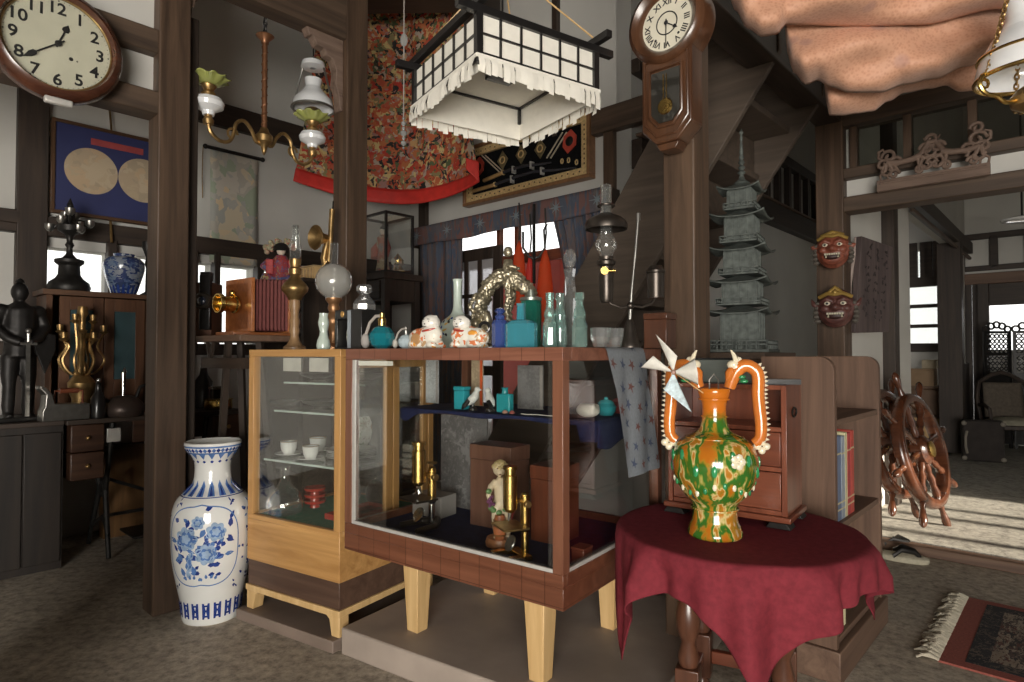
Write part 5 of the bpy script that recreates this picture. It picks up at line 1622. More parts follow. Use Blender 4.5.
# boxes and panels inside the case
def crate(name, px, y, w, d, h, mat, label, z=ZF, rz=None, cat='box'):
    q = incase(px, y, z)
    t = thing(name, label, cat, q, RC if rz is None else rz)
    MB().box(-w / 2, w / 2, 0, d, 0, h * 0.82).build('body', mat, t, bevel=0.002)
    MB().box(-w / 2 - 0.002, w / 2 + 0.002, -0.002, d + 0.002, h * 0.82 + 0.0008, h).build('lid', mat, t, bevel=0.002)
    return t
MUTEDW = wood('muted_box_wood', (0.11, 0.045, 0.03), (0.22, 0.11, 0.075), 2, 0.45)
crate('wooden_box', 490, 0.33, 0.195, 0.12, 0.31, MUTEDW, 'tall plain reddish wooden box behind the cherub figurine')
crate('wooden_box', 544, 0.30, 0.115, 0.14, 0.265, REDWOOD_V, 'tall reddish wooden instrument box behind the all-brass microscope')
crate('trinket_box', 577, 0.18, 0.045, 0.055, 0.05, REDWOOD, 'tiny red wooden box on the case floor by the end glass')
q = incase(478, 0.50)
o = MB().box(-0.21, 0.05, 0, 0.006, 0.0, 0.40).build('sample_sheet', patchwork('marbled_sheet', [(0.15, 0.145, 0.145), (0.17, 0.16, 0.16), (0.12, 0.115, 0.115), (0.25, 0.24, 0.24)], 20, 0.4), None, frame(q, RC))
tag(o, 'grey marbled sheet standing at the back of the display case', 'panel')
# things on the shelf
q = incase(459, 0.30, ZS)
crate('teal_box', 459, 0.30, 0.052, 0.035, 0.088, plain('teal_card', (0.03, 0.40, 0.48), 0.5), 'upright bright teal card box on the navy shelf', ZS)
def bird(px, y, lab, s):
    q = incase(px, y, ZS)
    m = q.y / F
    t = thing('bird_figurine', lab, 'figurine', q, RC + s * 0.4, 'small bird figurines on the navy shelf')
    mb = MB().path([(-7 * m * s, 0, 6 * m), (-2 * m * s, 0, 10 * m), (2 * m * s, 0, 14 * m), (4 * m * s, 0, 19 * m)], [2 * m, 4.5 * m, 4.5 * m, 2.6 * m], 10)
    mb.sph((4.4 * m * s, 0, 21 * m), 3.2 * m, 10); mb.lathe([(0, 0), (1.2 * m, 0), (0, 4 * m)], 8, along((6.8 * m * s, 0, 21 * m), (10 * m * s, 0, 20 * m)))
    melt(mb.build('body', WHITEGLAZE, t), 0.0025, 2)
    MB().path([(-3 * m * s, -3.4 * m, 11 * m), (-8 * m * s, -3 * m, 5 * m), (-11 * m * s, -1 * m, 1.5 * m)], [2.2 * m, 2.6 * m, 0.8 * m], 8).build('wing', BLACK, t)
    MB().lathe([(0, 0), (4.5 * m, 0), (4.0 * m, 3 * m), (1.6 * m, 4 * m), (1.6 * m, 8 * m), (0, 8 * m)], 14).build('base', BLACK, t)
bird(473, 0.29, 'white and black bird figurine beside the upright teal box', 1)
bird(490, 0.29, 'white and black bird figurine beside the teal flask', -1)
q = incase(505, 0.30, ZS)
t = thing('teal_flask', 'teal square flask with a short neck on the navy shelf', 'bottle', q, RC)
m = q.y / F
mb = MB().box(-8.5 * m, 8.5 * m, -4 * m, 4 * m, 0, 19 * m); mb.build('body', plain('teal_ceramic', (0.03, 0.34, 0.38), 0.25), t, bevel=0.006, seg=3)
MB().lathe([(0, 0), (3.5 * m, 0), (3 * m, 4 * m), (4 * m, 6 * m), (0, 6 * m)], 14, frame((0, 0, 19.05 * m))).build('neck', plain('teal_ceramic_neck', (0.03, 0.30, 0.34), 0.25), t)
o = MB().path([(0, 0, 0.0022), (0.03, -0.01, 0.0022), (0.07, 0.004, 0.0022), (0.12, -0.006, 0.0022), (0.19, 0.01, 0.0022)], 0.0018, 6).build('white_cord', PAPER, None, frame(incase(521, 0.28, ZS), RC))
tag(o, 'thin white cord lying on the navy shelf beside the teal flask', 'cord')
for px, y, c, lab in ((505, 0.262, (0.55, 0.30, 0.22), 'small pinkish seashell near the edge of the navy shelf'), (512, 0.262, (0.40, 0.12, 0.10), 'small dark red seashell near the edge of the navy shelf')):
    q = incase(px, y, ZS)
    mb = MB().lathe([(0, 0), (0.009, 0.002), (0.011, 0.006), (0.007, 0.011), (0, 0.015)], 12)
    mb.path([(0.008 * math.cos(a) * (1 - a / 14), 0.008 * math.sin(a) * (1 - a / 14), 0.006 + a * 0.0007) for a in [k * 0.5 for k in range(22)]], 0.0016, 5)
    tag(mb.build('seashell', plain('shell', c, 0.4), None, frame(q)), lab, 'shell', 'seashells on the navy shelf')
for px, w, h, c, lab in ((432, 0.075, 0.19, (0.52, 0.54, 0.55), 'pale crackled panel standing in for reflections at the back of the navy shelf'), (477, 0.06, 0.20, (0.55, 0.42, 0.28), 'beige panel with an orange edge standing in for reflections behind the bird figurines'), (530, 0.12, 0.17, (0.24, 0.23, 0.23), 'dark grey panel standing in for reflections at the end of the navy shelf')):
    q = incase(px, 0.47, ZS)  # added panels stand in for reflections and background seen through the case
    mb = MB().box(-w / 2, w / 2, 0, 0.005, 0, h)
    mb.i = 1; mb.box(w / 2 - 0.014, w / 2 - 0.001, -0.001, 0, 0.003, h - 0.003)
    o = mb.build('reflection_panel', [patchwork('reflection_face_%d' % px, [c, tuple(x * 1.15 for x in c), tuple(x * 0.82 for x in c)], 30, 0.35), ORANGE if px == 477 else GREYCARD], None, frame(q, RC))
    tag(o, lab, 'card')
# white sugar-shell bowl and pots at the end of the shelf
q = MC @ Vector((CL - 0.10, 0.32, ZS + 0.004))
m = q.y / F
mb = MB().sph((0, 0, 6 * m), (13 * m, 9 * m, 7 * m), 18)
for i in range(14):
    mb.sph((rnd.uniform(-9, 9) * m, rnd.uniform(-6, 6) * m, 9 * m), 4 * m, 8)
o = mb.build('coral_lump', plain('white_coral', (0.72, 0.68, 0.60), 0.7, 0, 0.1, 30), None, frame(q, RC)); melt(o, 0.004, 2)
tag(o, 'rounded lump of white coral on the navy shelf by the end glass', 'coral')
for yy, c, lab in ((0.43, (0.03, 0.32, 0.36), 'small teal lidded pot on the navy shelf behind the white coral'), (0.535, (0.35, 0.06, 0.05), 'small dark red lidded pot on the navy shelf behind the white coral')):
    q = MC @ Vector((CL - 0.09, yy, ZS))
    t = thing('lidded_pot', lab, 'pot', q, 0, 'lidded pots on the navy shelf')
    MB().lathe([(0, 0), (0.022, 0), (0.034, 0.015), (0.036, 0.03), (0.028, 0.042), (0, 0.042)], 20).build('body', plain('pot_glaze', c, 0.25), t)
    MB().lathe([(0, 0.0422), (0.03, 0.0422), (0.02, 0.052), (0.006, 0.055), (0.008, 0.062), (0, 0.065)], 20).build('lid', plain('pot_lid_glaze', tuple(min(1, x * 1.5 + 0.05) for x in c), 0.25), t)

# ---------------------------------------------------------------- inside the oak cabinet
def cup(px, y, lab):
    q = oncab(px, y, SHZ[0] + 0.0008)
    m = q.y / F
    t = thing('teacup', lab, 'cup', q, 0.4, 'teacups on the glass shelf')
    t2 = thing('saucer', lab.replace('teacup', 'saucer under the teacup'), 'saucer', q, 0, 'saucers on the glass shelf')
    MB().lathe([(0, 0), (6 * m, 0), (13 * m, 2.4 * m), (13.2 * m, 3 * m), (6 * m, 1 * m), (0, 0.9 * m)], 28).build('dish', WHITEGLAZE, t2)
    t.location.z += 1.15 * m
    MB().lathe([(0, 0), (5 * m, 0), (5.6 * m, 1.2 * m), (7.6 * m, 6 * m), (8.2 * m, 13 * m), (7.8 * m, 13 * m), (7.0 * m, 6 * m), (0, 2 * m)], 28).build('bowl', WHITEGLAZE, t)
    MB().path([(7 * m * math.cos(0.9), 7 * m * math.sin(0.9), 10 * m), (11 * m * 0.62, 11 * m * 0.78, 9.5 * m), (11 * m * 0.62, 11 * m * 0.78, 5 * m), (6.6 * m * 0.62, 6.6 * m * 0.78, 3.6 * m)], 0.9 * m, 8).build('handle', WHITEGLAZE, t)
    MB().ring((0, 0, 13 * m), 8.0 * m, 0.35 * m, 28, 6).build('gilt_rim', OLDBRASS, t)
cup(289.5, 0.16, 'white fluted teacup nearest the cabinet post, on the glass shelf')
cup(311.5, 0.13, 'white fluted teacup in front of the plate stack on the glass shelf')
cup(318.5, 0.30, 'white fluted teacup behind the other two on the glass shelf')
for i in range(5):
    q = oncab(352, 0.26, SHZ[0] + 0.001 + i * 0.0072)
    o = MB().lathe([(0, 0.001), (0.05, 0.0), (0.105 - (i % 2) * 0.004, 0.011), (0.107 - (i % 2) * 0.004, 0.0135), (0.05, 0.0035), (0, 0.0035)], 40).build('dinner_plate', WHITEGLAZE, None, frame(q))
    tag(o, ('lowest', 'second', 'middle', 'fourth', 'topmost')[i] + ' white plate of the stack on the glass shelf', 'plate', 'stacked white plates')
q = oncab(360, 0.415, SHZ[0] + 0.0008)
o = MB().lathe([(0, 0), (0.05, 0.001), (0.095, 0.014), (0.096, 0.017), (0.05, 0.006), (0, 0.005)], 40).build('dinner_plate', patchwork('sprigged_plate', [(0.76, 0.76, 0.72)] * 7 + [(0.35, 0.25, 0.18), (0.30, 0.40, 0.25)], 26, 0.15), None, frame((q.x, q.y, q.z + 0.097), RS, R(83)))
tag(o, 'white sprig-patterned plate standing upright at the back of the glass shelf', 'plate')
# red lacquer bowls and tray
for i in range(3):
    q = oncab(316, 0.24, 0.4368 + 0.0015 + 0.0278 * i)
    o = MB().lathe([(0, 0.0), (0.022, 0), (0.02, 0.012), (0.046, 0.022), (0.05, 0.034), (0.046, 0.034), (0.03, 0.0265), (0, 0.0255)], 30).build('lacquer_cup', REDLAC, None, frame(q))
    tag(o, ('lowest', 'middle', 'topmost')[i] + ' red lacquer sake cup of the stack on the green felt', 'cup', 'stacked red lacquer cups')
q = oncab(331, 0.13, 0.4378)
t = thing('lacquer_tray', 'flat red lacquer tray on the green felt beside the red cups', 'tray', q, RS)
mb = MB().box(-0.02, 0.11, 0, 0.24, 0.0, 0.008); mb.box(-0.02, 0.11, -0.006, 0, 0, 0.024).box(-0.02, 0.11, 0.24, 0.246, 0, 0.024).box(-0.026, -0.02, -0.006, 0.246, 0, 0.024).box(0.11, 0.116, -0.006, 0.246, 0, 0.024)
mb.build('tray_body', REDLAC, t, bevel=0.0015)
q = oncab(286, 0.10, 0.4378)
m = q.y / F * 0.88
t = thing('glass_carafe', 'large clear glass carafe on the green felt inside the oak cabinet', 'carafe', q, 0)
MB().lathe([(r * m, z * m) for r, z in smooth_profile([(0.01, 0), (15, 0), (19, 3), (19.5, 12), (16, 23), (9, 31), (5.5, 39), (5, 48), (6, 53)], 4)], 28).build('body', BOTTLEGLASS, t)
for px, y, c, lab in ((352, 0.38, (0.02, 0.02, 0.022), 'small black lidded jar with a gold knob on the green felt'), (376, 0.42, (0.03, 0.03, 0.03), 'black jar behind the red tray on the green felt')):
    q = oncab(px, y, 0.4368)
    m = q.y / F
    t = thing('black_jar', lab, 'jar', q, 0, 'black jars in the oak cabinet')
    MB().lathe([(0, 0), (6 * m, 0), (9.5 * m, 8 * m), (9.5 * m, 16 * m), (6 * m, 22 * m), (0, 22 * m)], 24).build('body', BLACK, t)
    MB().lathe([(0, 22.1 * m), (6 * m, 22.1 * m), (4 * m, 25 * m), (1.5 * m, 26 * m), (2.2 * m, 28 * m), (0, 29.5 * m)], 20).build('lid', BRASS if px == 352 else CHROME, t)
# dishes on the upper shelves
for px, y, sh, r, mat, lab in ((322, 0.30, 1, 0.09, STEEL, 'shallow pewter dish on the upper glass shelf behind the cabinet post'), (290, 0.28, 1, 0.06, CRYSTAL, 'small glass dish on the upper glass shelf above the cups'),
                               (318, 0.36, 2, 0.085, GUN, 'dark footed dish on the top glass shelf'), (362, 0.34, 1, 0.075, CRYSTAL, 'clear glass dish on the upper shelf near the side door'), (366, 0.38, 2, 0.08, GUN, 'dark shell-shaped dish on the top shelf near the side door')):
    q = oncab(px, y, SHZ[sh] + 0.0008)
    o = MB().lathe([(0, 0), (r * 0.4, 0), (r * 0.42, 0.008), (r * 0.9, 0.022), (r, 0.034), (r * 0.94, 0.034), (r * 0.5, 0.016), (0, 0.013)], 32).build('shallow_dish', mat, None, frame(q))
    tag(o, lab, 'dish', 'dishes on the upper cabinet shelves')
# books and folder on the chest by the dragon vase
zc = zt0_ + CHH + 0.0006
t = thing('notebook', 'dark notebooks lying on the drawer chest at its corner', 'book', MCH @ Vector((CHW - 0.075, 0.02, CHH + 0.0006)), RC + 0.5)
MB().box(0, 0.115, 0, 0.07, 0.0, 0.003).box(0, 0.115, 0, 0.07, 0.013, 0.016).box(0, 0.115, 0.067, 0.07, 0.003, 0.013).box(0, 0.115, 0, 0.002, 0.003, 0.013).box(0, 0.0018, 0.002, 0.067, 0.003, 0.013).build('cover', BLACK, t)
MB().box(0.0019, 0.113, 0.0021, 0.066, 0.0031, 0.0129).build('pages', PAPER, t)
t = thing('sloping_writing_box', 'small grey-green sloping box on the drawer chest below the pagoda', 'box', MCH @ Vector((0.05, 0.05, CHH + 0.0006)), RC)
MB().prism([(0, 0), (0.19, 0), (0.165, 0.075), (0.025, 0.075)], 0, 0.11).build('body', plain('green_grey_paint', (0.11, 0.125, 0.11), 0.6), t, bevel=0.002)
MB().box(0.02, 0.17, -0.002, 0.112, 0.0755, 0.081).build('lid', BLACK, t, bevel=0.001)

crate('wooden_casket', 655, 0.55, 0.085, 0.09, 0.125, TLEG, 'small reddish wooden casket at the back corner of the case top by the clock post', CT)
def lit_paper(name, c):
    """Thin dyed paper that daylight shines through."""
    m, nt, b = nodes(name)
    b.inputs['Base Color'].default_value = rgba(c); b.inputs['Roughness'].default_value = 0.7
    tl = N(nt, 'ShaderNodeBsdfTranslucent', Color=rgba(c))
    mx = nt.nodes.new('ShaderNodeMixShader'); mx.inputs[0].default_value = 0.6
    out = [n for n in nt.nodes if n.type == 'OUTPUT_MATERIAL'][0]
    nt.links.new(b.outputs[0], mx.inputs[1]); nt.links.new(tl.outputs[0], mx.inputs[2]); nt.links.new(mx.outputs[0], out.inputs['Surface'])
    return m
# ---------------------------------------------------------------- clocks
RX = lambda a: Matrix.Rotation(R(a), 4, 'X')
def facing(x, y, z):
    """A frame whose text plane stands upright and looks along local -y."""
    return Matrix.Translation((x, y, z)) @ RX(90)
def hand(mb, ang, L, w, y, spade=True):
    """Clock hand; ang in degrees clockwise from twelve."""
    a = R(90 - ang)
    c, s = math.cos(a), math.sin(a)
    ol = [(-0.18 * L, -w), (0.62 * L, -w * 0.8), (0.66 * L, -w * 3), (0.78 * L, -w * 3.2), (L, 0), (0.78 * L, w * 3.2), (0.66 * L, w * 3), (0.62 * L, w * 0.8), (-0.18 * L, w)] if spade else [(-0.15 * L, -w), (L, -w * 0.5), (L, w * 0.5), (-0.15 * L, w)]
    mb.prism([(u * c - v * s, u * s + v * c) for u, v in ol], y - 0.0012, y)

pc = onwall(58, 44, c1 - A * 0.125, A)
ck = thing('wall_clock', 'large round wall clock with bold numerals beside the tall post', 'clock', pc, RB)
RO, RD = 0.221, 0.174
MB().lathe([(0, 0.045), (RO * 0.97, 0.045), (RO, 0.03), (RO * 0.99, 0.0), (RO * 0.93, -0.03), (RO * 0.84, -0.04), (RD * 1.03, -0.02), (RD, -0.005), (RD, 0.0), (0, 0.0)], 64, RX(90) @ Matrix.Rotation(0, 4, 'X') @ Matrix.Diagonal((1, 1, -1, 1))).build('case', wood('clock_case', (0.045, 0.015, 0.009), (0.12, 0.043, 0.022), 0, 0.25, 0.7, 0.4), ck, angle=50)
MB().lathe([(0, 0), (RD * 0.995, 0)], 64, facing(0, -0.0015, 0)).build('dial', DIAL, ck)
mb = MB()
for h in range(1, 13):
    a = R(90 - 30 * h)
    mb.text(str(h), 0.062, facing(0.79 * RD * math.cos(a), -0.002, 0.79 * RD * math.sin(a)), 0.0006, 0.022)
for h in range(60):
    a = R(6 * h); mb.lathe([(0, 0), (0.0016 if h % 5 else 0.003, 0)], 6, facing(0.955 * RD * math.cos(a), -0.0024, 0.955 * RD * math.sin(a)))
mb.build('numeral_lettering', INK, ck, flat=True)
mb = MB(); hand(mb, 21, 0.088, 0.0038, -0.005); mb.build('hour_hand', INK, ck)
mb = MB(); hand(mb, 231, 0.140, 0.0032, -0.008); mb.lathe([(0, 0), (0.012, 0), (0.008, 0.006), (0, 0.006)], 16, facing(0, -0.008, 0)); mb.build('minute_hand', INK, ck)
mb = MB()
for x, z in ((0.042, -0.045), (0.062, -0.048)):
    mb.lathe([(0, 0), (0.0075 if x < 0.05 else 0.003, 0)], 14, facing(x, -0.0026, z))
mb.build('winding_hole', INK, ck)
MB().ring((0, 0, 0), RD * 1.005, 0.004, 64, 8, facing(0, -0.01, 0)).build('bezel', OLDBRASS, ck)
MB().lathe([(0, 0), (RD, 0), (RD, 0.002), (0, 0.002)], 48, facing(0, -0.014, 0)).build('front_glass', GLASS, ck)
MB().box(-0.045, 0.045, -0.035, -0.01, -RO - 0.022, -RO + 0.004).build('catch', ALU, ck, bevel=0.006)
MB().box(-0.03, 0.03, 0.0, 0.06, -0.06, 0.06).build('mounting_block', DARK, ck)

q2f = P2 + A * 0.06
pc = onwall(665.5, 22, P2 - B * 0.0995, B)
oc = thing('pendulum_clock', 'wooden drop-octagon pendulum clock with roman numerals hung on the post', 'clock', pc, RA)
CW = wood('walnut_case', (0.042, 0.017, 0.0085), (0.115, 0.050, 0.024), 2, 0.28, 0.9, 0.4)
RO, RD = 0.148, 0.098
RXF = Matrix.Rotation(R(90), 4, 'X')
MB().lathe([(0, -0.085), (RO, -0.085), (RO, -0.01), (RO * 0.97, 0.012), (RO * 0.86, 0.022), (RO * 0.74, 0.010), (RD, -0.006), (RD, -0.012), (0, -0.012)], 56, RXF).build('bezel_case', CW, oc, angle=50)
dw, dz0, dz1 = 0.098, -0.43, -0.13
octf = [(-dw, -0.10), (-dw, dz0 + 0.055), (-dw + 0.055, dz0), (dw - 0.055, dz0), (dw, dz0 + 0.055), (dw, -0.10)]
MB().prism(octf, 0.0, 0.085).build('drop_case', CW, oc, bevel=0.006)
g = [(-0.056, -0.175), (-0.056, -0.325), (-0.025, -0.36), (0.025, -0.36), (0.056, -0.325), (0.056, -0.175)]
MB().prism(g, -0.006, -0.0005).build('door_glass', plain('dark_glass', (0.03, 0.028, 0.024), 0.08, 0, 0.1, 10, 0, 0.6), oc)
mb = MB()
gg = [(x, 0, z) for x, z in g]
mb.path([(x * 1.12, -0.004, -0.265 + (z + 0.265) * 1.12) for x, z in g], 0.007, 8, True)
mb.path([(x * 1.5, -0.001, -0.27 + (z + 0.27) * 1.5) for x, z in g], 0.005, 8, True)
mb.build('door_frame', CW, oc)
mb = MB().cyl((-0.006, -0.008, -0.19), (-0.006, -0.008, -0.295), 0.0016).cyl((0.006, -0.008, -0.19), (0.006, -0.008, -0.295), 0.0016)
for r in (0.029, 0.02, 0.011):
    mb.lathe([(0, 0), (r, 0), (r - 0.003, 0.004), (0, 0.004)], 28, facing(0, -0.007 - (0.03 - r) * 0.12, -0.305))
mb.build('pendulum', BRASS, oc)
MB().lathe([(0, 0), (RD, 0)], 56, facing(0, 0.010, 0)).build('dial', DIAL, oc)
mb = MB()
for h, tx_ in enumerate(('I', 'II', 'III', 'IIII', 'V', 'VI', 'VII', 'VIII', 'IX', 'X', 'XI', 'XII')):
    a = R(90 - 30 * (h + 1))
    M = Matrix.Translation((0.79 * RD * math.cos(a), 0.0092, 0.79 * RD * math.sin(a))) @ Matrix.Rotation(PI / 2 - a, 4, 'Y') @ RX(90)
    mb.text(tx_, 0.030, M, 0.0004, 0.02)
mb.build('numeral_lettering', INK, oc, flat=True)
MB().ring((0, 0, 0), 0.040, 0.0022, 40, 6, facing(0, 0.0085, 0)).build('inner_ring', INK, oc)
mb = MB(); hand(mb, 125, 0.052, 0.002, 0.006); mb.build('hour_hand', INK, oc)
mb = MB(); hand(mb, 181, 0.085, 0.0022, 0.004, False); mb.lathe([(0, 0), (0.008, 0), (0, 0.004)], 14, facing(0, 0.003, 0)); mb.build('minute_hand', INK, oc)
mb = MB()
for x in (-0.045, 0.045):
    mb.lathe([(0, 0), (0.005, 0)], 12, facing(x, 0.0088, -0.05))
mb.build('winding_hole', INK, oc)
MB().prism([(-0.03, -0.455), (0.03, -0.455), (0.045, -0.4305), (-0.045, -0.4305)], 0.01, 0.075).build('base_block', CW, oc, bevel=0.003)

# ---------------------------------------------------------------- square paper lantern
LS, LH = 0.462, 0.145
lc = (-0.034, 2.18, 2.018)
ln = thing('paper_lantern', 'square black-framed hanging paper lantern with white paper fringe', 'lantern', lc, R(33))
hs = LS / 2
LC_ = 0.098
mb = MB()
for sx, sy in ((-1, -1), (1, -1), (1, 1), (-1, 1)):
    mb.box(sx * hs - 0.011, sx * hs + 0.011, sy * hs - 0.011, sy * hs + 0.011, -0.012, LH + 0.03)
for s in (-1, 1):
    for z, h in ((0.0, 0.022),):
        mb.box(-hs + 0.011, hs - 0.011, s * hs - 0.009, s * hs + 0.009, z, z + h); mb.box(s * hs - 0.009, s * hs + 0.009, -hs + 0.011, hs - 0.011, z, z + h)
    mb.box(-hs - 0.075, hs + 0.075, s * hs - 0.012, s * hs + 0.012, LH - 0.005, LH + 0.02)
    mb.box(s * hs - 0.012, s * hs + 0.012, -hs - 0.075, hs + 0.075, LH + 0.0205, LH + 0.045)
mb.build('frame', BLACK, ln, bevel=0.0015)
mb = MB()
for s in (-1, 1):
    for k in range(1, 6):
        x = -hs + LS * k / 6
        mb.box(x - 0.003, x + 0.003, *sorted((s * hs, s * (hs + 0.007))), 0.022, LH - 0.005); mb.box(*sorted((s * hs, s * (hs + 0.007))), x - 0.003, x + 0.003, 0.022, LH - 0.005)
    z = 0.022 + (LH - 0.027) / 2
    mb.box(-hs + 0.011, hs - 0.011, *sorted((s * hs, s * (hs + 0.006))), z - 0.003, z + 0.003); mb.box(*sorted((s * hs, s * (hs + 0.006))), -hs + 0.011, hs - 0.011, z - 0.003, z + 0.003)
mb.build('lattice', BLACK, ln)
mb = MB()
for s in (-1, 1):
    mb.box(-hs + 0.011, hs - 0.011, *sorted((s * (hs - 0.0035), s * (hs - 0.001))), 0.022, LH - 0.005); mb.box(*sorted((s * (hs - 0.0035), s * (hs - 0.001))), -hs + 0.011, hs - 0.011, 0.022, LH - 0.005)
mb.box(-hs + 0.012, hs - 0.012, -hs + 0.012, hs - 0.012, LC_, LC_ + 0.005)
for s in (-1, 1):
    mb.box(-hs + 0.004, hs - 0.004, *sorted((s * (hs - 0.0095), s * (hs - 0.0115))), -0.03, 0.03); mb.box(*sorted((s * (hs - 0.0095), s * (hs - 0.0115))), -hs + 0.0, hs - 0.0, -0.03, 0.03)
mb.build('paper', PAPER, ln)
mb = MB()
for s in (-1, 1):
    e = hs - 0.006
    e = hs - 0.016
    mb.box(-e, e, s * e - 0.004, s * e + 0.004, LC_ - 0.009, LC_ - 0.0005); mb.box(s * e - 0.004, s * e + 0.004, -e, e, LC_ - 0.009, LC_ - 0.0005)
    mb.box(s * e - 0.005, s * e + 0.005, e - 0.005, e + 0.005, 0.03, LC_ - 0.01); mb.box(s * e - 0.005, s * e + 0.005, -e - 0.005, -e + 0.005, 0.03, LC_ - 0.01)
mb.build('inner_edge', BLACK, ln)
MB().box(-0.055, 0.045, -0.045, 0.03, LC_ - 0.022, LC_ - 0.001).build('lamp_plate', BLACK, ln, bevel=0.002)
mb = MB()
fr2 = random.Random(4)
for side in range(4):
    Mside = Matrix.Rotation(side * PI / 2, 4, 'Z')
    n = 22
    for k in range(n):
        x0 = -hs - 0.008 + (LS + 0.016) * k / n; w = (LS + 0.016) / n * fr2.uniform(0.90, 1.06)
        dz = fr2.uniform(0.045, 0.062); out = fr2.uniform(0.006, 0.016); tw = fr2.uniform(-0.006, 0.006)
        mb.add([(x0, -hs - 0.013, 0.008), (x0 + w, -hs - 0.013, 0.008), (x0 + w, -hs - 0.014 - out * 0.6 + tw, -dz * 0.5), (x0, -hs - 0.014 - out * 0.6, -dz * 0.5), (x0 + w, -hs - 0.012 - out * 0.5, -dz), (x0, -hs - 0.014 - out * 0.4, -dz * 0.96)], [(0, 1, 2, 3), (3, 2, 4, 5)], Mside)
    mb.box(-hs - 0.012, hs + 0.012, -hs - 0.014, -hs - 0.0115, 0.0, 0.012, Mside)
mb.build('paper_fringe', PAPER, ln, angle=80, fix=False)
MB().path([(0, 0, LH - 0.006), (0, 0, CEILZ - lc[2])], 0.004, 6).build('cord', IRON, ln)
mb = MB()
for s in (-1, 1):
    mb.path([(s * hs, s * hs, LH + 0.045), (0, 0, LH + 0.35)], 0.003, 6); mb.path([(s * hs, -s * hs, LH + 0.045), (0, 0, LH + 0.35)], 0.003, 6)
mb.build('hanging_cord', PINE, ln)

# ---------------------------------------------------------------- pictures on the walls
def on_BL(px, py, off=0.03):
    p = onwall(px, py, K - A * off, A)
    return Vector(((Vector((p.x, p.y)) - K).dot(B), p.z))
def on_BR(px, py, off=0.03):
    p = onwall(px, py, K - B * off, B)
    return Vector(((Vector((p.x, p.y)) - K).dot(-A), p.z))
# double-hemisphere map
off = 0.10
o_ = on_BL(50, 212, off)
mp = thing('framed_map', 'dark-framed blue map with two cream hemispheres above the bookcase', 'picture', v3(K - A * off + B * o_.x, o_.y), RB)
x1 = on_BL(158, 218, off).x - o_.x; z1 = on_BL(52, 117, off).y - o_.y
MB().box(0.02, x1 - 0.02, 0.0, 0.01, 0.02, z1 - 0.02).build('print', plain('map_blue', (0.028, 0.034, 0.11), 0.5, 0, 0.12, 5), mp)
mb = MB().box(0, x1, -0.012, 0.02, 0, 0.02).box(0, x1, -0.012, 0.02, z1 - 0.02, z1).box(0, 0.02, -0.012, 0.02, 0.02, z1 - 0.02).box(x1 - 0.02, x1, -0.012, 0.02, 0.02, z1 - 0.02)
mb.build('frame', plain('map_frame', (0.08, 0.04, 0.02), 0.4), mp, bevel=0.002)
cr = on_BL(118, 178, off).x - o_.x
r_ = (on_BL(117, 178, off).x - on_BL(63, 178, off).x) / 2
MAPC = patchwork('map_cream', [(0.42, 0.33, 0.22), (0.40, 0.31, 0.21), (0.44, 0.35, 0.24), (0.36, 0.29, 0.20), (0.45, 0.33, 0.21)], 9, 0.7)
for s in (-1, 1):
    MB().lathe([(0, 0), (r_, 0), (r_, 0.0015), (0, 0.0015)], 48, facing(cr + s * r_ * 1.01, -0.0002, on_BL(90, 171, off).y - o_.y)).build('hemisphere', MAPC, mp)
MB().box(cr - r_ * 1.05, cr + r_ * 1.0, -0.002, 0.0, z1 - 0.115, z1 - 0.075).build('title_band', plain('map_red', (0.34, 0.06, 0.06), 0.5), mp)
mb = MB()
for px in (113.5,):
    xx = on_BL(px, 110, off).x - o_.x
    mb.cyl((xx, 0.03, z1), (xx, 0.09, z1 + 0.18), 0.006).cyl((xx, 0.0, -0.14), (xx, 0.03, 0.0), 0.008)
mb.build('hanger', OLDBRASS, mp)

# hanging scroll
off = 0.035
o_ = on_BL(209, 262, off); t_ = on_BL(209, 148, off); w_ = on_BL(258, 150, off).x - o_.x
H_ = t_.y - o_.y
sc_ = thing('hanging_scroll', 'faded floral tapestry scroll hung on a dark rod beside the gas chandelier', 'scroll', v3(K - A * off + B * o_.x, o_.y), RB)
SCR = patchwork('faded_tapestry', [(0.52, 0.48, 0.40), (0.55, 0.51, 0.44), (0.46, 0.43, 0.37), (0.66, 0.53, 0.35), (0.36, 0.41, 0.31), (0.44, 0.43, 0.39), (0.60, 0.52, 0.38), (0.40, 0.40, 0.37)], 7, 0.85, 'Object', (1, 1, 0.8), 0.3, 3.0)
MB().sheet(8, 30, lambda u, v: (u * w_, -0.004 - 0.008 * math.sin(v * 4 + u * 2), v * H_)).build('cloth', SCR, sc_, solid=0.002)
MB().cyl((-0.03, -0.004, H_ + 0.006), (w_ + 0.03, -0.004, H_ + 0.006), 0.013).sph((-0.035, -0.004, H_ + 0.006), 0.018).sph((w_ + 0.035, -0.004, H_ + 0.006), 0.018).build('rod', IRON, sc_)
MB().path([(-0.05, -0.002, H_ + 0.005), (-0.055, -0.004, H_ * 0.75), (-0.05, -0.004, H_ * 0.55)], 0.003, 6).build('tassel_cord', OLDBRASS, sc_)

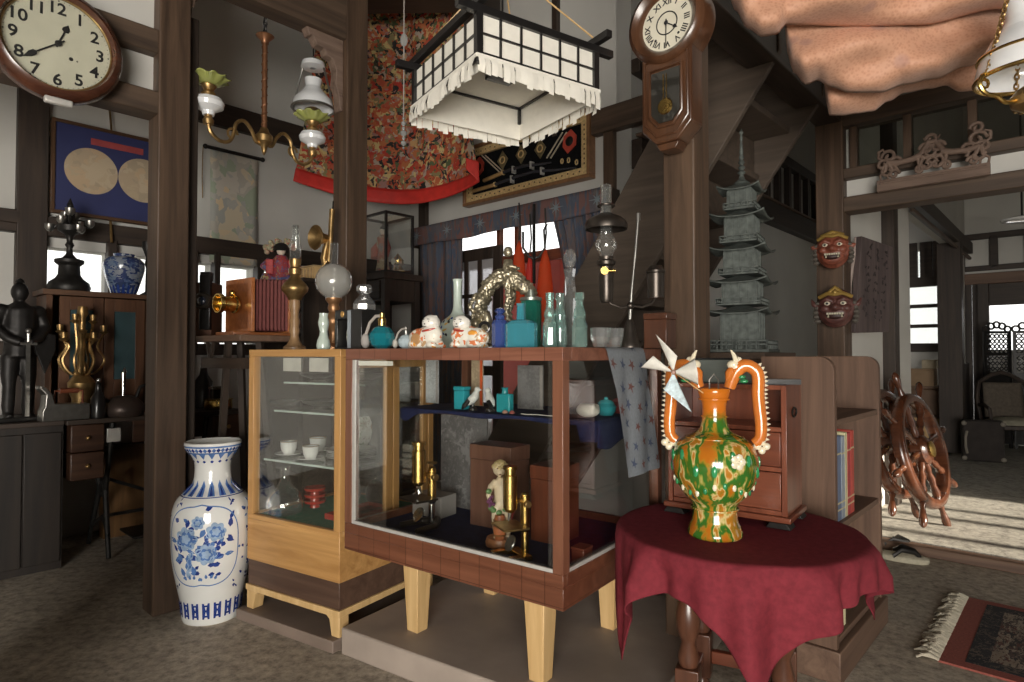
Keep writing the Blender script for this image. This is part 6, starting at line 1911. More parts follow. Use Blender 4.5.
# sword display frame
off = 0.05
o_ = on_BR(465, 207, off); br = on_BR(592, 178, off); tr = on_BR(588, 109, off)
x1 = br.x - o_.x; zb_ = (o_.y + br.y) / 2; z1 = tr.y - zb_
sd = thing('sword_display', 'gold-bordered black display frame with two swords and diamond crests over the curtained doorway', 'display frame', v3(K - B * off - A * o_.x, zb_), RA)
mb = MB().box(0, x1, -0.03, 0.045, 0, 0.028).box(0, x1, -0.03, 0.045, z1 - 0.028, z1).box(0, 0.028, -0.03, 0.045, 0.028, z1 - 0.028).box(x1 - 0.028, x1, -0.03, 0.045, 0.028, z1 - 0.028)
mb.build('frame', plain('brown_frame', (0.24, 0.12, 0.055), 0.4, 0, 0.2, 30), sd, bevel=0.004)
GOLD = plain('gold_mount', (0.70, 0.50, 0.24), 0.45, 0.15, 0.2, 60)
mw = 0.085
mb = MB().box(0.028, x1 - 0.028, -0.012, 0.03, 0.028, mw).box(0.028, x1 - 0.028, -0.012, 0.03, z1 - mw, z1 - 0.028).box(0.028, mw, -0.012, 0.03, mw, z1 - mw).box(x1 - mw, x1 - 0.028, -0.012, 0.03, mw, z1 - mw)
mb.build('gold_border', GOLD, sd, bevel=0.003)
mb = MB(); nn = 22
for k in range(nn):
    for z in (0.058, z1 - 0.058):
        mb.sph((0.1 + (x1 - 0.2) * k / (nn - 1), -0.013, z + 0.007 * math.sin(k * 2.1)), (0.008, 0.002, 0.006), 6)
for k in range(9):
    for x in (0.058, x1 - 0.058):
        mb.sph((x, -0.013, 0.11 + (z1 - 0.22) * k / 8), (0.006, 0.002, 0.008), 6)
mb.build('border_pattern', plain('border_motif', (0.10, 0.055, 0.02), 0.6), sd)
MB().box(mw, x1 - mw, 0.012, 0.03, mw, z1 - mw).build('backing', plain('black_velvet', (0.008, 0.008, 0.009), 0.95, 0, 0.2, 30, 0, 0, 0.1), sd)
def lc2(px, py):
    p = on_BR(px, py, off); return p.x - o_.x, p.y - zb_
def quad_plate(pts, y0, y1):
    return MB().prism(pts, y0, y1)
for px, py in ((502, 160), (520.5, 154), (539.5, 148.5)):
    x, z = lc2(px, py); w, h = 0.058, 0.078
    d_ = quad_plate([(x - w, z), (x, z - h), (x + w, z), (x, z + h)], 0.004, 0.0118).build('diamond_crest', plain('dull_gold', (0.24, 0.19, 0.10), 0.45, 0.5, 0.3, 60), sd, bevel=0.002)
    MB().ring((x, 0.003, z), 0.026, 0.006, 18, 6, None, 1, 1).build('crest_ring', GOLD, d_) if False else MB().ring((0, 0, 0), 0.026, 0.006, 18, 6, facing(x, 0.003, z)).build('crest_ring', GOLD, d_)
for px, py in ((569, 141), (478, 167)):
    x, z = lc2(px, py); w, h = 0.062, 0.085
    hx = quad_plate([(x - w, z - h * 0.35), (x - w * 0.3, z - h), (x + w * 0.9, z - h * 0.45), (x + w, z + h * 0.35), (x + w * 0.25, z + h), (x - w * 0.85, z + h * 0.55)], 0.003, 0.0118).build('red_crest', plain('crest_red', (0.50, 0.07, 0.045), 0.5), sd)
    MB().lathe([(0, 0), (0.036, 0), (0.03, 0.004), (0, 0.005)], 16, facing(x, 0.002, z)).build('crest_boss', IRON, hx)
mb = MB()
for a, b_ in (((546, 158), (562, 132)), ((550, 158), (566, 132)), ((481, 155), (499, 172)), ((484.5, 155), (503, 172))):
    x0, z0 = lc2(*a); x2, z2 = lc2(*b_)
    mb.bar((x0, 0.008, z0), (x2, 0.008, z2), 0.008, 0.008)
mb.build('arrow_shaft', plain('pale_shaft', (0.55, 0.47, 0.36), 0.5), sd)
mb = MB()
for px, py in ((561.5, 161), (568, 160), (576, 162)):
    x, z = lc2(px, py); mb.ring((0, 0, 0), 0.014, 0.005, 14, 6, facing(x, 0.006, z), 0.75, 1.2)
mb.build('sword_guard_ring', GOLD, sd)
for (ha, hb, bb, bc) in (((485, 181), (504, 173), (528, 166), (552, 163)), ((474, 191.5), (496, 185), (535, 172), (577, 168))):
    P_ = [lc2(*q) for q in (ha, hb, bb, bc)]
    V = [Vector((x, -0.012, z)) for x, z in P_]
    s_ = MB().path([V[1], (V[1] + V[2]) / 2 + Vector((0, 0, 0.006)), V[2], (V[2] + V[3]) / 2 + Vector((0, 0, -0.003)), V[3]], [0.014, 0.014, 0.013, 0.012, 0.006], 10).build('sword', plain('black_scabbard', (0.10, 0.10, 0.115), 0.25, 0.6), sd)
    MB().path([V[0], V[1] - (V[1] - V[0]) * 0.02], 0.0155, 10).build('hilt', plain('tan_hilt', (0.42, 0.25, 0.10), 0.6), s_)
    MB().cyl(V[1] - Vector((0.004, 0, 0)), V[1] + Vector((0.008, 0, 0.002)), 0.021).build('guard', GOLD, s_)
    mb = MB()
    for q in (V[1] * 0.55 + V[2] * 0.45, V[2] * 0.8 + V[3] * 0.2):
        mb.box(q.x - 0.007, q.x + 0.007, -0.028, 0.011, q.z - 0.03, q.z + 0.026)
    mb.build('holder', ALU, s_)

# kimono spread across the corner
KA, KB_, KC = at(294, 180, 4.75), at(400, 203, 5.05), at(479, 181, 4.55)
kt = [at(324, -30, 4.9), at(400, -30, 5.2), at(463, -4, 4.7)]
KIM = patchwork('embroidered_silk', [(0.42, 0.07, 0.03), (0.50, 0.13, 0.05), (0.02, 0.02, 0.018), (0.60, 0.36, 0.16), (0.50, 0.05, 0.03), (0.10, 0.13, 0.06), (0.62, 0.50, 0.22), (0.50, 0.16, 0.06), (0.035, 0.03, 0.03), (0.46, 0.38, 0.30), (0.48, 0.10, 0.05), (0.26, 0.22, 0.10), (0.38, 0.20, 0.18)], 10.0, 0.75, 'Object', (1, 1, 1), 0.7, 3.2)
def kim(u, v, d=0.0):
    q = lambda a, b, c, t: a * ((1 - t) ** 2) + (b * 2 - a * 0.5 - c * 0.5) * (2 * t * (1 - t)) + c * t * t
    bot = q(KA, KB_, KC, u); top = q(kt[0], kt[1], kt[2], u)
    s = v ** 0.9 if v > 0 else v
    p = bot.lerp(top, s)
    p.x += 0.10 * math.sin(PI * s) * (0.5 - u) * 0.6
    p.y -= 0.016 * math.sin(u * 19 + v * 2) * min(1.0, 0.25 + 2.5 * max(0, v)) + d
    p.y -= 0.010 * math.sin(u * 37 + v * 5) * min(1.0, 0.15 + 3 * max(0, v))
    return p
ko = thing('hanging_kimono', 'red and gold embroidered silk kimono spread high across the corner', 'kimono', (0, 0, 0), 0)
MB().sheet(60, 40, kim).build('robe', KIM, ko, solid=0.006, angle=80)
MB().sheet(60, 4, lambda u, v: kim(u, v * 0.045 - 0.006, 0.010)).build('hem', RED, ko, solid=0.012, angle=80)
MB().sheet(12, 8, lambda u, v: Vector(at(466 + 13 * u, 158 + 4 * u + 20 * v * (0.55 + 0.45 * u), 4.44 + 0.02 * u))).build('sleeve_tip', RED, ko, solid=0.006)
MB().path([kt[0] + Vector((-0.3, -0.05, -0.06)), kt[1] + Vector((0, -0.05, 0.0)), kt[2] + Vector((0.2, -0.05, -0.02))], 0.02, 8).build('hanging_pole', DARK, ko)

# curtain valance and curtains
VAL = patchwork('valance_weave', [(0.12, 0.105, 0.115), (0.16, 0.085, 0.075), (0.085, 0.10, 0.135), (0.11, 0.10, 0.115), (0.18, 0.09, 0.08), (0.075, 0.09, 0.125), (0.14, 0.12, 0.115)], 5, 0.85, 'Object', (2.2, 1, 0.55), 0.45, 5)
STARC = plain('valance_star', (0.20, 0.24, 0.26), 0.8)
CURT = patchwork('curtain_weave', [(0.085, 0.085, 0.10), (0.14, 0.08, 0.07), (0.07, 0.085, 0.12), (0.11, 0.085, 0.085), (0.055, 0.07, 0.105)], 9, 0.85, 'Object', (3.0, 3.0, 0.35), 0.4, 4)
off = 0.16
o_ = on_BR(411, 247, off); e_ = on_BR(606, 190, off)
zt_, zb_ = (on_BR(411, 226, off).y + e_.y) / 2, (o_.y + on_BR(606, 211, off).y) / 2
vl = thing('curtain_valance', 'woven blue-red valance with star motifs over the curtained doorway', 'valance', v3(K - B * off - A * o_.x, zb_), RA)
WV = e_.x - o_.x; HV = zt_ - zb_
MB().sheet(70, 6, lambda u, v: (u * WV, -0.006 * math.sin(u * 46) * (1.2 - v), v * HV + (0.008 * math.sin(u * 14) if v < 0.01 else 0))).build('cloth', VAL, vl, solid=0.006)
mb = MB()
for px in (418, 448, 481, 517, 557, 598):
    x = on_BR(px, 210, off).x - o_.x
    for r, n, z0 in ((0.072, 8, -0.012),):
        pts = [((r if k % 2 == 0 else r * 0.30) * (1.0 if k % 4 == 0 else 0.66) * math.cos(PI * k / 8), (r if k % 2 == 0 else r * 0.30) * (1.0 if k % 4 == 0 else 0.66) * math.sin(PI * k / 8)) for k in range(16)]
        mb.prism([(x + a, HV * 0.52 + b_) for a, b_ in pts], z0 - 0.001, z0 + 0.001)
mb.build('star_pattern', STARC, vl)
MB().box(-0.01, WV + 0.01, 0.004, off - 0.01, HV - 0.02, HV).box(-0.012, -0.002, 0.004, off - 0.01, 0, HV - 0.02).box(WV + 0.002, WV + 0.012, 0.004, off - 0.01, 0, HV - 0.02).build('pelmet', DARK_H, vl)
def curtain(pa, pb, qa, qb, zlow, label, yo):
    """Gathered curtain between top columns pa..pb and bottom columns qa..qb of the photo."""
    a, b_ = on_BR(pa, 240, off - 0.04), on_BR(pb, 240, off - 0.04)
    c, d = on_BR(qa, 300, off - 0.04), on_BR(qb, 300, off - 0.04)
    zt2 = zb_ + 0.06
    t = thing('curtain', label, 'curtain', v3(K - B * (off - 0.05) - A * a.x, 0), RA, 'curtains of the doorway')
    def f(u, v):
        x0 = a.x + (b_.x - a.x) * u; x2 = c.x + (d.x - c.x) * u
        x = x2 + (x0 - x2) * v ** 1.3
        return (x - a.x, 0.022 * math.sin(u * 34 + v) + 0.012 * math.sin(u * 57 + 2), zlow + (zt2 - zlow) * v)
    MB().sheet(90, 16, f).build('cloth', CURT, t, solid=0.004, angle=80)
curtain(417, 461, 424, 458, 0.05, 'gathered dark woven curtain on the doll case side of the doorway', 0)
curtain(549, 604, 566, 602, 1.5, 'gathered dark woven curtain on the stairs side of the doorway', 0)
# red ornaments and rods hanging in the doorway
def cone(px, y0, y1, w, D, mat, label):
    t = at(px, y0, D); m = D / F
    o = thing('hanging_ornament', label, 'ornament', t, 0.2, 'red ornaments hanging in the doorway')
    h = (y1 - y0) * m
    MB().lathe([(0, 0), (0.15 * w * m, -0.08 * h), (0.35 * w * m, -0.25 * h), (0.5 * w * m, -0.6 * h), (0.46 * w * m, -0.85 * h), (0.5 * w * m, -h), (0.4 * w * m, -h), (0, -0.8 * h)], 12).build('body', mat, o)
    MB().path([(0, 0, 0), (0.01, 0, 0.10), (0, 0, 0.28)], 0.006, 6).build('cord', IRON, o)
EMB = lit_paper('bright_orange_paper', (0.95, 0.17, 0.05))
cone(519, 240, 305, 15, 4.62, EMB, 'orange-red tapering ornament nearest the lattice door')
cone(530, 252, 330, 12, 4.53, RED, 'deep red tapering ornament between the two orange ones')
cone(545, 247, 322, 17, 4.45, EMB, 'orange-red tapering ornament nearest the stairs side curtain')
pt = at(534, 224, 4.3)
t = thing('iron_fork', 'long iron fork hanging upside down before the orange ornaments', 'tool', pt, 0)
m = 4.3 / F
MB().path([(0, 0, 20 * m), (0, 0, -60 * m)], 1.6 * m, 8).path([(-11 * m, 0, -8 * m), (-11 * m, 0, -24 * m), (-5 * m, 0, -33 * m), (0, 0, -35 * m), (5 * m, 0, -33 * m), (11 * m, 0, -24 * m), (10 * m, 0, -6 * m), (13 * m, 0, 0)], 1.2 * m, 8).build('fork', IRON, t)
MB().lathe([(0, -62 * m), (4.5 * m, -72 * m), (3.4 * m, -88 * m), (0, -96 * m)], 12).build('red_tip', REDLAC, t)
p0, p1 = onwall(492, 300, K + B * 0.9, B), onwall(560, 300, K + B * 0.9, B)
wall('wall_porch', (p0.x, p0.y), (p1.x, p1.y), 0, onwall(520, 262, K + B * 0.9, B).z, 0.08, B, plain('red_partition_near', (0.42, 0.05, 0.03), 0.6, 0, 0.1, 6), 'red partition standing beyond the curtained doorway')

# doll case on its dark cabinet
n0 = at(385.5, 272, 4.75)
zc_ = n0.z
dcab = thing('side_cabinet', 'dark wooden cabinet with an open bay under the glazed doll case', 'cabinet', (n0.x, n0.y, 0), RA)
wA, wB = 0.30, 0.30
# local x = -A (towards the stairs), y = B; the near corner is the origin, the box runs back along +y and towards -x... 
mb = MB().box(-0.42, 0.04, -0.04, 0.34, zc_ - 0.05, zc_ - 0.0005)
for x in (-0.40, -0.03):
    for y in (-0.02, 0.27):
        mb.box(x, x + 0.05, y, y + 0.05, 0, zc_ - 0.05)
mb.box(-0.35, -0.03, -0.02, 0.32, 0.95, 0.99).box(-0.35, -0.03, -0.02, 0.32, 0.10, 0.14).box(-0.39, 0.01, -0.01, 0.31, zc_ - 0.22, zc_ - 0.05)
mb.build('body', DARK, dcab, bevel=0.003)
MB().box(-0.35, -0.04, -0.03, -0.0105, zc_ - 0.20, zc_ - 0.06).build('drawer_front', DARK_H, dcab, bevel=0.003)
zt1_ = at(385.5, 210, 4.75).z - zc_
dc = thing('doll_case', 'black-edged glass case holding a costumed doll and a gilt clock', 'glass case', (n0.x, n0.y, zc_), RA)
x0, x1_, y1_ = -0.36, 0.0, 0.275
mb = MB()
for x in (x0, x1_ - 0.018):
    for y in (0.0, y1_ - 0.018):
        mb.box(x, x + 0.018, y, y + 0.018, 0.0, zt1_)
for z in (0.0, zt1_ - 0.02):
    mb.box(x0, x1_, 0, 0.018, z, z + 0.02).box(x0, x1_, y1_ - 0.018, y1_, z, z + 0.02).box(x0, x0 + 0.018, 0.018, y1_ - 0.018, z, z + 0.02).box(x1_ - 0.018, x1_, 0.018, y1_ - 0.018, z, z + 0.02)
mb.build('case_frame', BLACK, dc, bevel=0.001)
MB().box(x0 + 0.018, x1_ - 0.018, 0.006, 0.010, 0.02, zt1_ - 0.02).box(x1_ - 0.010, x1_ - 0.006, 0.018, y1_ - 0.018, 0.02, zt1_ - 0.02).build('pane', GLASS, dc)
MB().box(x0 + 0.018, x1_ - 0.018, 0.018, y1_ - 0.018, 0.0, 0.012).build('floor_board', BLACK, dc)
MDC = frame((n0.x, n0.y, zc_), RA)
q = MDC @ Vector((-0.19, 0.11, 0.013))
dl = thing('costume_doll', 'standing doll in a pale red and gold robe inside the black-edged glass case', 'doll', q, RA)
MB().lathe([(0, 0), (0.06, 0), (0.05, 0.06), (0.035, 0.18), (0.05, 0.24), (0.045, 0.29), (0.015, 0.315), (0, 0.315)], 20).build('robe', patchwork('doll_robe', [(0.50, 0.16, 0.10), (0.55, 0.40, 0.20), (0.45, 0.20, 0.16), (0.30, 0.24, 0.22), (0.60, 0.48, 0.32)], 16, 0.6), dl)
MB().sph((0, 0, 0.345), (0.026, 0.026, 0.032), 14).build('head', plain('doll_face', (0.72, 0.62, 0.52), 0.5), dl)
MB().sph((0, 0.006, 0.365), (0.034, 0.030, 0.024), 14).sph((0, 0.012, 0.39), 0.018, 10).build('hair', BLACK, dl)
MB().path([(0.04, 0, 0.26), (0.085, -0.02, 0.20), (0.07, -0.03, 0.13)], [0.022, 0.032, 0.03], 10).path([(-0.04, 0, 0.26), (-0.085, -0.02, 0.20), (-0.07, -0.03, 0.13)], [0.022, 0.032, 0.03], 10).build('sleeve', plain('doll_sleeve', (0.52, 0.12, 0.08), 0.6), dl)
q = MDC @ Vector((-0.085, 0.18, 0.0205))
gc = thing('mantel_clock', 'small gilt mantel clock inside the black-edged glass case', 'clock', q, RA)
MB().box(-0.055, 0.055, -0.03, 0.03, 0, 0.018).lathe([(0, 0.018), (0.04, 0.02), (0.03, 0.05), (0.045, 0.07), (0.045, 0.10), (0.02, 0.13), (0.008, 0.15), (0, 0.155)], 18).build('body', BRASS, gc, bevel=0.002)
MB().lathe([(0, 0), (0.026, 0)], 24, facing(0, -0.047, 0.085)).build('dial', DIAL, gc)

# brass horn on the dark post
q = at(331, 240, 3.28)
t = thing('brass_horn', 'old brass bugle hung bell outward on the dark post above the globe lamp', 'horn', q, 0)
m = 3.28 / F
def L(px, py, dy=0.0):
    return Vector(((px - 331) * m, dy, (240 - py) * m))
MB().path([L(332, 209), L(331, 225), L(330.5, 245), L(329, 262), L(325, 265), L(324, 258), L(326, 248), L(328, 241), L(326, 239)], [2.8 * m, 2.4 * m, 2.6 * m, 3.2 * m, 3.4 * m, 3.4 * m, 3.2 * m, 3 * m, 3.2 * m], 12).build('tube', OLDBRASS, t)
MB().lathe([(0, 0), (3 * m, 0), (4 * m, 4 * m), (6 * m, 8 * m), (10 * m, 12 * m), (9.4 * m, 12.4 * m), (5.4 * m, 9 * m), (0, 5 * m)], 24, along(L(327, 239), L(316, 239.5, -0.075)) @ Matrix.Diagonal((1.25, 1.25, 1.15, 1))).build('bell', OLDBRASS, t)
MB().path([L(332, 215), L(332, 200, 0.02)], 0.004, 6).build('cord', IRON, t)

# ---------------------------------------------------------------- hanging lamps
def petal_shade(mb, c, r, h, n=10):
    """Ruffled flower-shaped glass shade opening upward."""
    def f(u, v):
        a = u * 2 * PI
        rr2 = r * (0.38 + 0.62 * v ** 0.8) * (1 + 0.10 * v * math.cos(n * a))
        return Vector(c) + Vector((rr2 * math.cos(a), rr2 * math.sin(a), h * v * (1 + 0.12 * v * math.sin(n * a)) - 0.28 * h * max(0, v - 0.7)))
    mb.sheet(80, 8, f)
    return mb
D0 = 3.15
q = at(264, 152, D0); m = D0 / F
gl = thing('gas_chandelier', 'brass two-armed gas chandelier with ruffled green-yellow shades and white bowls', 'chandelier', q, RB + R(6))
kx = (213 - 264) * m / (B.x) * 0.86
def arm(sx):
    xe = sx * 49 * m / 0.69 * 0.80
    dz = 0
    P_ = [(0.0, 0, 9 * m), (0.15 * xe, 0, 8 * m), (0.24 * xe, 0, 18 * m), (0.38 * xe, 0, 25 * m), (0.52 * xe, 0, 20 * m), (0.57 * xe, 0, 8 * m), (0.66 * xe, 0, 0), (0.82 * xe, 0, -1 * m), (0.96 * xe, 0, 5 * m), (xe, 0, 14 * m)]
    o = MB().path([(x, y, z) for x, z, y in [(a, b_, 0) for a, b_ in smooth_profile([(p[0], p[2]) for p in P_], 4)]], 1.8 * m, 8).path([(0.58 * xe + 5 * m * math.cos(a_ * 0.6), 0, 9 * m + 5 * m * math.sin(a_ * 0.6)) for a_ in range(9)], 1.3 * m, 6).build('arm', OLDBRASS, gl)
    fr_ = frame((xe, 0, 11 * m))
    MB().lathe([(0, 0), (4.5 * m, 0), (5 * m, 4 * m), (3 * m, 7 * m), (4.5 * m, 10 * m), (0, 10 * m)], 18, fr_).build('socket', OLDBRASS, o)
    MB().lathe([(0, 8 * m), (5 * m, 8.5 * m), (6 * m, 12 * m), (13 * m, 16 * m), (14 * m, 20 * m), (12 * m, 24 * m), (5 * m, 26.5 * m), (0, 26.5 * m)], 28, fr_).build('white_bowl', MILK, o)
    MB().lathe([(0, 26.6 * m), (5 * m, 26.6 * m), (6.5 * m, 29 * m), (4 * m, 32 * m), (7 * m, 36 * m), (7 * m, 38 * m), (0, 38 * m)], 18, fr_).build('burner', OLDBRASS, o)
    petal_shade(MB(), (xe, 0, 11 * m + 36.5 * m), 18 * m, 8 * m).build('flower_shade', URANIUM, o, solid=0.003)
arm(-1); arm(1)
MB().lathe([(0, -4 * m), (2 * m, 0), (3 * m, 5 * m), (8 * m, 10 * m), (8.5 * m, 16 * m), (5 * m, 20 * m), (3.5 * m, 24 * m), (0, 24 * m)], 20).build('body', OLDBRASS, gl)
mb = MB().cyl((0, 0, 22 * m), (0, 0, 112 * m), 2.6 * m)
mb.lathe([(0, 110 * m), (3.5 * m, 110 * m), (4 * m, 113 * m), (9 * m, 118 * m), (6 * m, 120 * m), (0, 121 * m)], 18)
mb.path([(2.6 * m * math.cos(k * 0.9), 2.6 * m * math.sin(k * 0.9), 24 * m + k * 1.25 * m) for k in range(68)], 0.8 * m, 5)
mb.build('rod', plain('copper_rod', (0.26, 0.12, 0.06), 0.4, 0.7), gl)
mb = MB()
for k in range(12):
    mb.ring((0, 0, 0), 2.6 * m, 0.8 * m, 10, 5, frame((0, 0, 122 * m + k * 4.4 * m), (k % 2) * PI / 2, PI / 2), 0.7, 1.15)
mb.build('chain', IRON, gl)

q = at(313, 108, 3.75); m = 3.75 / F
hl = thing('hanging_oil_lamp', 'white-shaded hanging oil lamp in a metal bail before the kimono', 'lamp', q, 0)
MB().lathe([(20 * m, -2 * m), (20.5 * m, 0), (19 * m, 7 * m), (14 * m, 13 * m), (9 * m, 18 * m), (7.5 * m, 22 * m), (8.5 * m, 29 * m), (8 * m, 29 * m), (7 * m, 22 * m), (13.4 * m, 12.6 * m), (18.4 * m, 6.5 * m)], 36).build('shade', MILK, hl)
MB().lathe([(3 * m, 40 * m), (12 * m, 41 * m), (11 * m, 46 * m), (3 * m, 48 * m), (0, 48 * m)], 24).build('smoke_bell', MILK, hl)
MB().path([(-20 * m, 0, -1 * m), (-16 * m, 0, 20 * m), (-9 * m, 0, 47 * m), (0, 0, 52 * m), (9 * m, 0, 47 * m), (16 * m, 0, 20 * m), (20 * m, 0, -1 * m)], 1.1 * m, 8).ring((0, 0, -1 * m), 20.5 * m, 1.2 * m, 36, 6).build('bail', STEEL, hl)
MB().lathe([(0, -14 * m), (6 * m, -13 * m), (11 * m, -7 * m), (8 * m, -2 * m), (4 * m, 0), (0, 0)], 22).build('font', OLDBRASS, hl)
MB().cyl((0, 0, 52 * m), (0, 0, 300 * m), 0.7 * m).build('cord', IRON, hl)
# pendant chain before the kimono
q = at(403.5, 150, 2.9); m = 2.9 / F
t = thing('hanging_chain', 'thin cord with glass drops hanging before the kimono beside the paper lantern', 'pendant', q, 0)
MB().cyl((0, 0, 30 * m), (0, 0, 320 * m), 0.7 * m).build('cord', plain('pale_cord', (0.32, 0.29, 0.26), 0.6), t)
mb = MB()
for k, r in enumerate((1.5, 3.5, 2.2, 4.2, 2.4, 3.2, 2.0)):
    mb.lathe([(0, -r * m), (r * 0.8 * m, -r * 0.3 * m), (r * 0.8 * m, r * 0.3 * m), (0, r * m)], 10, frame((0, 0, (2 + k * 5.0) * m)))
mb.sph((0, 0, 112 * m), (4 * m, 2 * m, 7 * m), 8)
mb.build('glass_drop', colored_glass('grey_drop', (0.5, 0.5, 0.48), 0.5), t, flat=True)

# opal hanging lamp by the orange cloth
q = at(1030, 62, 1.75); m = 1.75 / F
rl = thing('opal_hanging_lamp', 'brass hanging lamp with white opal shade beside the orange cloth', 'lamp', q, 0)
MB().lathe([(45 * m, -14 * m), (46 * m, -10 * m), (42 * m, 8 * m), (32 * m, 26 * m), (22 * m, 38 * m), (19 * m, 48 * m), (21 * m, 62 * m), (19.5 * m, 62 * m), (17.5 * m, 48 * m), (31 * m, 24 * m), (41 * m, 6 * m)], 48).build('shade', MILK, rl)
MB().ring((0, 0, -14 * m), 45.5 * m, 2.2 * m, 48, 8).ring((0, 0, 8 * m), 43 * m, 1.6 * m, 48, 6).build('gallery_ring', BRASS, rl)
mb = MB()
for k in range(3):
    a = R(185 + 120 * k); c, s = math.cos(a), math.sin(a)
    pts = [(45 * m, -14 * m), (52 * m, -16 * m), (55 * m, -26 * m), (48 * m, -34 * m), (38 * m, -36 * m), (28 * m, -42 * m), (16 * m, -40 * m)]
    mb.path([(x * c, x * s, z) for x, z in smooth_profile(pts, 3)], 2.2 * m, 8)
    mb.path([((50 + 4.5 * math.cos(j * 0.8)) * m * c, (50 + 4.5 * math.cos(j * 0.8)) * m * s, (-24 + 4.5 * math.sin(j * 0.8)) * m) for j in range(8)], 1.5 * m, 6)
mb.build('scroll_arm', BRASS, rl)
MB().lathe([(0, -52 * m), (6 * m, -50 * m), (16 * m, -44 * m), (18 * m, -36 * m), (12 * m, -28 * m), (6 * m, -24 * m), (0, -24 * m)], 24).build('font', OLDBRASS, rl)
for k in range(3):
    a = R(185 + 120 * k)
    mb = MB()
    for j in range(22):
        f_ = j / 22
        rr2 = (46 - 30 * f_) * m
        mb.ring((0, 0, 0), 2.8 * m, 0.9 * m, 10, 5, frame((rr2 * math.cos(a), rr2 * math.sin(a), -12 * m + j * 4.6 * m), a + (j % 2) * PI / 2, PI / 2), 0.7, 1.15)
    mb.build('chain', OLDBRASS, rl)
MB().cyl((0, 0, 62 * m), (0, 0, 760 * m), 1.2 * m).build('hanging_rod', OLDBRASS, rl)

# orange cloth slung under the ceiling
def kuba():
    m_, nt, b = nodes('orange_damask')
    ch = N(nt, 'ShaderNodeTexVoronoi', Scale=95.0)
    nt.links.new(coords(nt), ch.inputs['Vector'])
    n = N(nt, 'ShaderNodeTexVoronoi', Scale=8.0, feature='F1')
    nt.links.new(coords(nt), n.inputs['Vector'])
    c1_ = ramp(nt, ch.outputs['Distance'], [(0.15, (0.50, 0.245, 0.15)), (0.6, (0.60, 0.325, 0.21))])
    k_ = ramp(nt, n.outputs['Distance'], [(0.0, (0.6, 0.6, 0.6)), (0.14, (0.45, 0.45, 0.45)), (0.22, (0, 0, 0))])
    mx = N(nt, 'ShaderNodeMix', data_type='RGBA'); nt.links.new(k_, mx.inputs[0]); nt.links.new(c1_, mx.inputs[6]); mx.inputs[7].default_value = (0.36, 0.19, 0.16, 1)
    nt.links.new(mx.outputs[2], b.inputs['Base Color'])
    b.inputs['Roughness'].default_value = 0.62; b.inputs['Sheen Weight'].default_value = 0.2
    bump(nt, b, ch.outputs['Distance'], 0.15, 0.003)
    return m_
def poly(xs, x):
    for (x0, y0), (x2, y2) in zip(xs, xs[1:]):
        if x0 <= x <= x2:
            t = (x - x0) / (x2 - x0); t = t * t * (3 - 2 * t)
            return y0 + (y2 - y0) * t
    return xs[-1][1] if x > xs[-1][0] else xs[0][1]
low1 = [(728, -8), (736, 10), (748, 28), (762, 36), (776, 34), (786, 24), (800, 24), (860, 26), (920, 24), (1000, 8), (1100, -10)]
low2 = [(785, 18), (787, 50), (794, 72), (806, 84), (818, 80), (830, 86), (850, 92), (880, 92), (905, 84), (935, 78), (965, 66), (990, 58), (1040, 40), (1110, 20)]
low3 = [(822, 70), (830, 115), (842, 115), (856, 113), (872, 111), (888, 101), (905, 92), (930, 88), (946, 85), (960, 91), (985, 89), (1010, 78), (1060, 60), (1110, 40)]
oc_ = thing('hanging_cloth', 'orange patterned cloth slung in heavy folds under the ceiling', 'cloth', (0, 0, 0), 0)
mb = MB()
for (low, top, xa, xb, D_, puff, ph) in ((low1, -70, 728, 1100, 2.10, 0.10, 0.0), (low2, -5, 785, 1110, 2.22, 0.11, 1.0), (low3, 40, 822, 1110, 2.36, 0.05, 2.0)):
    def f(u, v, low=low, top=top, xa=xa, xb=xb, D_=D_, puff=puff, ph=ph):
        px = xa + (xb - xa) * u
        yl = poly(low, px)
        py = yl + (top - yl) * v
        bul = math.sin(PI * min(1.0, v * 1.15 + 0.04)) ** 0.7
        fold = 0.018 * math.sin((px * 0.018 + py * 0.045) * 2.4 + ph) + 0.010 * math.sin(px * 0.05 - py * 0.09 + ph * 2)
        edge = 0.05 * math.exp(-v * 9) + 0.06 * math.exp(-u * 30)
        return at(px, py, D_ - puff * bul + fold * (0.4 + bul) + edge - 0.10 * u)
    mb.sheet(110, 40, f)
mb.build('cloth', kuba(), oc_, solid=0.006, angle=80)

# ---------------------------------------------------------------- stairs
so_ = Vector((1.175, 2.84))
RSt = math.atan2(A.y, A.x)              # local x along A, local y = -B
st = thing('open_staircase', 'steep dark wooden open staircase rising behind the octagonal clock', 'staircase', (so_.x, so_.y, 0), RSt)
sl = 1.404
sw = 0.69
strp = [(-0.06, 2.514), (1.73, 0.0), (2.22, 0.0), (0.14, 2.92), (-0.06, 2.92)]
MB().prism(strp, -0.035, 0.0).build('stringer', STAIR, st, bevel=0.003)
MB().prism(strp, -sw, -sw + 0.035).build('stringer', STAIR, st, bevel=0.003)
for k in range(10):
    z = 0.23 + k * 0.235
    x = (2.43 - z) / sl + 0.055
    MB().box(x, x + 0.22, -sw + 0.0355, -0.0355, z, z + 0.035).build('tread', STAIR, st, bevel=0.003)
for k in range(10):
    z = 0.02 + k * 0.235
    x = (2.43 - (z + 0.21)) / sl + 0.25
    if k > 5:
        MB().box(x, x + 0.015, -sw + 0.0355, -0.0355, z, z + 0.205).build('riser', STAIR, st)
MB().box(0.42, 0.44, 0.0002, 0.006, 2.19, 2.21).build('wooden_peg', PINE, st)

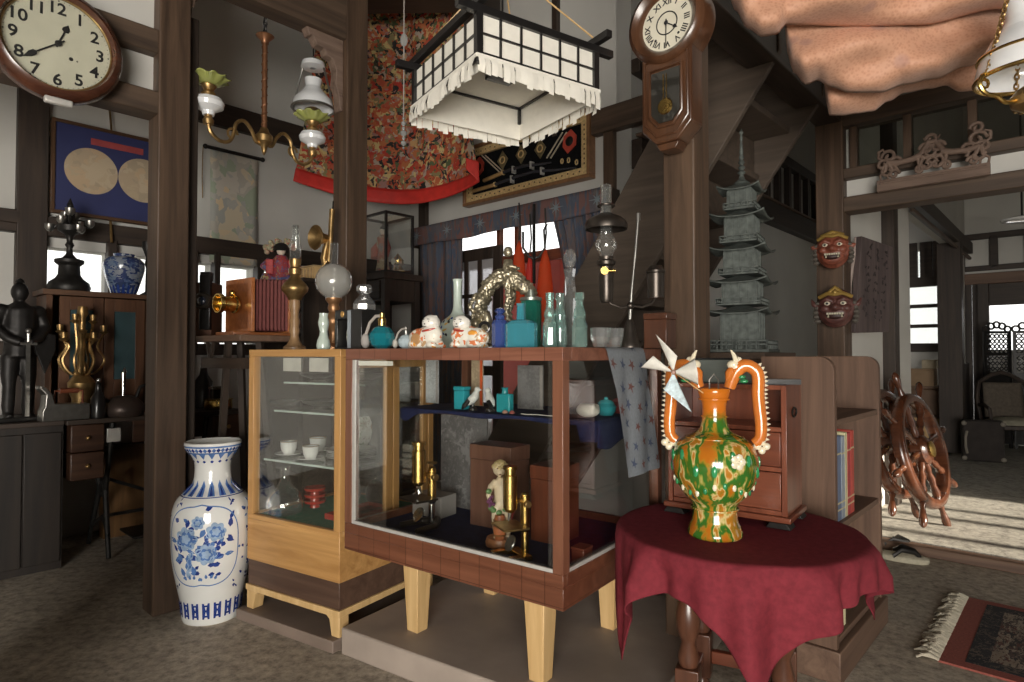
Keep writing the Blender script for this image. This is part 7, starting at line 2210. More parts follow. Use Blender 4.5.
# ---------------------------------------------------------------- pagoda on its cabinet
PD = 2.76
pp = Vector((X(743, PD), PD))
m = PD / F
pz = EYE + (355 - 357) / F * PD + 0.02
RP = RC + R(4)
pb = thing('tall_cabinet', 'tall narrow dark cabinet standing under the bronze pagoda', 'cabinet', (pp.x, pp.y, 0), RB)
MB().box(-0.17, 0.17, -0.155, 0.17, 0.0, pz - 0.03).build('body', POST, pb, bevel=0.004)
MB().box(-0.185, 0.185, -0.165, 0.185, pz - 0.0295, pz).build('cabinet_top', POST_H, pb, bevel=0.003)
MB().box(-0.155, 0.155, -0.162, -0.1555, 0.05, pz - 0.06).build('door', DARK, pb, bevel=0.002)
def verdigris():
    m_ = plain('verdigris_bronze', (0.095, 0.108, 0.098), 0.6, 0.25, 0.35, 40, 0.2)
    return m_
VERD = verdigris()
pg = thing('model_pagoda', 'tall five-storey verdigris bronze model pagoda behind the bookcase', 'model', (pp.x, pp.y, pz + 0.0006), RP)
yb = 355
roofs = [(316, 40, 21.5), (286, 38.5, 20), (254, 36, 18), (221, 34.5, 17), (193, 27, 14)]
prev = 352
MB().box(-41 * m * 0.72, 41 * m * 0.72, -41 * m * 0.72, 41 * m * 0.72, 0, 3 * m).build('base', VERD, pg, bevel=0.002)
mb = MB()
for s in (-1, 1):
    e = 38 * m * 0.72
    for z in (7, 10.5):
        mb.box(-e, e, s * e - 0.8 * m, s * e + 0.8 * m, z * m, (z + 1.2) * m); mb.box(s * e - 0.8 * m, s * e + 0.8 * m, -e, e, z * m, (z + 1.2) * m)
    for k in range(7):
        x = -e + 2 * e * k / 6
        mb.box(x - 0.8 * m, x + 0.8 * m, s * e - 0.8 * m, s * e + 0.8 * m, 3 * m, 12 * m); mb.box(s * e - 0.8 * m, s * e + 0.8 * m, x - 0.8 * m, x + 0.8 * m, 3 * m, 12 * m)
mb.build('railing', VERD, pg)
zlo = 3
for i, (yr, rw, bw) in enumerate(roofs):
    zr = yb - yr
    b_ = bw * m * 0.80
    st_ = MB().box(-b_, b_, -b_, b_, zlo * m, (zr + 1) * m)
    for s in (-1, 1):
        for k in range(-2, 3):
            st_.box(k * b_ / 2.2 - 0.8 * m, k * b_ / 2.2 + 0.8 * m, s * b_ - 0.9 * m, s * b_ + 0.9 * m, zlo * m, zr * m)
            st_.box(s * b_ - 0.9 * m, s * b_ + 0.9 * m, k * b_ / 2.2 - 0.8 * m, k * b_ / 2.2 + 0.8 * m, zlo * m, zr * m)
    o = st_.build('storey', VERD, pg)
    if i:
        mb = MB(); e = b_ * 1.30
        for s in (-1, 1):
            for z in (2, 5.5):
                mb.box(-e, e, s * e - 0.6 * m, s * e + 0.6 * m, (zlo + z) * m, (zlo + z + 1) * m); mb.box(s * e - 0.6 * m, s * e + 0.6 * m, -e, e, (zlo + z) * m, (zlo + z + 1) * m)
            for k in range(6):
                x = -e + 2 * e * k / 5
                mb.box(x - 0.6 * m, x + 0.6 * m, s * e - 0.6 * m, s * e + 0.6 * m, zlo * m, (zlo + 6.5) * m); mb.box(s * e - 0.6 * m, s * e + 0.6 * m, x - 0.6 * m, x + 0.6 * m, zlo * m, (zlo + 6.5) * m)
        mb.box(-e, e, -e, e, (zlo - 0.5) * m, (zlo + 1) * m)
        mb.build('balustrade', VERD, o)
    W = rw * m * 0.745
    def f(u, v, W=W, zr=zr, b_=b_, top=False):
        x = (u * 2 - 1); y = (v * 2 - 1)
        d = max(abs(x), abs(y)); dm = min(abs(x), abs(y))
        h = 11 * m * (1 - d) ** 1.25 + 5.0 * m * (dm ** 3) * d ** 2
        return (x * W, y * W, zr * m - 1.5 * m + h)
    MB().sheet(20, 20, f).build('roof', VERD, pg, solid=0.006, angle=50)
    zlo = zr + 8
MB().lathe([(0, 162 * m), (5 * m, 162 * m), (5 * m, 168 * m), (8 * m, 170 * m), (3 * m, 174 * m), (2 * m, 178 * m)] + [(((4.6 - k * 0.28) if k % 2 else 1.6) * m, (178 + k * 2.6) * m) for k in range(15)] + [(1 * m, 219 * m), (2.4 * m, 221 * m), (0, 226 * m)], 16).build('spire', VERD, pg)

# ---------------------------------------------------------------- masks, carved board, openwork panel
def mask(px, py, w, h, label, skin, horns):
    q = at(px, py, 3.50)
    q = onwall(px, py, P3 - B * 0.09 - A * 0.03, Vector((math.cos(R(-48)), -1)).normalized()) if False else at(px, py, 3.49)
    m = q.y / F
    t = thing('carved_mask', label, 'mask', q, face(q) + R(-4), 'carved masks on the post')
    a, b_ = w / 2 * m, h / 2 * m
    mb = MB().sph((0, 0, 0), (a * 0.78, 0.055, b_), 22)
    mb.sph((0, -0.035, -0.35 * b_), (a * 0.55, 0.03, b_ * 0.5), 14)          # jaw
    mb.sph((0, -0.062, 0.0), (a * 0.2, 0.024, b_ * 0.18), 12)                 # nose
    for s in (-1, 1):
        mb.sph((s * a * 0.17, -0.058, -0.04 * b_), (a * 0.12, 0.014, b_ * 0.10), 10)
        mb.path([(s * a * 0.08, -0.055, 0.28 * b_), (s * a * 0.34, -0.058, 0.42 * b_), (s * a * 0.62, -0.035, 0.30 * b_)], [a * 0.10, a * 0.12, a * 0.07], 10)
        mb.sph((s * a * 0.42, -0.045, -0.05 * b_), (a * 0.22, 0.022, b_ * 0.2), 12)
        mb.path([(s * a * 0.70, 0.0, 0.0), (s * a * 0.92, -0.005, 0.22 * b_), (s * a * 1.02, 0.0, 0.5 * b_ * horns)], [a * 0.14, a * 0.12, a * 0.04], 8)
    melt(mb.build('face', skin, t), 0.006, 3)
    mb = MB()
    for s in (-1, 1):
        mb.sph((s * a * 0.32, -0.062, 0.20 * b_), (a * 0.13, 0.012, b_ * 0.10), 12)
    ey = mb.build('eye', CREAM, t)
    mb = MB()
    for s in (-1, 1):
        mb.sph((s * a * 0.32, -0.073, 0.19 * b_), (a * 0.055, 0.004, b_ * 0.055), 8)
    mb.build('pupil', INK, ey)
    MB().sph((0, -0.066, -0.42 * b_), (a * 0.36, 0.014, b_ * 0.17), 14).build('mouth', plain('mouth_dark', (0.03, 0.008, 0.006), 0.5), t)
    mb = MB()
    for k in range(-3, 4):
        mb.box(k * a * 0.10 - a * 0.04, k * a * 0.10 + a * 0.04, -0.084, -0.070, -0.36 * b_, -0.27 * b_)
    for s in (-1, 1):
        mb.lathe([(0, 0), (a * 0.05, 0), (0, b_ * 0.24)], 8, frame((s * a * 0.27, -0.078, -0.50 * b_)))
    mb.build('teeth', plain('mask_ivory', (0.50, 0.45, 0.33), 0.4), t)
    mb = MB().path([(-a * 0.66, -0.035, 0.52 * b_), (-a * 0.3, -0.058, 0.70 * b_), (0, -0.062, 0.64 * b_), (a * 0.3, -0.058, 0.70 * b_), (a * 0.66, -0.035, 0.52 * b_)], a * 0.09, 8)
    if horns > 0.8:
        mb.path([(-a * 0.3, -0.05, 0.70 * b_), (0, -0.055, 1.0 * b_), (a * 0.3, -0.05, 0.70 * b_)], a * 0.09, 8); mb.sph((0, -0.06, 0.74 * b_), a * 0.13, 10)
    else:
        mb.path([(-a * 0.5, -0.03, 0.70 * b_), (0, -0.045, 0.88 * b_), (a * 0.5, -0.03, 0.70 * b_)], a * 0.10, 8)
    mb.build('gold_brow', plain('mask_gold', (0.36, 0.23, 0.06), 0.4, 0.4), t)
    mb = MB()
    for s in (-1, 1):
        for k in range(5):
            mb.sph((s * a * (0.76 + 0.05 * math.sin(k)), -0.004, (-0.65 + k * 0.22) * b_), (a * 0.15, 0.02, b_ * 0.13), 8)
    mb.build('mane_curl', plain('mask_mane', (0.10, 0.085, 0.07), 0.7), t)
    return t
mask(833, 250, 40, 38, 'snarling red carved mask with gold brow, upper of the two on the post', plain('mask_red', (0.21, 0.06, 0.035), 0.45, 0, 0.25, 30), 0.5)
mask(836, 308, 44, 40, 'dark purplish-red carved mask with gold crown, lower of the two on the post', plain('mask_maroon', (0.10, 0.038, 0.032), 0.45, 0, 0.3, 30), 1.0)
bq = [at(862, 236, 3.62), at(893, 247, 3.80), at(889, 332, 3.80), at(855, 333, 3.62)]
mb = MB()
dn = (bq[1] - bq[0]).cross(bq[3] - bq[0]).normalized()
if dn.y < 0: dn = -dn
fs_ = [(0, 1, 2, 3), (7, 6, 5, 4), (0, 4, 5, 1), (1, 5, 6, 2), (2, 6, 7, 3), (3, 7, 4, 0)]
nb = thing('carved_board', 'dark weathered carved wooden board hung beside the masks', 'board', bq[0], 0)
MB().add([p - bq[0] for p in bq] + [p + dn * 0.035 - bq[0] for p in bq], fs_).build('plank', wood('weathered_board', (0.035, 0.024, 0.024), (0.11, 0.08, 0.075), 2, 0.7, 1.2), nb, bevel=0.004)
mb = MB()
for u in (0.25, 0.5, 0.75):
    for k in range(9):
        v = 0.10 + k * 0.09
        for j in range(3):
            uu = u + rnd.uniform(-0.07, 0.07); vv = v + rnd.uniform(-0.03, 0.03)
            P0 = bq[0].lerp(bq[1], uu).lerp(bq[3].lerp(bq[2], uu), vv)
            P1 = bq[0].lerp(bq[1], uu + rnd.uniform(-0.09, 0.09)).lerp(bq[3].lerp(bq[2], uu), vv + rnd.uniform(-0.05, 0.05))
            mb.bar(P0 - bq[0], P1 - bq[0], 0.008, 0.008)
mb.build('carving_pattern', plain('board_carving', (0.028, 0.02, 0.02), 0.8), nb)
MB().path([bq[3] - bq[0] + dn * 0.04, (bq[0] * 0.5 + bq[3] * 0.5) - bq[0] + dn * 0.04 + Vector((-0.012, 0, 0)), Vector((-0.01, 0.04, 0.0))], 0.012, 6).build('edge_batten', plain('pale_batten', (0.34, 0.27, 0.24), 0.7), nb)

p0 = onwall(877, 192, P3 - B * 0.16, B); p1 = onwall(990, 175, P3 - B * 0.16, B)
s0 = (Vector((p0.x, p0.y)) - P3).dot(-A); s1 = (Vector((p1.x, p1.y)) - P3).dot(-A)
ow = thing('openwork_panel', 'carved wooden openwork panel with prancing beasts over the passage lintel', 'carving', v3(P3 - B * 0.16 - A * s0, (p0.z + p1.z) / 2 + 0.003), RA)
Wo = s1 - s0; Ho = 0.235
mb = MB().box(0, Wo, 0, 0.035, 0, 0.06)
def beast(x, s, k):
    """A prancing dog-like beast, s the way it faces."""
    y, z0 = 0.018, 0.058
    P_ = lambda *ps: [(x + s * px * k, y, z0 + pz * k) for px, pz in ps]
    mb.path(P_((-0.085, 0.095), (-0.03, 0.085), (0.03, 0.09), (0.075, 0.105)), [0.0158, 0.0144, 0.0158, 0.0173], 10)
    mb.path(P_((0.07, 0.11), (0.092, 0.145), (0.102, 0.165)), [0.0158, 0.0130, 0.0122], 10)
    mb.path(P_((0.098, 0.165), (0.125, 0.162), (0.148, 0.148)), [0.0144, 0.0115, 0.0065], 10)
    mb.path(P_((0.092, 0.175), (0.080, 0.192)), [0.0072, 0.0029], 6)
    mb.path(P_((0.07, 0.095), (0.105, 0.075), (0.10, 0.04), (0.112, 0.034)), [0.0108, 0.0079, 0.0065, 0.0058], 8)
    mb.path(P_((0.055, 0.09), (0.062, 0.045), (0.055, 0.0)), [0.0108, 0.0072, 0.0065], 8)
    mb.path(P_((-0.08, 0.09), (-0.060, 0.05), (-0.085, 0.025), (-0.08, 0.0)), [0.0137, 0.0094, 0.0065, 0.0065], 8)
    mb.path(P_((-0.09, 0.09), (-0.095, 0.05), (-0.12, 0.03), (-0.115, 0.0)), [0.0130, 0.0086, 0.0065, 0.0065], 8)
    mb.path(P_((-0.095, 0.105), (-0.125, 0.125), (-0.125, 0.16), (-0.105, 0.17), (-0.098, 0.155)), [0.0079, 0.0079, 0.0086, 0.0072, 0.0043], 8)
beast(Wo * 0.27, 1, 1.0); beast(Wo * 0.75, -1, 1.0)
def curl(x, z, r, s=1):
    mb.path([(x + s * r * (1 - k / 16) * math.cos(k * 0.6), 0.018, z + r * (1 - k / 16) * math.sin(k * 0.6)) for k in range(14)], [0.009] * 13 + [0.005], 8)
for x, z, r, s in ((0.05, 0.105, 0.042, 1), (0.055, 0.185, 0.036, -1), (0.025, 0.145, 0.03, 1), (0.09, 0.15, 0.03, -1),
                   (Wo * 0.47, 0.11, 0.045, 1), (Wo * 0.55, 0.11, 0.045, -1), (Wo * 0.51, 0.17, 0.042, 1), (Wo * 0.46, 0.19, 0.032, -1), (Wo * 0.565, 0.19, 0.032, 1), (Wo * 0.51, 0.235, 0.028, -1),
                   (Wo - 0.05, 0.11, 0.045, -1), (Wo - 0.05, 0.19, 0.042, 1), (Wo - 0.09, 0.15, 0.032, 1), (Wo - 0.025, 0.15, 0.03, -1), (Wo - 0.05, 0.245, 0.032, -1), (Wo * 0.40, 0.085, 0.026, 1), (Wo * 0.63, 0.085, 0.026, -1), (Wo * 0.16, 0.085, 0.026, 1), (Wo * 0.86, 0.085, 0.026, -1)):
    curl(x, z, r, s)
mb.build('carving', CARVED, ow)
mb = MB()
for k in range(46):
    mb.sph((0.02 + (Wo - 0.04) * k / 45, -0.001, 0.042), (0.010, 0.004, 0.007), 6)
mb.build('beading_pattern', CARVED, ow)

# ---------------------------------------------------------------- ship wheels
WHW = wood('varnished_wheel', (0.045, 0.014, 0.007), (0.13, 0.045, 0.02), 2, 0.25, 1.0, 0.5)
def ship_wheel(px, py, D, r, lean, label, rz):
    q = at(px, py, D)
    t = thing('ship_wheel', label, 'ship wheel', q, 0, 'ship steering wheels in the passage')
    t.rotation_euler = (R(90) + lean, 0, 0)
    t.rotation_mode = 'XYZ'
    M = Matrix.Rotation(rz, 4, 'Z') @ Matrix.Rotation(-lean, 4, 'X') @ Matrix.Rotation(R(90), 4, 'X')
    t.rotation_euler = M.to_euler()
    mb = MB().lathe([(r * 0.74, -0.035), (r * 0.80, -0.038), (r * 0.86, -0.03), (r * 0.88, 0.0), (r * 0.86, 0.03), (r * 0.80, 0.038), (r * 0.74, 0.035), (r * 0.72, 0.0), (r * 0.74, -0.035)], 56)
    mb.build('rim', WHW, t, angle=60)
    MB().lathe([(0, -0.06), (r * 0.16, -0.05), (r * 0.22, -0.03), (r * 0.22, 0.03), (r * 0.16, 0.05), (0, 0.06)], 28).build('hub', WHW, t)
    MB().lathe([(0, 0.0605), (r * 0.12, 0.054), (r * 0.12, 0.066), (r * 0.05, 0.075), (0, 0.075)], 24).build('hub_plate', BRASS, t)
    for k in range(8):
        a = 2 * PI * k / 8 + 0.2
        c, s = math.cos(a), math.sin(a)
        pr = [(r * 0.2, 0.018), (r * 0.3, 0.022), (r * 0.36, 0.015), (r * 0.45, 0.024), (r * 0.56, 0.017), (r * 0.66, 0.026), (r * 0.74, 0.02), (r * 0.90, 0.02), (r * 0.95, 0.014), (r * 1.02, 0.018), (r * 1.12, 0.024), (r * 1.2, 0.02), (r * 1.24, 0.008)]
        MB().path([(x * c, x * s, 0) for x, _ in pr], [w for _, w in pr], 10).build('spoke', WHW, t)
    return t
ship_wheel(921, 450, 3.90, 0.41, R(13), 'varnished ship wheel with brass hub plate leaning in front of the other wheel', R(39))
ship_wheel(892, 443, 3.99, 0.40, R(13), 'varnished ship wheel leaning behind the brass-plated one, half hidden', R(39))

# ---------------------------------------------------------------- rug and slippers
rp = onz(938, 662, 0)
rg = thing('fringed_rug', 'red and black patterned wool rug with cream fringe on the shop floor', 'rug', (rp.x, rp.y, 0.0), RA)
RL, RWd = 1.5, 0.80
RUGRED = plain('rug_red', (0.27, 0.075, 0.055), 0.95, 0, 0.2, 120)
RUGBLK = patchwork('rug_black', [(0.02, 0.02, 0.022), (0.028, 0.026, 0.028), (0.016, 0.016, 0.02), (0.12, 0.09, 0.07)], 26, 0.95)
RUGPAT = patchwork('rug_figure', [(0.05, 0.04, 0.035), (0.24, 0.19, 0.14), (0.09, 0.06, 0.05), (0.30, 0.25, 0.19), (0.11, 0.045, 0.035), (0.035, 0.03, 0.03), (0.18, 0.14, 0.11)], 34, 0.95, 'Object', (1, 0.35, 1), 0.4, 2.0)
mb = MB().box(0, RL, 0, RWd, 0.0005, 0.008)
mb.build('ground', RUGRED, rg)
mb = MB().box(0.075, 0.14, 0.05, RWd - 0.05, 0.0081, 0.0095).box(0.32, 0.38, 0.20, RWd - 0.20, 0.0081, 0.0095).box(0.14, RL, 0.05, 0.11, 0.0081, 0.0095).box(0.14, RL, RWd - 0.11, RWd - 0.05, 0.0081, 0.0095).box(0.38, RL, 0.20, 0.25, 0.0081, 0.0095).box(0.38, RL, RWd - 0.25, RWd - 0.20, 0.0081, 0.0095)
mb.build('dark_band', RUGBLK, rg)
mb = MB().box(0.14, 0.32, 0.11, RWd - 0.11, 0.0081, 0.0094).box(0.32, RL, 0.11, 0.20, 0.0081, 0.0094).box(0.32, RL, RWd - 0.20, RWd - 0.11, 0.0081, 0.0094)
mb.build('figured_band', RUGPAT, rg)
mb = MB()
for k in range(110):
    y = RWd * (k + 0.5) / 110
    j = rnd.uniform(-0.02, 0.02); L_ = rnd.uniform(0.05, 0.085)
    mb.path([(0.002, y, 0.006), (-L_ * 0.4, y + j * 0.5 + rnd.uniform(-0.012, 0.012), rnd.uniform(0.006, 0.022)), (-L_ * 0.75, y + j, rnd.uniform(0.006, 0.02)), (-L_, y + j * 1.6, 0.005)], [0.005, 0.0055, 0.005, 0.003], 5)
mb.build('fringe', plain('rug_fringe', (0.50, 0.45, 0.35), 0.95, 0, 0.15, 60), rg)
for i, (px, py, dz, lab) in enumerate(((902, 560, 0, 'pale straw slipper with black strap in front, by the bookcase foot'), (896, 549, 0, 'pale straw slipper with black strap half behind the other one'))):
    q = onz(px, py, 0)
    t = thing('slipper', lab, 'slipper', q, RA + R(10 if i == 0 else -6), 'slippers at the passage step')
    def sole(sc_, z):
        return [(sc_ * 0.125 * math.cos(a) * (1.0), sc_ * (0.05 + 0.008 * math.cos(a)) * math.sin(a), z) for a in [2 * PI * k / 28 for k in range(28)]]
    t.scale = (1.0, 1.15, 1.7)
    vs = sole(1.0, 0.0008) + sole(1.02, 0.014) + sole(0.93, 0.018)
    mb = MB().add(vs, [list(range(28))[::-1]] + [[r_ * 28 + k, r_ * 28 + (k + 1) % 28, (r_ + 1) * 28 + (k + 1) % 28, (r_ + 1) * 28 + k] for r_ in range(2) for k in range(28)] + [list(range(56, 84))])
    mb.build('sole', plain('straw_sole', (0.44, 0.40, 0.30), 0.9, 0, 0.12, 60), t)
    MB().path([(0.085, 0, 0.016), (0.06, 0.012, 0.032), (0.0, 0.035, 0.038), (-0.04, 0.05, 0.018)], 0.008, 8).path([(0.085, 0, 0.016), (0.06, -0.012, 0.032), (0.0, -0.035, 0.038), (-0.04, -0.05, 0.018)], 0.008, 8).build('strap', IRON, t)
# ---------------------------------------------------------------- desks along the map wall
DK = Vector((-2.20, 3.42))             # front line of the desks, running along B
def deskpt(px, back, z):
    """Point `back` metres behind the desk fronts that shows at column px."""
    o = DK + A * back
    r = (px - 512) / F
    t = (r * o.y - o.x) / (B.x - r * B.y)
    p = o + B * t
    return Vector((p.x, p.y, z))
TZ1 = 0.775
a_ = deskpt(72, 0, 0); b_ = deskpt(245, 0, 0)
LT = (b_ - a_).length
tt = thing('treadle_table', 'dark treadle sewing machine table with iron legs and small drawers behind the post', 'table', a_, RB)
MB().box(-0.02, LT, -0.01, 0.60, TZ1 - 0.025, TZ1).build('table_top', DARK_H, tt, bevel=0.003)
MB().box(0.30, LT - 0.24, 0.03, 0.05, TZ1 - 0.15, TZ1 - 0.026).build('apron', DESKW, tt, bevel=0.002)
MB().box(0.17, 0.235, 0.01, 0.028, TZ1 - 0.135, TZ1 - 0.06).build('metal_plate', ALU, tt, bevel=0.002)
def drawers(x0, x1, n):
    for k in range(n):
        z1 = TZ1 - 0.028 - k * 0.15
        o = MB().box(x0, x1, 0.0, 0.38, z1 - 0.145, z1).build('drawer', DESKW, tt, bevel=0.006)
        MB().sph(((x0 + x1) / 2, -0.008, z1 - 0.072), 0.013, 10).build('knob', OLDBRASS, o)
drawers(0.0, 0.155, 2); drawers(LT - 0.19, LT - 0.01, 1)
for x in (0.20, LT - 0.22):
    mb = MB()
    mb.path([(x, 0.03, TZ1 - 0.03), (x - 0.01, 0.06, 0.52), (x, 0.15, 0.36), (x - 0.01, 0.07, 0.18), (x - 0.02, -0.01, 0.0105)], [0.015, 0.013, 0.016, 0.013, 0.012], 8)
    mb.path([(x, 0.39, TZ1 - 0.03), (x - 0.01, 0.34, 0.52), (x, 0.25, 0.36), (x - 0.01, 0.33, 0.18), (x - 0.02, 0.40, 0.0105)], [0.015, 0.013, 0.016, 0.013, 0.012], 8)
    mb.path([(x, 0.15, 0.36), (x, 0.20, 0.40), (x, 0.25, 0.36), (x, 0.20, 0.32)], 0.012, 8, True)
    mb.path([(x, 0.05, 0.60), (x, 0.20, 0.53), (x, 0.35, 0.60)], 0.010, 8).path([(x - 0.012, 0.03, 0.12), (x, 0.20, 0.20), (x - 0.012, 0.37, 0.12)], 0.010, 8)
    mb.build('iron_leg', IRON, tt)
mb = MB().path([(0.20, 0.20, 0.20), (LT - 0.22, 0.20, 0.20)], 0.010, 8).path([(0.20, 0.20, 0.42), (0.20 + (LT - 0.42) * 0.5, 0.20, 0.30), (LT - 0.22, 0.20, 0.42)], 0.010, 8)
mb.build('cross_brace', IRON, tt)
MB().box(0.32, LT - 0.36, 0.05, 0.32, 0.07, 0.085).build('treadle', IRON, tt, bevel=0.003)
w0 = deskpt(106, 0.46, 0)
o = thing('wooden_panel_box', 'old honey-brown wooden case standing on the floor behind the treadle', 'box', w0, RB)
MB().box(0, 0.5, 0, 0.10, 0.0, 0.54).build('body', wood('amber_board', (0.07, 0.032, 0.010), (0.15, 0.075, 0.025), 2, 0.5), o, bevel=0.003)
MB().box(-0.01, 0.51, -0.008, 0.108, 0.541, 0.56).build('lid', wood('amber_lid', (0.07, 0.032, 0.010), (0.14, 0.07, 0.025), 0, 0.5), o, bevel=0.003)
# low dark cabinet at the end of the row
c0 = deskpt(0, 0.03, 0); c1_ = deskpt(71, 0.03, 0)
LC = (c1_ - c0).length + 0.25
lcab = thing('low_cabinet', 'low dark plank-fronted cabinet under the armoured knight figure', 'cabinet', v3(Vector((c1_.x, c1_.y)) - B * LC), RB)
MB().box(0, LC - 0.025, 0.012, 0.42, 0.0, TZ1 - 0.025).build('body', DARK2, lcab)
MB().box(-0.01, LC - 0.025, -0.01, 0.60, TZ1 - 0.0245, TZ1).build('top_board', DARK_H, lcab, bevel=0.003)
for k in range(4):
    x0 = LC - 0.027 - (k + 1) * 0.165
    MB().box(x0, x0 + 0.158, 0.0, 0.0115, 0.04, TZ1 - 0.06).build('door', DARK2, lcab, bevel=0.003)

# glazed bookcase standing on the desks against the wall
k0 = deskpt(52, 0.31, TZ1 + 0.0006)
zb1 = EYE + (355 - 291) / F * k0.y + 0.01
k1 = deskpt(188, 0.31, 0)
LB = (Vector((k1.x, k1.y)) - Vector((k0.x, k0.y))).length
bk = thing('glazed_bookcase', 'reddish glazed bookcase with blue-green panes on the desks below the map', 'bookcase', k0, RB)
HB = zb1 - TZ1
MBW = wood('bookcase_wood', (0.075, 0.032, 0.016), (0.15, 0.07, 0.036), 2, 0.45)
mb = MB().box(-0.03, LB, 0.23, 0.25, 0, HB - 0.03).box(-0.03, 0.0, 0, 0.23, 0, HB - 0.03).box(LB - 0.02, LB, 0, 0.23, 0, HB - 0.03).box(0, LB - 0.02, 0.01, 0.23, 0.0, 0.03).box(0, LB - 0.02, 0.01, 0.23, 0.34, 0.36)
mb.build('carcass', MBW, bk, bevel=0.002)
MB().box(-0.05, LB + 0.02, -0.02, 0.25, HB - 0.0295, HB).build('bookcase_top', wood('bookcase_top', (0.07, 0.035, 0.02), (0.15, 0.075, 0.04), 0, 0.5), bk, bevel=0.003)
for k in range(3):
    x0 = 0.03 + k * (LB - 0.06) / 3; x1 = x0 + (LB - 0.06) / 3 - 0.006
    mb = MB().box(x0, x0 + 0.05, -0.012, 0.008, 0.02, HB - 0.035).box(x1 - 0.05, x1, -0.012, 0.008, 0.02, HB - 0.035).box(x0 + 0.05, x1 - 0.05, -0.012, 0.008, 0.02, 0.20).box(x0 + 0.05, x1 - 0.05, -0.012, 0.008, HB - 0.11, HB - 0.035)
    o = mb.build('door', MBW, bk, bevel=0.002)
    MB().box(x0 + 0.05, x1 - 0.05, -0.004, 0.0, 0.20, HB - 0.11).build('pane', plain('blue_green_pane', (0.05, 0.09, 0.10), 0.12, 0, 0.2, 5, 0, 0.5), o)
# urn with candle cluster on the bookcase
MBKtop = zb1 + 0.0008
q = deskpt(68, 0.42, MBKtop); m = q.y / F
ur = thing('footed_urn', 'dark metal footed urn stand with clustered candle cups, silhouetted at the window', 'urn', q, RB)
def pf(pts, yb):
    return [(r * m, (yb - y) * m) for r, y in pts]
MB().lathe(pf([(0, 290), (17, 290), (18.5, 286), (17, 281), (12, 277), (9.5, 273), (9, 264), (12.5, 261), (12.5, 258), (6, 256), (3, 252), (2.4, 246), (4, 243), (2.4, 240), (3, 235), (5, 232), (10, 229), (11, 224), (7, 220), (0, 219)], 290), 24).build('base', IRON, ur)
for k, (a, r, h) in enumerate([(k * 0.9, 17 if k % 2 else 9, 226 - (k % 3) * 7) for k in range(9)]):
    c, s = math.cos(a), math.sin(a)
    o = MB().path([(0, 0, (290 - 226) * m), (r * 0.5 * m * c, r * 0.5 * m * s, (290 - 222) * m), (r * m * c, r * m * s, (290 - h - 4) * m)], 1.2 * m, 6).build('branch', IRON, ur)
    MB().lathe([(0, 0), (2 * m, 0), (4.2 * m, 3 * m), (4.4 * m, 7 * m), (3.6 * m, 7 * m), (0, 3 * m)], 12, frame((r * m * c, r * m * s, (290 - h - 4) * m))).build('candle_cup', STEEL, o)
MB().lathe([(0, 0), (5 * m, 0), (4 * m, 8 * m), (1.5 * m, 12 * m), (3 * m, 16 * m), (1 * m, 22 * m), (0, 24 * m)], 14, frame((0, 0, (290 - 219.5) * m))).build('finial', IRON, ur)
# blue and white jar
q = deskpt(123, 0.42, MBKtop); m = q.y / F
jr = thing('ginger_jar', 'squat blue and white jar with a wide mouth standing before the bright window', 'jar', q, 0)
jp = [(r * m, z * m) for r, z in smooth_profile([(10, 0), (11, 2), (15, 14), (18, 26), (17.5, 33), (13, 37.5), (9, 38), (9.5, 41)], 4)]
JARM = patchwork('jar_glaze', [(0.24, 0.27, 0.32), (0.04, 0.06, 0.16), (0.27, 0.30, 0.34), (0.08, 0.12, 0.24), (0.22, 0.25, 0.31), (0.03, 0.05, 0.13), (0.15, 0.20, 0.29)], 14, 0.12, 'Object', (1, 1, 1.5), 0.4, 2.4)
MB().lathe([(0, 0)] + jp + [(8 * m, 40 * m), (8 * m, 36 * m), (0, 34 * m)], 32).build('body', JARM, jr, angle=60)
mb = MB(); sj = surf_of(jp)
for k in range(18):
    decal(mb, sj, 2 * PI * k / 18, 4 * m, 12 * m, [(-1.4 * m, -3 * m), (1.4 * m, -3 * m), (0.9 * m, 4 * m), (0, 6 * m), (-0.9 * m, 4 * m)])
mb.build('petal_pattern', BLUE1, jr, fix=False)
q = deskpt(147, 0.50, MBKtop); m = q.y / F
o = MB().lathe([(r * m, z * m) for r, z in ((0, 0), (7, 0), (7, 3), (2.5, 6), (2, 30), (3.2, 34), (2, 40), (5.5, 50), (5.5, 56), (4.5, 56), (0, 52))], 18).build('candlestick', IRON, None, frame(q))
tag(o, 'dark iron candlestick on the bookcase between the jar and the post', 'candlestick')

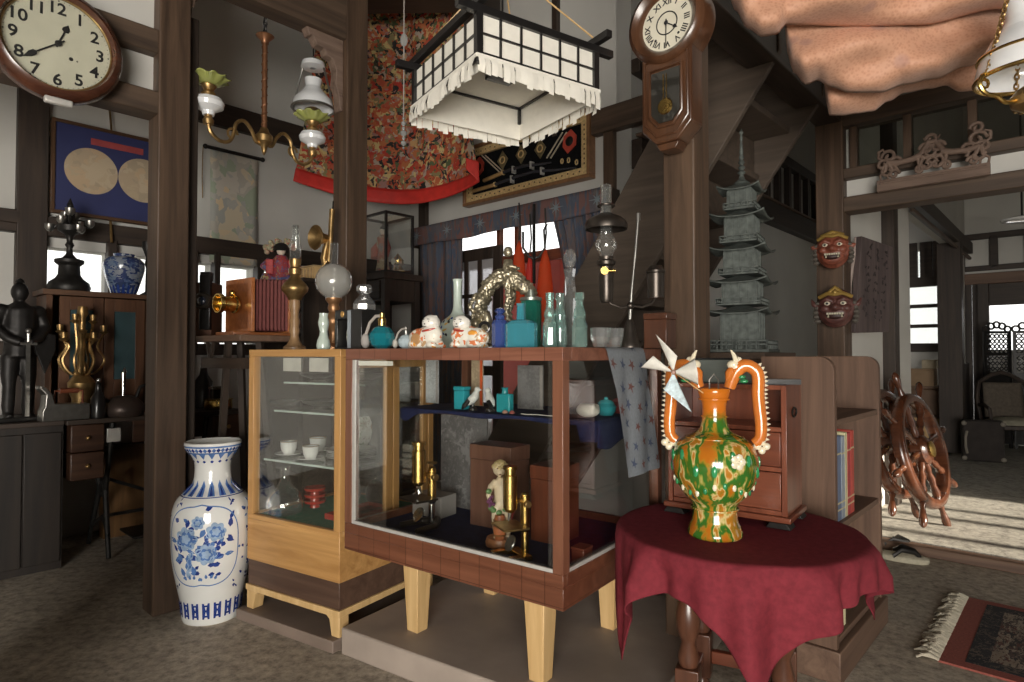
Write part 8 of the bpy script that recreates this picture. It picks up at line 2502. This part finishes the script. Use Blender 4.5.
# armoured knight statue
q = deskpt(20, 0.19, TZ1 + 0.0008); m = q.y / F
kn = thing('knight_statue', 'dark metal statue of an armoured knight resting on a sword', 'statue', q, face(q) + 0.3)
ARM = plain('statue_bronze', (0.02, 0.018, 0.017), 0.5, 0.5, 0.3, 30, 0.15)
def L(px, py, dy=0.0):
    return Vector(((px - 21) * m, dy * m, (411 - py) * m))
mb = MB()
mb.sph(L(20, 283), (7.5 * m, 8 * m, 10 * m), 14)
mb.path([L(20, 293), L(20, 300), L(20, 318), L(20, 335), L(20, 348)], [5 * m, 14 * m, 15 * m, 12 * m, 13 * m], 14)
for s in (-1, 1):
    mb.sph(L(20 + s * 15, 302), (8 * m, 8 * m, 7 * m), 12)
    mb.path([L(20 + s * 16, 304), L(20 + s * 21, 318, -3), L(20 + s * 12, 330, -12), L(20 + s * 3, 334, -17)], [6 * m, 5 * m, 4.5 * m, 4 * m], 10)
    mb.path([L(20 + s * 7, 346), L(20 + s * 8, 366, -1), L(20 + s * 8, 376, -2), L(20 + s * 8, 396, 0), L(20 + s * 8, 405, -1), L(20 + s * 9, 408, -8)], [8 * m, 7 * m, 5.5 * m, 5.5 * m, 4.5 * m, 4 * m], 12)
melt(mb.build('figure', ARM, kn), 0.007, 3)
MB().box(-22 * m, 22 * m, -16 * m, 12 * m, 0, 4 * m).build('plinth', IRON, kn, bevel=0.004)
mb = MB().path([L(22, 324, -18), L(22, 333, -18)], 1.8 * m, 8).box(L(15, 0).x, L(29, 0).x, -19.5 * m, -16.5 * m, (411 - 336) * m, (411 - 333.5) * m)
mb.sph(L(22, 322, -18), 3 * m, 10)
mb.box(L(20.3, 0).x, L(23.7, 0).x, -18.8 * m, -17.4 * m, 5 * m, (411 - 336) * m)
mb.build('sword', STEEL, kn)
mb = MB().prism([((40 - 21 + x) * m, (411 - 345 + z) * m) for x, z in ((-9, 20), (0, 22), (9, 20), (9, 4), (0, -20), (-9, 4))], -8 * m, -5 * m)
mb.build('shield', ARM, kn, bevel=0.004)
MB().lathe([(0, 0), (4.5 * m, 0), (3 * m, 3 * m), (0, 5 * m)], 10, frame(L(20, 273.5))).build('crest', IRON, kn)

# brass candelabra
q = deskpt(82, 0.175, TZ1 + 0.0008); m = q.y / F
cd = thing('brass_candelabra', 'branched brass candelabra on the desk before the glazed bookcase', 'candelabra', q, RB)
MB().lathe([(r * m, (411 - y) * m) for r, y in ((0, 411), (14, 411), (14, 407), (9, 403), (8, 393), (11, 385), (12, 377), (8, 371), (4, 367), (4.5, 359), (2.5, 355), (3.5, 340), (2.5, 330), (4, 326), (2.5, 322), (3, 312), (5, 308), (4, 301), (0, 300))], 22).build('stem', OLDBRASS, cd)
for k in range(9):
    a = k * 2 * PI / 9 + 0.3; c, s = math.cos(a), math.sin(a)
    r = (21, 15, 9)[k % 3]; zt = 411 - (322, 330, 312)[k % 3]
    pts = smooth_profile([(3, 52), (r * 0.4, 42), (r * 0.85, 48), (r * 1.05, 58), (r * 0.7, 70), (r, zt - 6)], 3)
    o = MB().path([(x * m * c, x * m * s, z * m) for x, z in pts], 1.2 * m, 6).build('branch', OLDBRASS, cd)
    MB().lathe([(0, 0), (2 * m, 0), (4.5 * m, 2.5 * m), (2.5 * m, 3.5 * m), (3.2 * m, 9 * m), (2.4 * m, 9 * m), (0, 6 * m)], 14, frame((r * m * c, r * m * s, (zt - 6) * m))).build('candle_cup', OLDBRASS, o)
# charcoal iron, dark bottle, kettle, brass inkstand
q = deskpt(65, 0.045, TZ1 + 0.0008); m = q.y / F
ir = thing('charcoal_iron', 'grey charcoal box iron with a raised spout and wooden handle at the desk edge', 'iron', q, RB + 0.1)
MB().prism([(x * m, z * m) for x, z in ((-20, 0), (20, 0), (20, 16), (-10, 17), (-12, 26), (-17, 33), (-22, 35), (-22, 32), (-17, 26), (-18, 14), (-20, 10))], -8 * m, 8 * m).build('body', STEEL, ir, bevel=0.004)
MB().path([(-8 * m, 0, 17 * m), (-8 * m, 0, 29 * m), (16 * m, 0, 29 * m), (16 * m, 0, 16 * m)], 1.2 * m, 8).cyl((-4 * m, 0, 29 * m), (12 * m, 0, 29 * m), 2.6 * m).build('handle', REDWOOD, ir)
q = deskpt(99, 0.03, TZ1 + 0.0008); m = q.y / F
bo = thing('dark_bottle', 'slim black bottle between the charcoal iron and the round kettle', 'bottle', q, 0)
MB().lathe([(r * m, z * m) for r, z in ((0, 0), (6, 0), (6.5, 3), (6.5, 20), (3, 26), (2.4, 34), (3, 35), (0, 35))], 18).build('body', BLACK, bo)
MB().sph((0, 0, 37.5 * m), 2.4 * m, 10).build('stopper', CHROME, bo)
q = deskpt(125, 0.08, TZ1 + 0.0008); m = q.y / F
kt_ = thing('round_kettle', 'broad dark iron kettle with a tall bright rod and side handle beside the post', 'kettle', q, RB)
MB().lathe([(r * m, z * m) for r, z in ((0, 0), (16, 0), (18, 4), (18, 8), (16, 13), (11, 18), (6, 20), (0, 20))], 26).build('body', plain('kettle_brown', (0.09, 0.065, 0.055), 0.4, 0.5), kt_)
MB().cyl((-1 * m, 0, 20 * m), (-1 * m, 0, 43 * m), 2.2 * m).lathe([(0, 43 * m), (2.5 * m, 43 * m), (0.6 * m, 48 * m), (0, 48 * m)], 10).build('rod', CHROME, kt_)
MB().path([(10 * m, 0, 16 * m), (14 * m, 0, 28 * m), (24 * m, 0, 32 * m), (30 * m, 0, 30 * m)], 1.8 * m, 8).path([(-12 * m, 0, 13 * m), (-20 * m, 0, 20 * m), (-24 * m, 0, 27 * m)], 2.0 * m, 8).build('handle', IRON, kt_)
q = deskpt(219, 0.12, TZ1 + 0.0008); m = q.y / F
ik = thing('brass_inkstand', 'round brass dish with a chrome-topped black holder on the treadle table', 'inkstand', q, RB)
MB().lathe([(r * m, z * m) for r, z in ((0, 0), (12, 0), (13, 2), (12.5, 9), (14, 10), (13, 10.5), (0, 9))], 28).build('dish', BRASS, ik)
MB().box(-7 * m, 7 * m, -4 * m, 4 * m, 10.6 * m, 20 * m).build('holder', BLACK, ik, bevel=0.003)
MB().box(-8 * m, 8 * m, -5 * m, 5 * m, 20.1 * m, 23 * m).build('holder_top', CHROME, ik, bevel=0.003)
q = deskpt(204, 0.30, TZ1 + 0.0008); m = q.y / F
bo = thing('dark_bottle', 'black glass bottle on the treadle table between the post and the inkstand', 'bottle', q, 0)
MB().lathe([(r * m, z * m) for r, z in ((0, 0), (8, 0), (8.5, 4), (8.5, 26), (4, 33), (3, 40), (0, 40))], 18).build('body', BLACK, bo)
MB().sph((0, 0, 43 * m), 3 * m, 10).build('stopper', CHROME, bo)

# ---------------------------------------------------------------- old cameras on their stand
DCM = 3.02
cp = at(238, 336, DCM)
sz_ = cp.z
sd_ = thing('camera_stand', 'grey-topped wooden tripod stand carrying the two old cameras', 'stand', (cp.x, cp.y, 0), RC)
m = DCM / F
MB().box(-46 * m, 50 * m, -0.13, 0.15, sz_ - 0.03, sz_).build('board', GREYWOOD_H, sd_, bevel=0.004)
for (x, y) in ((-4, -0.085), (50, 0.08), (-26, 0.10)):
    MB().bar((x * 0.5 * m, y * 0.5, sz_ - 0.03), (x * 0.95 * m, y * 1.3, 0.0), 0.028, 0.028).build('leg', DARK, sd_)
MB().bar((-22 * m, -0.10, sz_ - 0.13), (50 * m, -0.10, sz_ - 0.13), 0.05, 0.05).bar((-20 * m, -0.10, sz_ - 0.03), (-12 * m, -0.10, sz_ - 0.13), 0.015, 0.01).bar((-8 * m, -0.10, sz_ - 0.03), (-14 * m, -0.10, sz_ - 0.13), 0.015, 0.01).build('brace', DARK_H, sd_)
CAMW = wood('camera_wood', (0.26, 0.075, 0.02), (0.50, 0.18, 0.06), 0, 0.3, 1.2, 0.4)
vcp = Vector((cp.x, cp.y, sz_ + 0.0008)) 
vc_ = thing('bellows_camera', 'orange-brown wooden bellows camera with a brass lens on the stand', 'camera', vcp, R(53))
# camera looks along local -x a little towards the viewer
MB().box(-14 * m, 56 * m, -0.085, 0.085, 0.0, 0.018).build('bed', CAMW, vc_, bevel=0.002)
FH = 57 * m
MB().box(0, 3.5 * m, -0.12, 0.12, 0.0185, FH).build('front_standard', CAMW, vc_, bevel=0.002)
mb = MB().prism([(-0.09, 0.03), (0.09, 0.03), (0.09, FH - 0.02), (-0.09, FH - 0.02)], 0, 0.012, Matrix.Translation((0, 0, 0)) @ Matrix.Rotation(-PI / 2, 4, 'Z'))
mb.build('lens_board', CAMW, vc_, bevel=0.002)
fl_ = frame((-0.013, 0, FH * 0.55), 0, 0, R(-90))
MB().lathe([(0, 0), (9 * m, 0), (9 * m, 2 * m), (7.5 * m, 3 * m), (7.5 * m, 13 * m), (9.5 * m, 15 * m), (9.5 * m, 19 * m), (8.3 * m, 19 * m), (7.5 * m, 14 * m), (0, 13.5 * m)], 28, fl_).sph((-0.03, -0.0, FH * 0.55 + 11 * m), 3 * m, 10).build('lens', BRASS, vc_)
mb = MB()
xs0, xs1 = 4 * m, 40 * m
npl = 9
vs, fs = [], []
for k in range(npl * 2 + 1):
    f_ = k / (npl * 2); x = xs0 + (xs1 - xs0) * f_
    h = (0.105 + 0.012 * f_) - (0.02 if k % 2 else 0.0); z0 = 0.025 + (0.016 if k % 2 else 0); z1 = FH - 0.004 - (0.018 if k % 2 else 0) + 0.012 * f_
    vs += [(x, -h, z0), (x, h, z0), (x, h, z1), (x, -h, z1)]
for k in range(npl * 2):
    for j in range(4):
        fs.append([k * 4 + j, k * 4 + (j + 1) % 4, (k + 1) * 4 + (j + 1) % 4, (k + 1) * 4 + j])
mb.add(vs, fs).build('bellows', plain('maroon_leather', (0.17, 0.05, 0.045), 0.55, 0, 0.15, 40), vc_, flat=True)
MB().box(40.2 * m, 46 * m, -0.125, 0.125, 0.0185, FH + 0.01).build('rear_standard', CAMW, vc_, bevel=0.002)
# second camera: brown box with black lens front
q = at(203, 335.5, DCM + 0.05)
bc = thing('box_camera', 'dark brown box camera with a black lens front beside the bellows camera', 'camera', (q.x, q.y, sz_ + 0.0008), RC + R(38))
MB().box(-0.05, 0.05, -0.02, 0.10, 0.0, 0.265).build('body', wood('dark_camera_wood', (0.06, 0.028, 0.018), (0.13, 0.06, 0.035), 2, 0.4), bc, bevel=0.003)
MB().box(0.0, 0.052, -0.045, -0.0205, 0.03, 0.30).box(0.0, 0.05, -0.04, 0.0, 0.27, 0.315).build('front_board', BLACK, bc, bevel=0.003)
MB().lathe([(0, 0), (0.042, 0), (0.042, 0.02), (0.034, 0.03), (0.0, 0.026)], 26, frame((0.026, -0.0455, 0.17), 0, R(90))).build('lens', GUN, bc)
MB().sph((0.026, -0.075, 0.17), (0.022, 0.010, 0.022), 16).build('lens_glass', plain('lens_coating', (0.02, 0.025, 0.04), 0.05, 0, 0.05, 10, 0, 0.8), bc)

# dark shelves behind the cameras with the samurai doll on top
q = at(272, 283, 3.62)
zs_ = q.z
dsn = thing('open_shelf_unit', 'dark open shelf unit behind the old cameras and oil lamps', 'shelf', (q.x, q.y, 0), RA)
mb = MB()
for x in (-0.20, 0.34):
    mb.box(x, x + 0.025, 0, 0.28, 0, zs_ - 0.022)
mb.box(-0.175, 0.34, 0.265, 0.28, 0, zs_ - 0.022)
mb.build('carcass', DARK, dsn, bevel=0.002)
for z in (0.05, 0.45, 0.82, zs_ - 0.30):
    MB().box(-0.175, 0.34, 0.005, 0.265, z, z + 0.022).build('shelf_board', DARK_H, dsn, bevel=0.002)
MB().box(-0.22, 0.385, -0.015, 0.29, zs_ - 0.0215, zs_).build('top_board', DARK_H, dsn, bevel=0.003)
MSU = frame((q.x, q.y, 0), RA)
m = 3.62 / F
sdq = MSU @ Vector((-0.09, 0.10, zs_ + 0.009))
sdl = thing('samurai_doll', 'seated samurai festival doll in red and blue armour with floral crest', 'doll', sdq, face(sdq))
def L(px, py, dy=0.0):
    return Vector(((px - 274) * m * 1.2, dy * m, (283 - py) * m * 1.15))
mb = MB().path([L(274, 281), L(274, 272), L(274, 262), L(274, 257)], [14 * m, 12 * m, 9 * m, 5 * m], 14)
for s in (-1, 1):
    mb.path([L(274 + s * 5, 279, -8), L(274 + s * 13, 278, -10), L(274 + s * 14, 281, -3)], [4 * m, 4.5 * m, 4 * m], 10)
    mb.path([L(274 + s * 9, 262), L(274 + s * 14, 268, -4), L(274 + s * 8, 273, -9)], [4 * m, 4 * m, 3 * m], 10)
melt(mb.build('robe', patchwork('samurai_cloth', [(0.28, 0.035, 0.04), (0.35, 0.05, 0.05), (0.06, 0.08, 0.22), (0.30, 0.04, 0.05), (0.40, 0.30, 0.12), (0.10, 0.12, 0.25)], 26, 0.6), sdl), 0.006, 3)
MB().box(L(262, 0).x, L(268, 0).x, -11 * m, -6 * m, (283 - 274) * m, (283 - 259) * m).box(L(280, 0).x, L(286, 0).x, -11 * m, -6 * m, (283 - 274) * m, (283 - 259) * m).build('shoulder_plate', plain('lacing_red', (0.45, 0.05, 0.05), 0.6, 0, 0.3, 90), sdl, bevel=0.004)
MB().sph(L(274, 253, -2), (4.5 * m, 4.5 * m, 5.2 * m), 14).build('head', plain('doll_skin', (0.66, 0.55, 0.44), 0.5), sdl)
MB().lathe([(9 * m, -3 * m), (8 * m, 1 * m), (5.5 * m, 5 * m), (0, 7 * m)], 18, frame(L(274, 251))).build('helmet', IRON, sdl)
mb = MB()
for k in range(24):
    a = rnd.uniform(-0.4, 3.5); r = rnd.uniform(7, 14)
    mb.sph(L(274 + r * math.cos(a), 252 - r * 0.75 * math.sin(a), rnd.uniform(-3, 4)), rnd.uniform(1.8, 3.2) * m, 8)
mb.build('flower_crest', patchwork('crest_flowers', [(0.50, 0.42, 0.26), (0.25, 0.28, 0.16), (0.50, 0.30, 0.20), (0.40, 0.36, 0.26), (0.42, 0.10, 0.08)], 30, 0.7), sdl)
q = MSU @ Vector((0.235, 0.08, zs_ + 0.0008))
o = thing('slatted_box', 'small pale wooden slatted box on the shelf unit behind the chimney lamp', 'box', q, RA)
MB().box(-0.07, 0.10, 0, 0.16, 0, 0.075).build('body', PINE, o, bevel=0.002)
mb = MB()
for k in range(5):
    mb.box(-0.075, 0.105, -0.006, 0.166, 0.076 + k * 0.0, 0.082) if k == 0 else mb.box(-0.072 + k * 0.035, -0.062 + k * 0.035, -0.004, 0.0, 0.006, 0.07)
mb.build('slat', wood('pale_slat', (0.36, 0.24, 0.12), (0.55, 0.4, 0.22), 0, 0.5), o)
for px, c, lab in ((0.10, (0.06, 0.04, 0.035), 'dark round jar on the upper shelf behind the lamps'), (0.22, (0.16, 0.06, 0.04), 'reddish jar on the upper shelf behind the lamps')):
    q = MSU @ Vector((px, 0.10, zs_ - 0.30 + 0.0228))
    t = thing('round_jar', lab, 'jar', q, 0, 'jars on the dark shelf unit')
    MB().lathe([(0, 0), (0.03, 0), (0.05, 0.03), (0.05, 0.07), (0.035, 0.10), (0, 0.10)], 20).build('body', plain('jar_dark', c, 0.35), t)
    MB().lathe([(0, 0.1002), (0.034, 0.1002), (0.02, 0.115), (0.008, 0.12), (0, 0.125)], 16).build('lid', plain('jar_lid', tuple(x * 0.7 for x in c), 0.35), t)

# ---------------------------------------------------------------- things at the end of the passage
def hall(px, py, z=0.0608):
    return onz(px, py, z)
q = hall(984, 462)
sc0 = thing('suitcase', 'old dark leather suitcase with pale corners standing by the armchair', 'suitcase', q, RA + R(14))
m = q.y / F
MB().box(-17 * m, 17 * m, 0, 0.14, 0, 41 * m).build('body', plain('old_leather', (0.025, 0.019, 0.016), 0.85, 0, 0.3, 12), sc0, bevel=0.02, seg=3)
mb = MB()
for x in (-17, 17):
    for z in (3, 38):
        mb.sph((x * 0.93 * m, -0.004, z * m), (2.4 * m, 0.008, 2.4 * m), 8)
mb.build('corner_stud', plain('pale_stud', (0.16, 0.14, 0.11), 0.5), sc0)
MB().path([(-13.5 * m, -0.004, 8 * m), (-15 * m, -0.03, 15 * m), (-15 * m, -0.03, 24 * m), (-13.5 * m, -0.004, 30 * m)], 1.2 * m, 8).build('handle', plain('strap_leather', (0.22, 0.19, 0.15), 0.6), sc0)
q = hall(1012, 455)
m = q.y / F
ch = thing('armchair', 'dark curved-back wooden armchair with a pale cushioned seat in the passage', 'armchair', q, RA + R(20))
ch.scale = (0.76, 0.76, 0.82)
for x, y in ((-0.26, -0.24), (0.26, -0.24), (-0.24, 0.24), (0.24, 0.24)):
    MB().path([(x, y, 0.0), (x * 0.92, y * 0.92, 0.16), (x, y, 0.36)], [0.018, 0.022, 0.028], 8).build('leg', DARK, ch)
MB().box(-0.30, 0.30, -0.28, 0.28, 0.34, 0.40).build('seat_frame', DARK, ch, bevel=0.012)
MB().sheet(14, 14, lambda u, v: ((u - 0.5) * 0.57, (v - 0.5) * 0.53, 0.402 + 0.09 * (math.sin(PI * u) * math.sin(PI * v)) ** 0.4)).build('seat_cushion', plain('pale_upholstery', (0.30, 0.28, 0.21), 0.8, 0, 0.15, 20), ch)
MB().path([(-0.29, -0.26, 0.40), (-0.31, -0.24, 0.60), (-0.31, 0.0, 0.64), (-0.30, 0.26, 0.62)], 0.022, 8).path([(0.29, -0.26, 0.40), (0.31, -0.24, 0.60), (0.31, 0.0, 0.64), (0.30, 0.26, 0.62)], 0.022, 8).build('arm', DARK, ch)
MB().path([(-0.28, 0.26, 0.40), (-0.31, 0.32, 0.70), (-0.27, 0.38, 0.92), (-0.12, 0.40, 1.02), (0.0, 0.40, 1.06), (0.12, 0.40, 1.02), (0.27, 0.38, 0.92), (0.31, 0.32, 0.70), (0.28, 0.26, 0.40)], 0.028, 8).build('back_frame', DARK, ch)
MB().sheet(10, 12, lambda u, v: ((u - 0.5) * 0.46, 0.28 + 0.10 * v - 0.03 * math.sin(PI * u), 0.46 + 0.46 * v)).build('back_pad', plain('dark_upholstery', (0.10, 0.08, 0.06), 0.8, 0, 0.2, 30), ch, solid=0.03)
# carved folding screen
D0 = 7.08
s0_, s1_ = at(985, 455, D0), at(1004, 455, D0 - 0.16)
zt_ = at(1000, 331, D0).z
scn = thing('folding_screen', 'black carved folding screen with pierced crest panels before the far doorway', 'screen', (s0_.x, s0_.y, 0.0608), RA + R(27))
PW = 0.30; PH = zt_ - 0.0608
for k in range(3):
    Mz = Matrix.Translation((PW * k * 1.0, 0.03 * (k % 2), 0)) @ Matrix.Rotation(R(-12 if k % 2 else 12), 4, 'Z')
    mb = MB().box(0, 0.03, -0.012, 0.012, 0, PH, Mz).box(PW - 0.03, PW, -0.012, 0.012, 0, PH, Mz)
    for z0, z1 in ((0.05, 0.12), (0.62, 0.67), (PH - 0.50, PH - 0.47), (PH - 0.28, PH - 0.25), (PH - 0.03, PH)):
        mb.box(0.03, PW - 0.03, -0.010, 0.010, z0, z1, Mz)
    mb.box(0.03, PW - 0.03, -0.006, 0.006, 0.12, 0.62, Mz).box(0.03, PW - 0.03, -0.006, 0.006, 0.67, PH - 0.50, Mz)
    fr3 = mb.build('screen_leaf', BLACK, scn)
    mb = MB()
    for i in range(5):
        for j in range(4):
            c = (0.055 + i * (PW - 0.11) / 4, 0, PH - 0.06 - j * 0.058)
            mb.ring((0, 0, 0), 0.022, 0.008, 10, 5, Mz @ Matrix.Translation(c) @ RX(90))
        for j in range(3):
            c = (0.055 + i * (PW - 0.11) / 4, 0, PH - 0.31 - j * 0.06)
            mb.ring((0, 0, 0), 0.023, 0.008, 4, 5, Mz @ Matrix.Translation(c) @ RX(90))
    for i in range(5):
        x = 0.03 + (PW - 0.06) * i / 4
        mb.ring((0, 0, 0), 0.035, 0.012, 10, 5, Mz @ Matrix.Translation((x, 0, PH + 0.02 + 0.05 * math.sin(PI * i / 4))) @ RX(90))
    mb.build('pierced_lattice', BLACK, fr3)
# boxes in the side room
p = onwall(916, 414, P3 + A * 0.9 + B * 4.5, B)
zfl = 0.0
st0 = Vector((p.x, p.y))
D1 = 7.3
for (px, y0, y1, w, lab, mat, D_) in ((923, 415, 386, 30, 'large brown leather-look box at the bottom of the pile in the side room', plain('brown_box', (0.17, 0.10, 0.06), 0.55, 0, 0.15, 10), D1), (920, 391.5, 375, 24, 'smaller brown carton stacked on the large box in the side room', CARDB, D1), (929, 374.8, 366, 12, 'small pale carton on top of the pile in the side room', plain('pale_carton', (0.50, 0.42, 0.30), 0.8), D1 + 0.05)):
    m = D_ / F
    if px == 923:
        b0 = at(px, y0, D_); hB = (y0 - y1) * m; tz = b0.z
        t = thing('side_room_bench', 'low wooden platform under the cartons in the side room', 'platform', (b0.x, b0.y, 0.0), RA)
        MB().box(-0.20, 0.20, -0.02, 0.4, 0.0605, tz - 0.0325).build('body', PINE, t); MB().box(-0.21, 0.21, -0.04, 0.42, tz - 0.032, tz - 0.0008).build('top_board', GREYWOOD_H, t, bevel=0.003)
    b0 = at(px, y0, D_); z_ = tz; h_ = (y0 - y1) * m if px != 920 else 17 * m
    t = thing('carton', lab, 'box', (b0.x, b0.y, z_), RA, 'boxes piled in the side room')
    MB().box(-w / 2 * m, w / 2 * m, 0, 0.32 if px == 923 else 0.22, 0, h_ * 0.9).build('body', mat, t, bevel=0.02 if px == 923 else 0.004, seg=3)
    MB().box(-w / 2 * m + 0.001, w / 2 * m - 0.001, 0.001, 0.319 if px == 923 else 0.219, h_ * 0.9 + 0.0005, h_).build('lid', mat, t, bevel=0.004)
    tz += h_ + 0.0008
# ceiling lamp disc in the passage
q = at(1022, 219, 5.6)
t = thing('ceiling_lamp', 'flat round white ceiling lamp hanging in the passage', 'lamp', q, 0)
MB().lathe([(0, -0.03), (0.10, -0.028), (0.15, -0.015), (0.16, 0.0), (0.10, 0.02), (0, 0.03)], 32).build('diffuser', MILK, t)
MB().cyl((0, 0, 0.03), (0, 0, CEILZ - q.z), 0.008).build('rod', IRON, t)
# ---------------------------------------------------------------- light
w = bpy.data.worlds.new('sky')
SC.world = w
w.use_nodes = True
bg = w.node_tree.nodes['Background']
bg.inputs['Color'].default_value = (1.0, 0.985, 0.96, 1)
bg.inputs['Strength'].default_value = 1.9


def area(name, loc, rot, sx, sy, power, col=(1, 1, 1), spread=180):
    l = bpy.data.lights.new(name, 'AREA')
    l.shape = 'RECTANGLE'; l.size = sx; l.size_y = sy; l.energy = power; l.color = col; l.spread = R(spread)
    o = bpy.data.objects.new(name, l); COL.objects.link(o)
    o.location = loc; o.rotation_euler = rot
    return o


area('entrance_daylight', (-0.35, -3.2, 0.95), (R(90), 0, 0), 2.4, 1.7, 300, (1.0, 0.95, 0.87))
sun = bpy.data.lights.new('sun', 'SUN'); sun.energy = 12.0; sun.angle = R(1.2); sun.color = (1.0, 0.9, 0.75)
so_ = bpy.data.objects.new('sun', sun); COL.objects.link(so_)
so_.rotation_euler = Vector((-2.8, 2.4, -1.25)).to_track_quat('-Z', 'Y').to_euler()
vs = SC.view_settings
SC.display_settings.display_device = 'sRGB'
vs.view_transform = 'Standard'; vs.look = 'None'; vs.gamma = 1.0; vs.use_curve_mapping = False
vs.exposure = 0.0
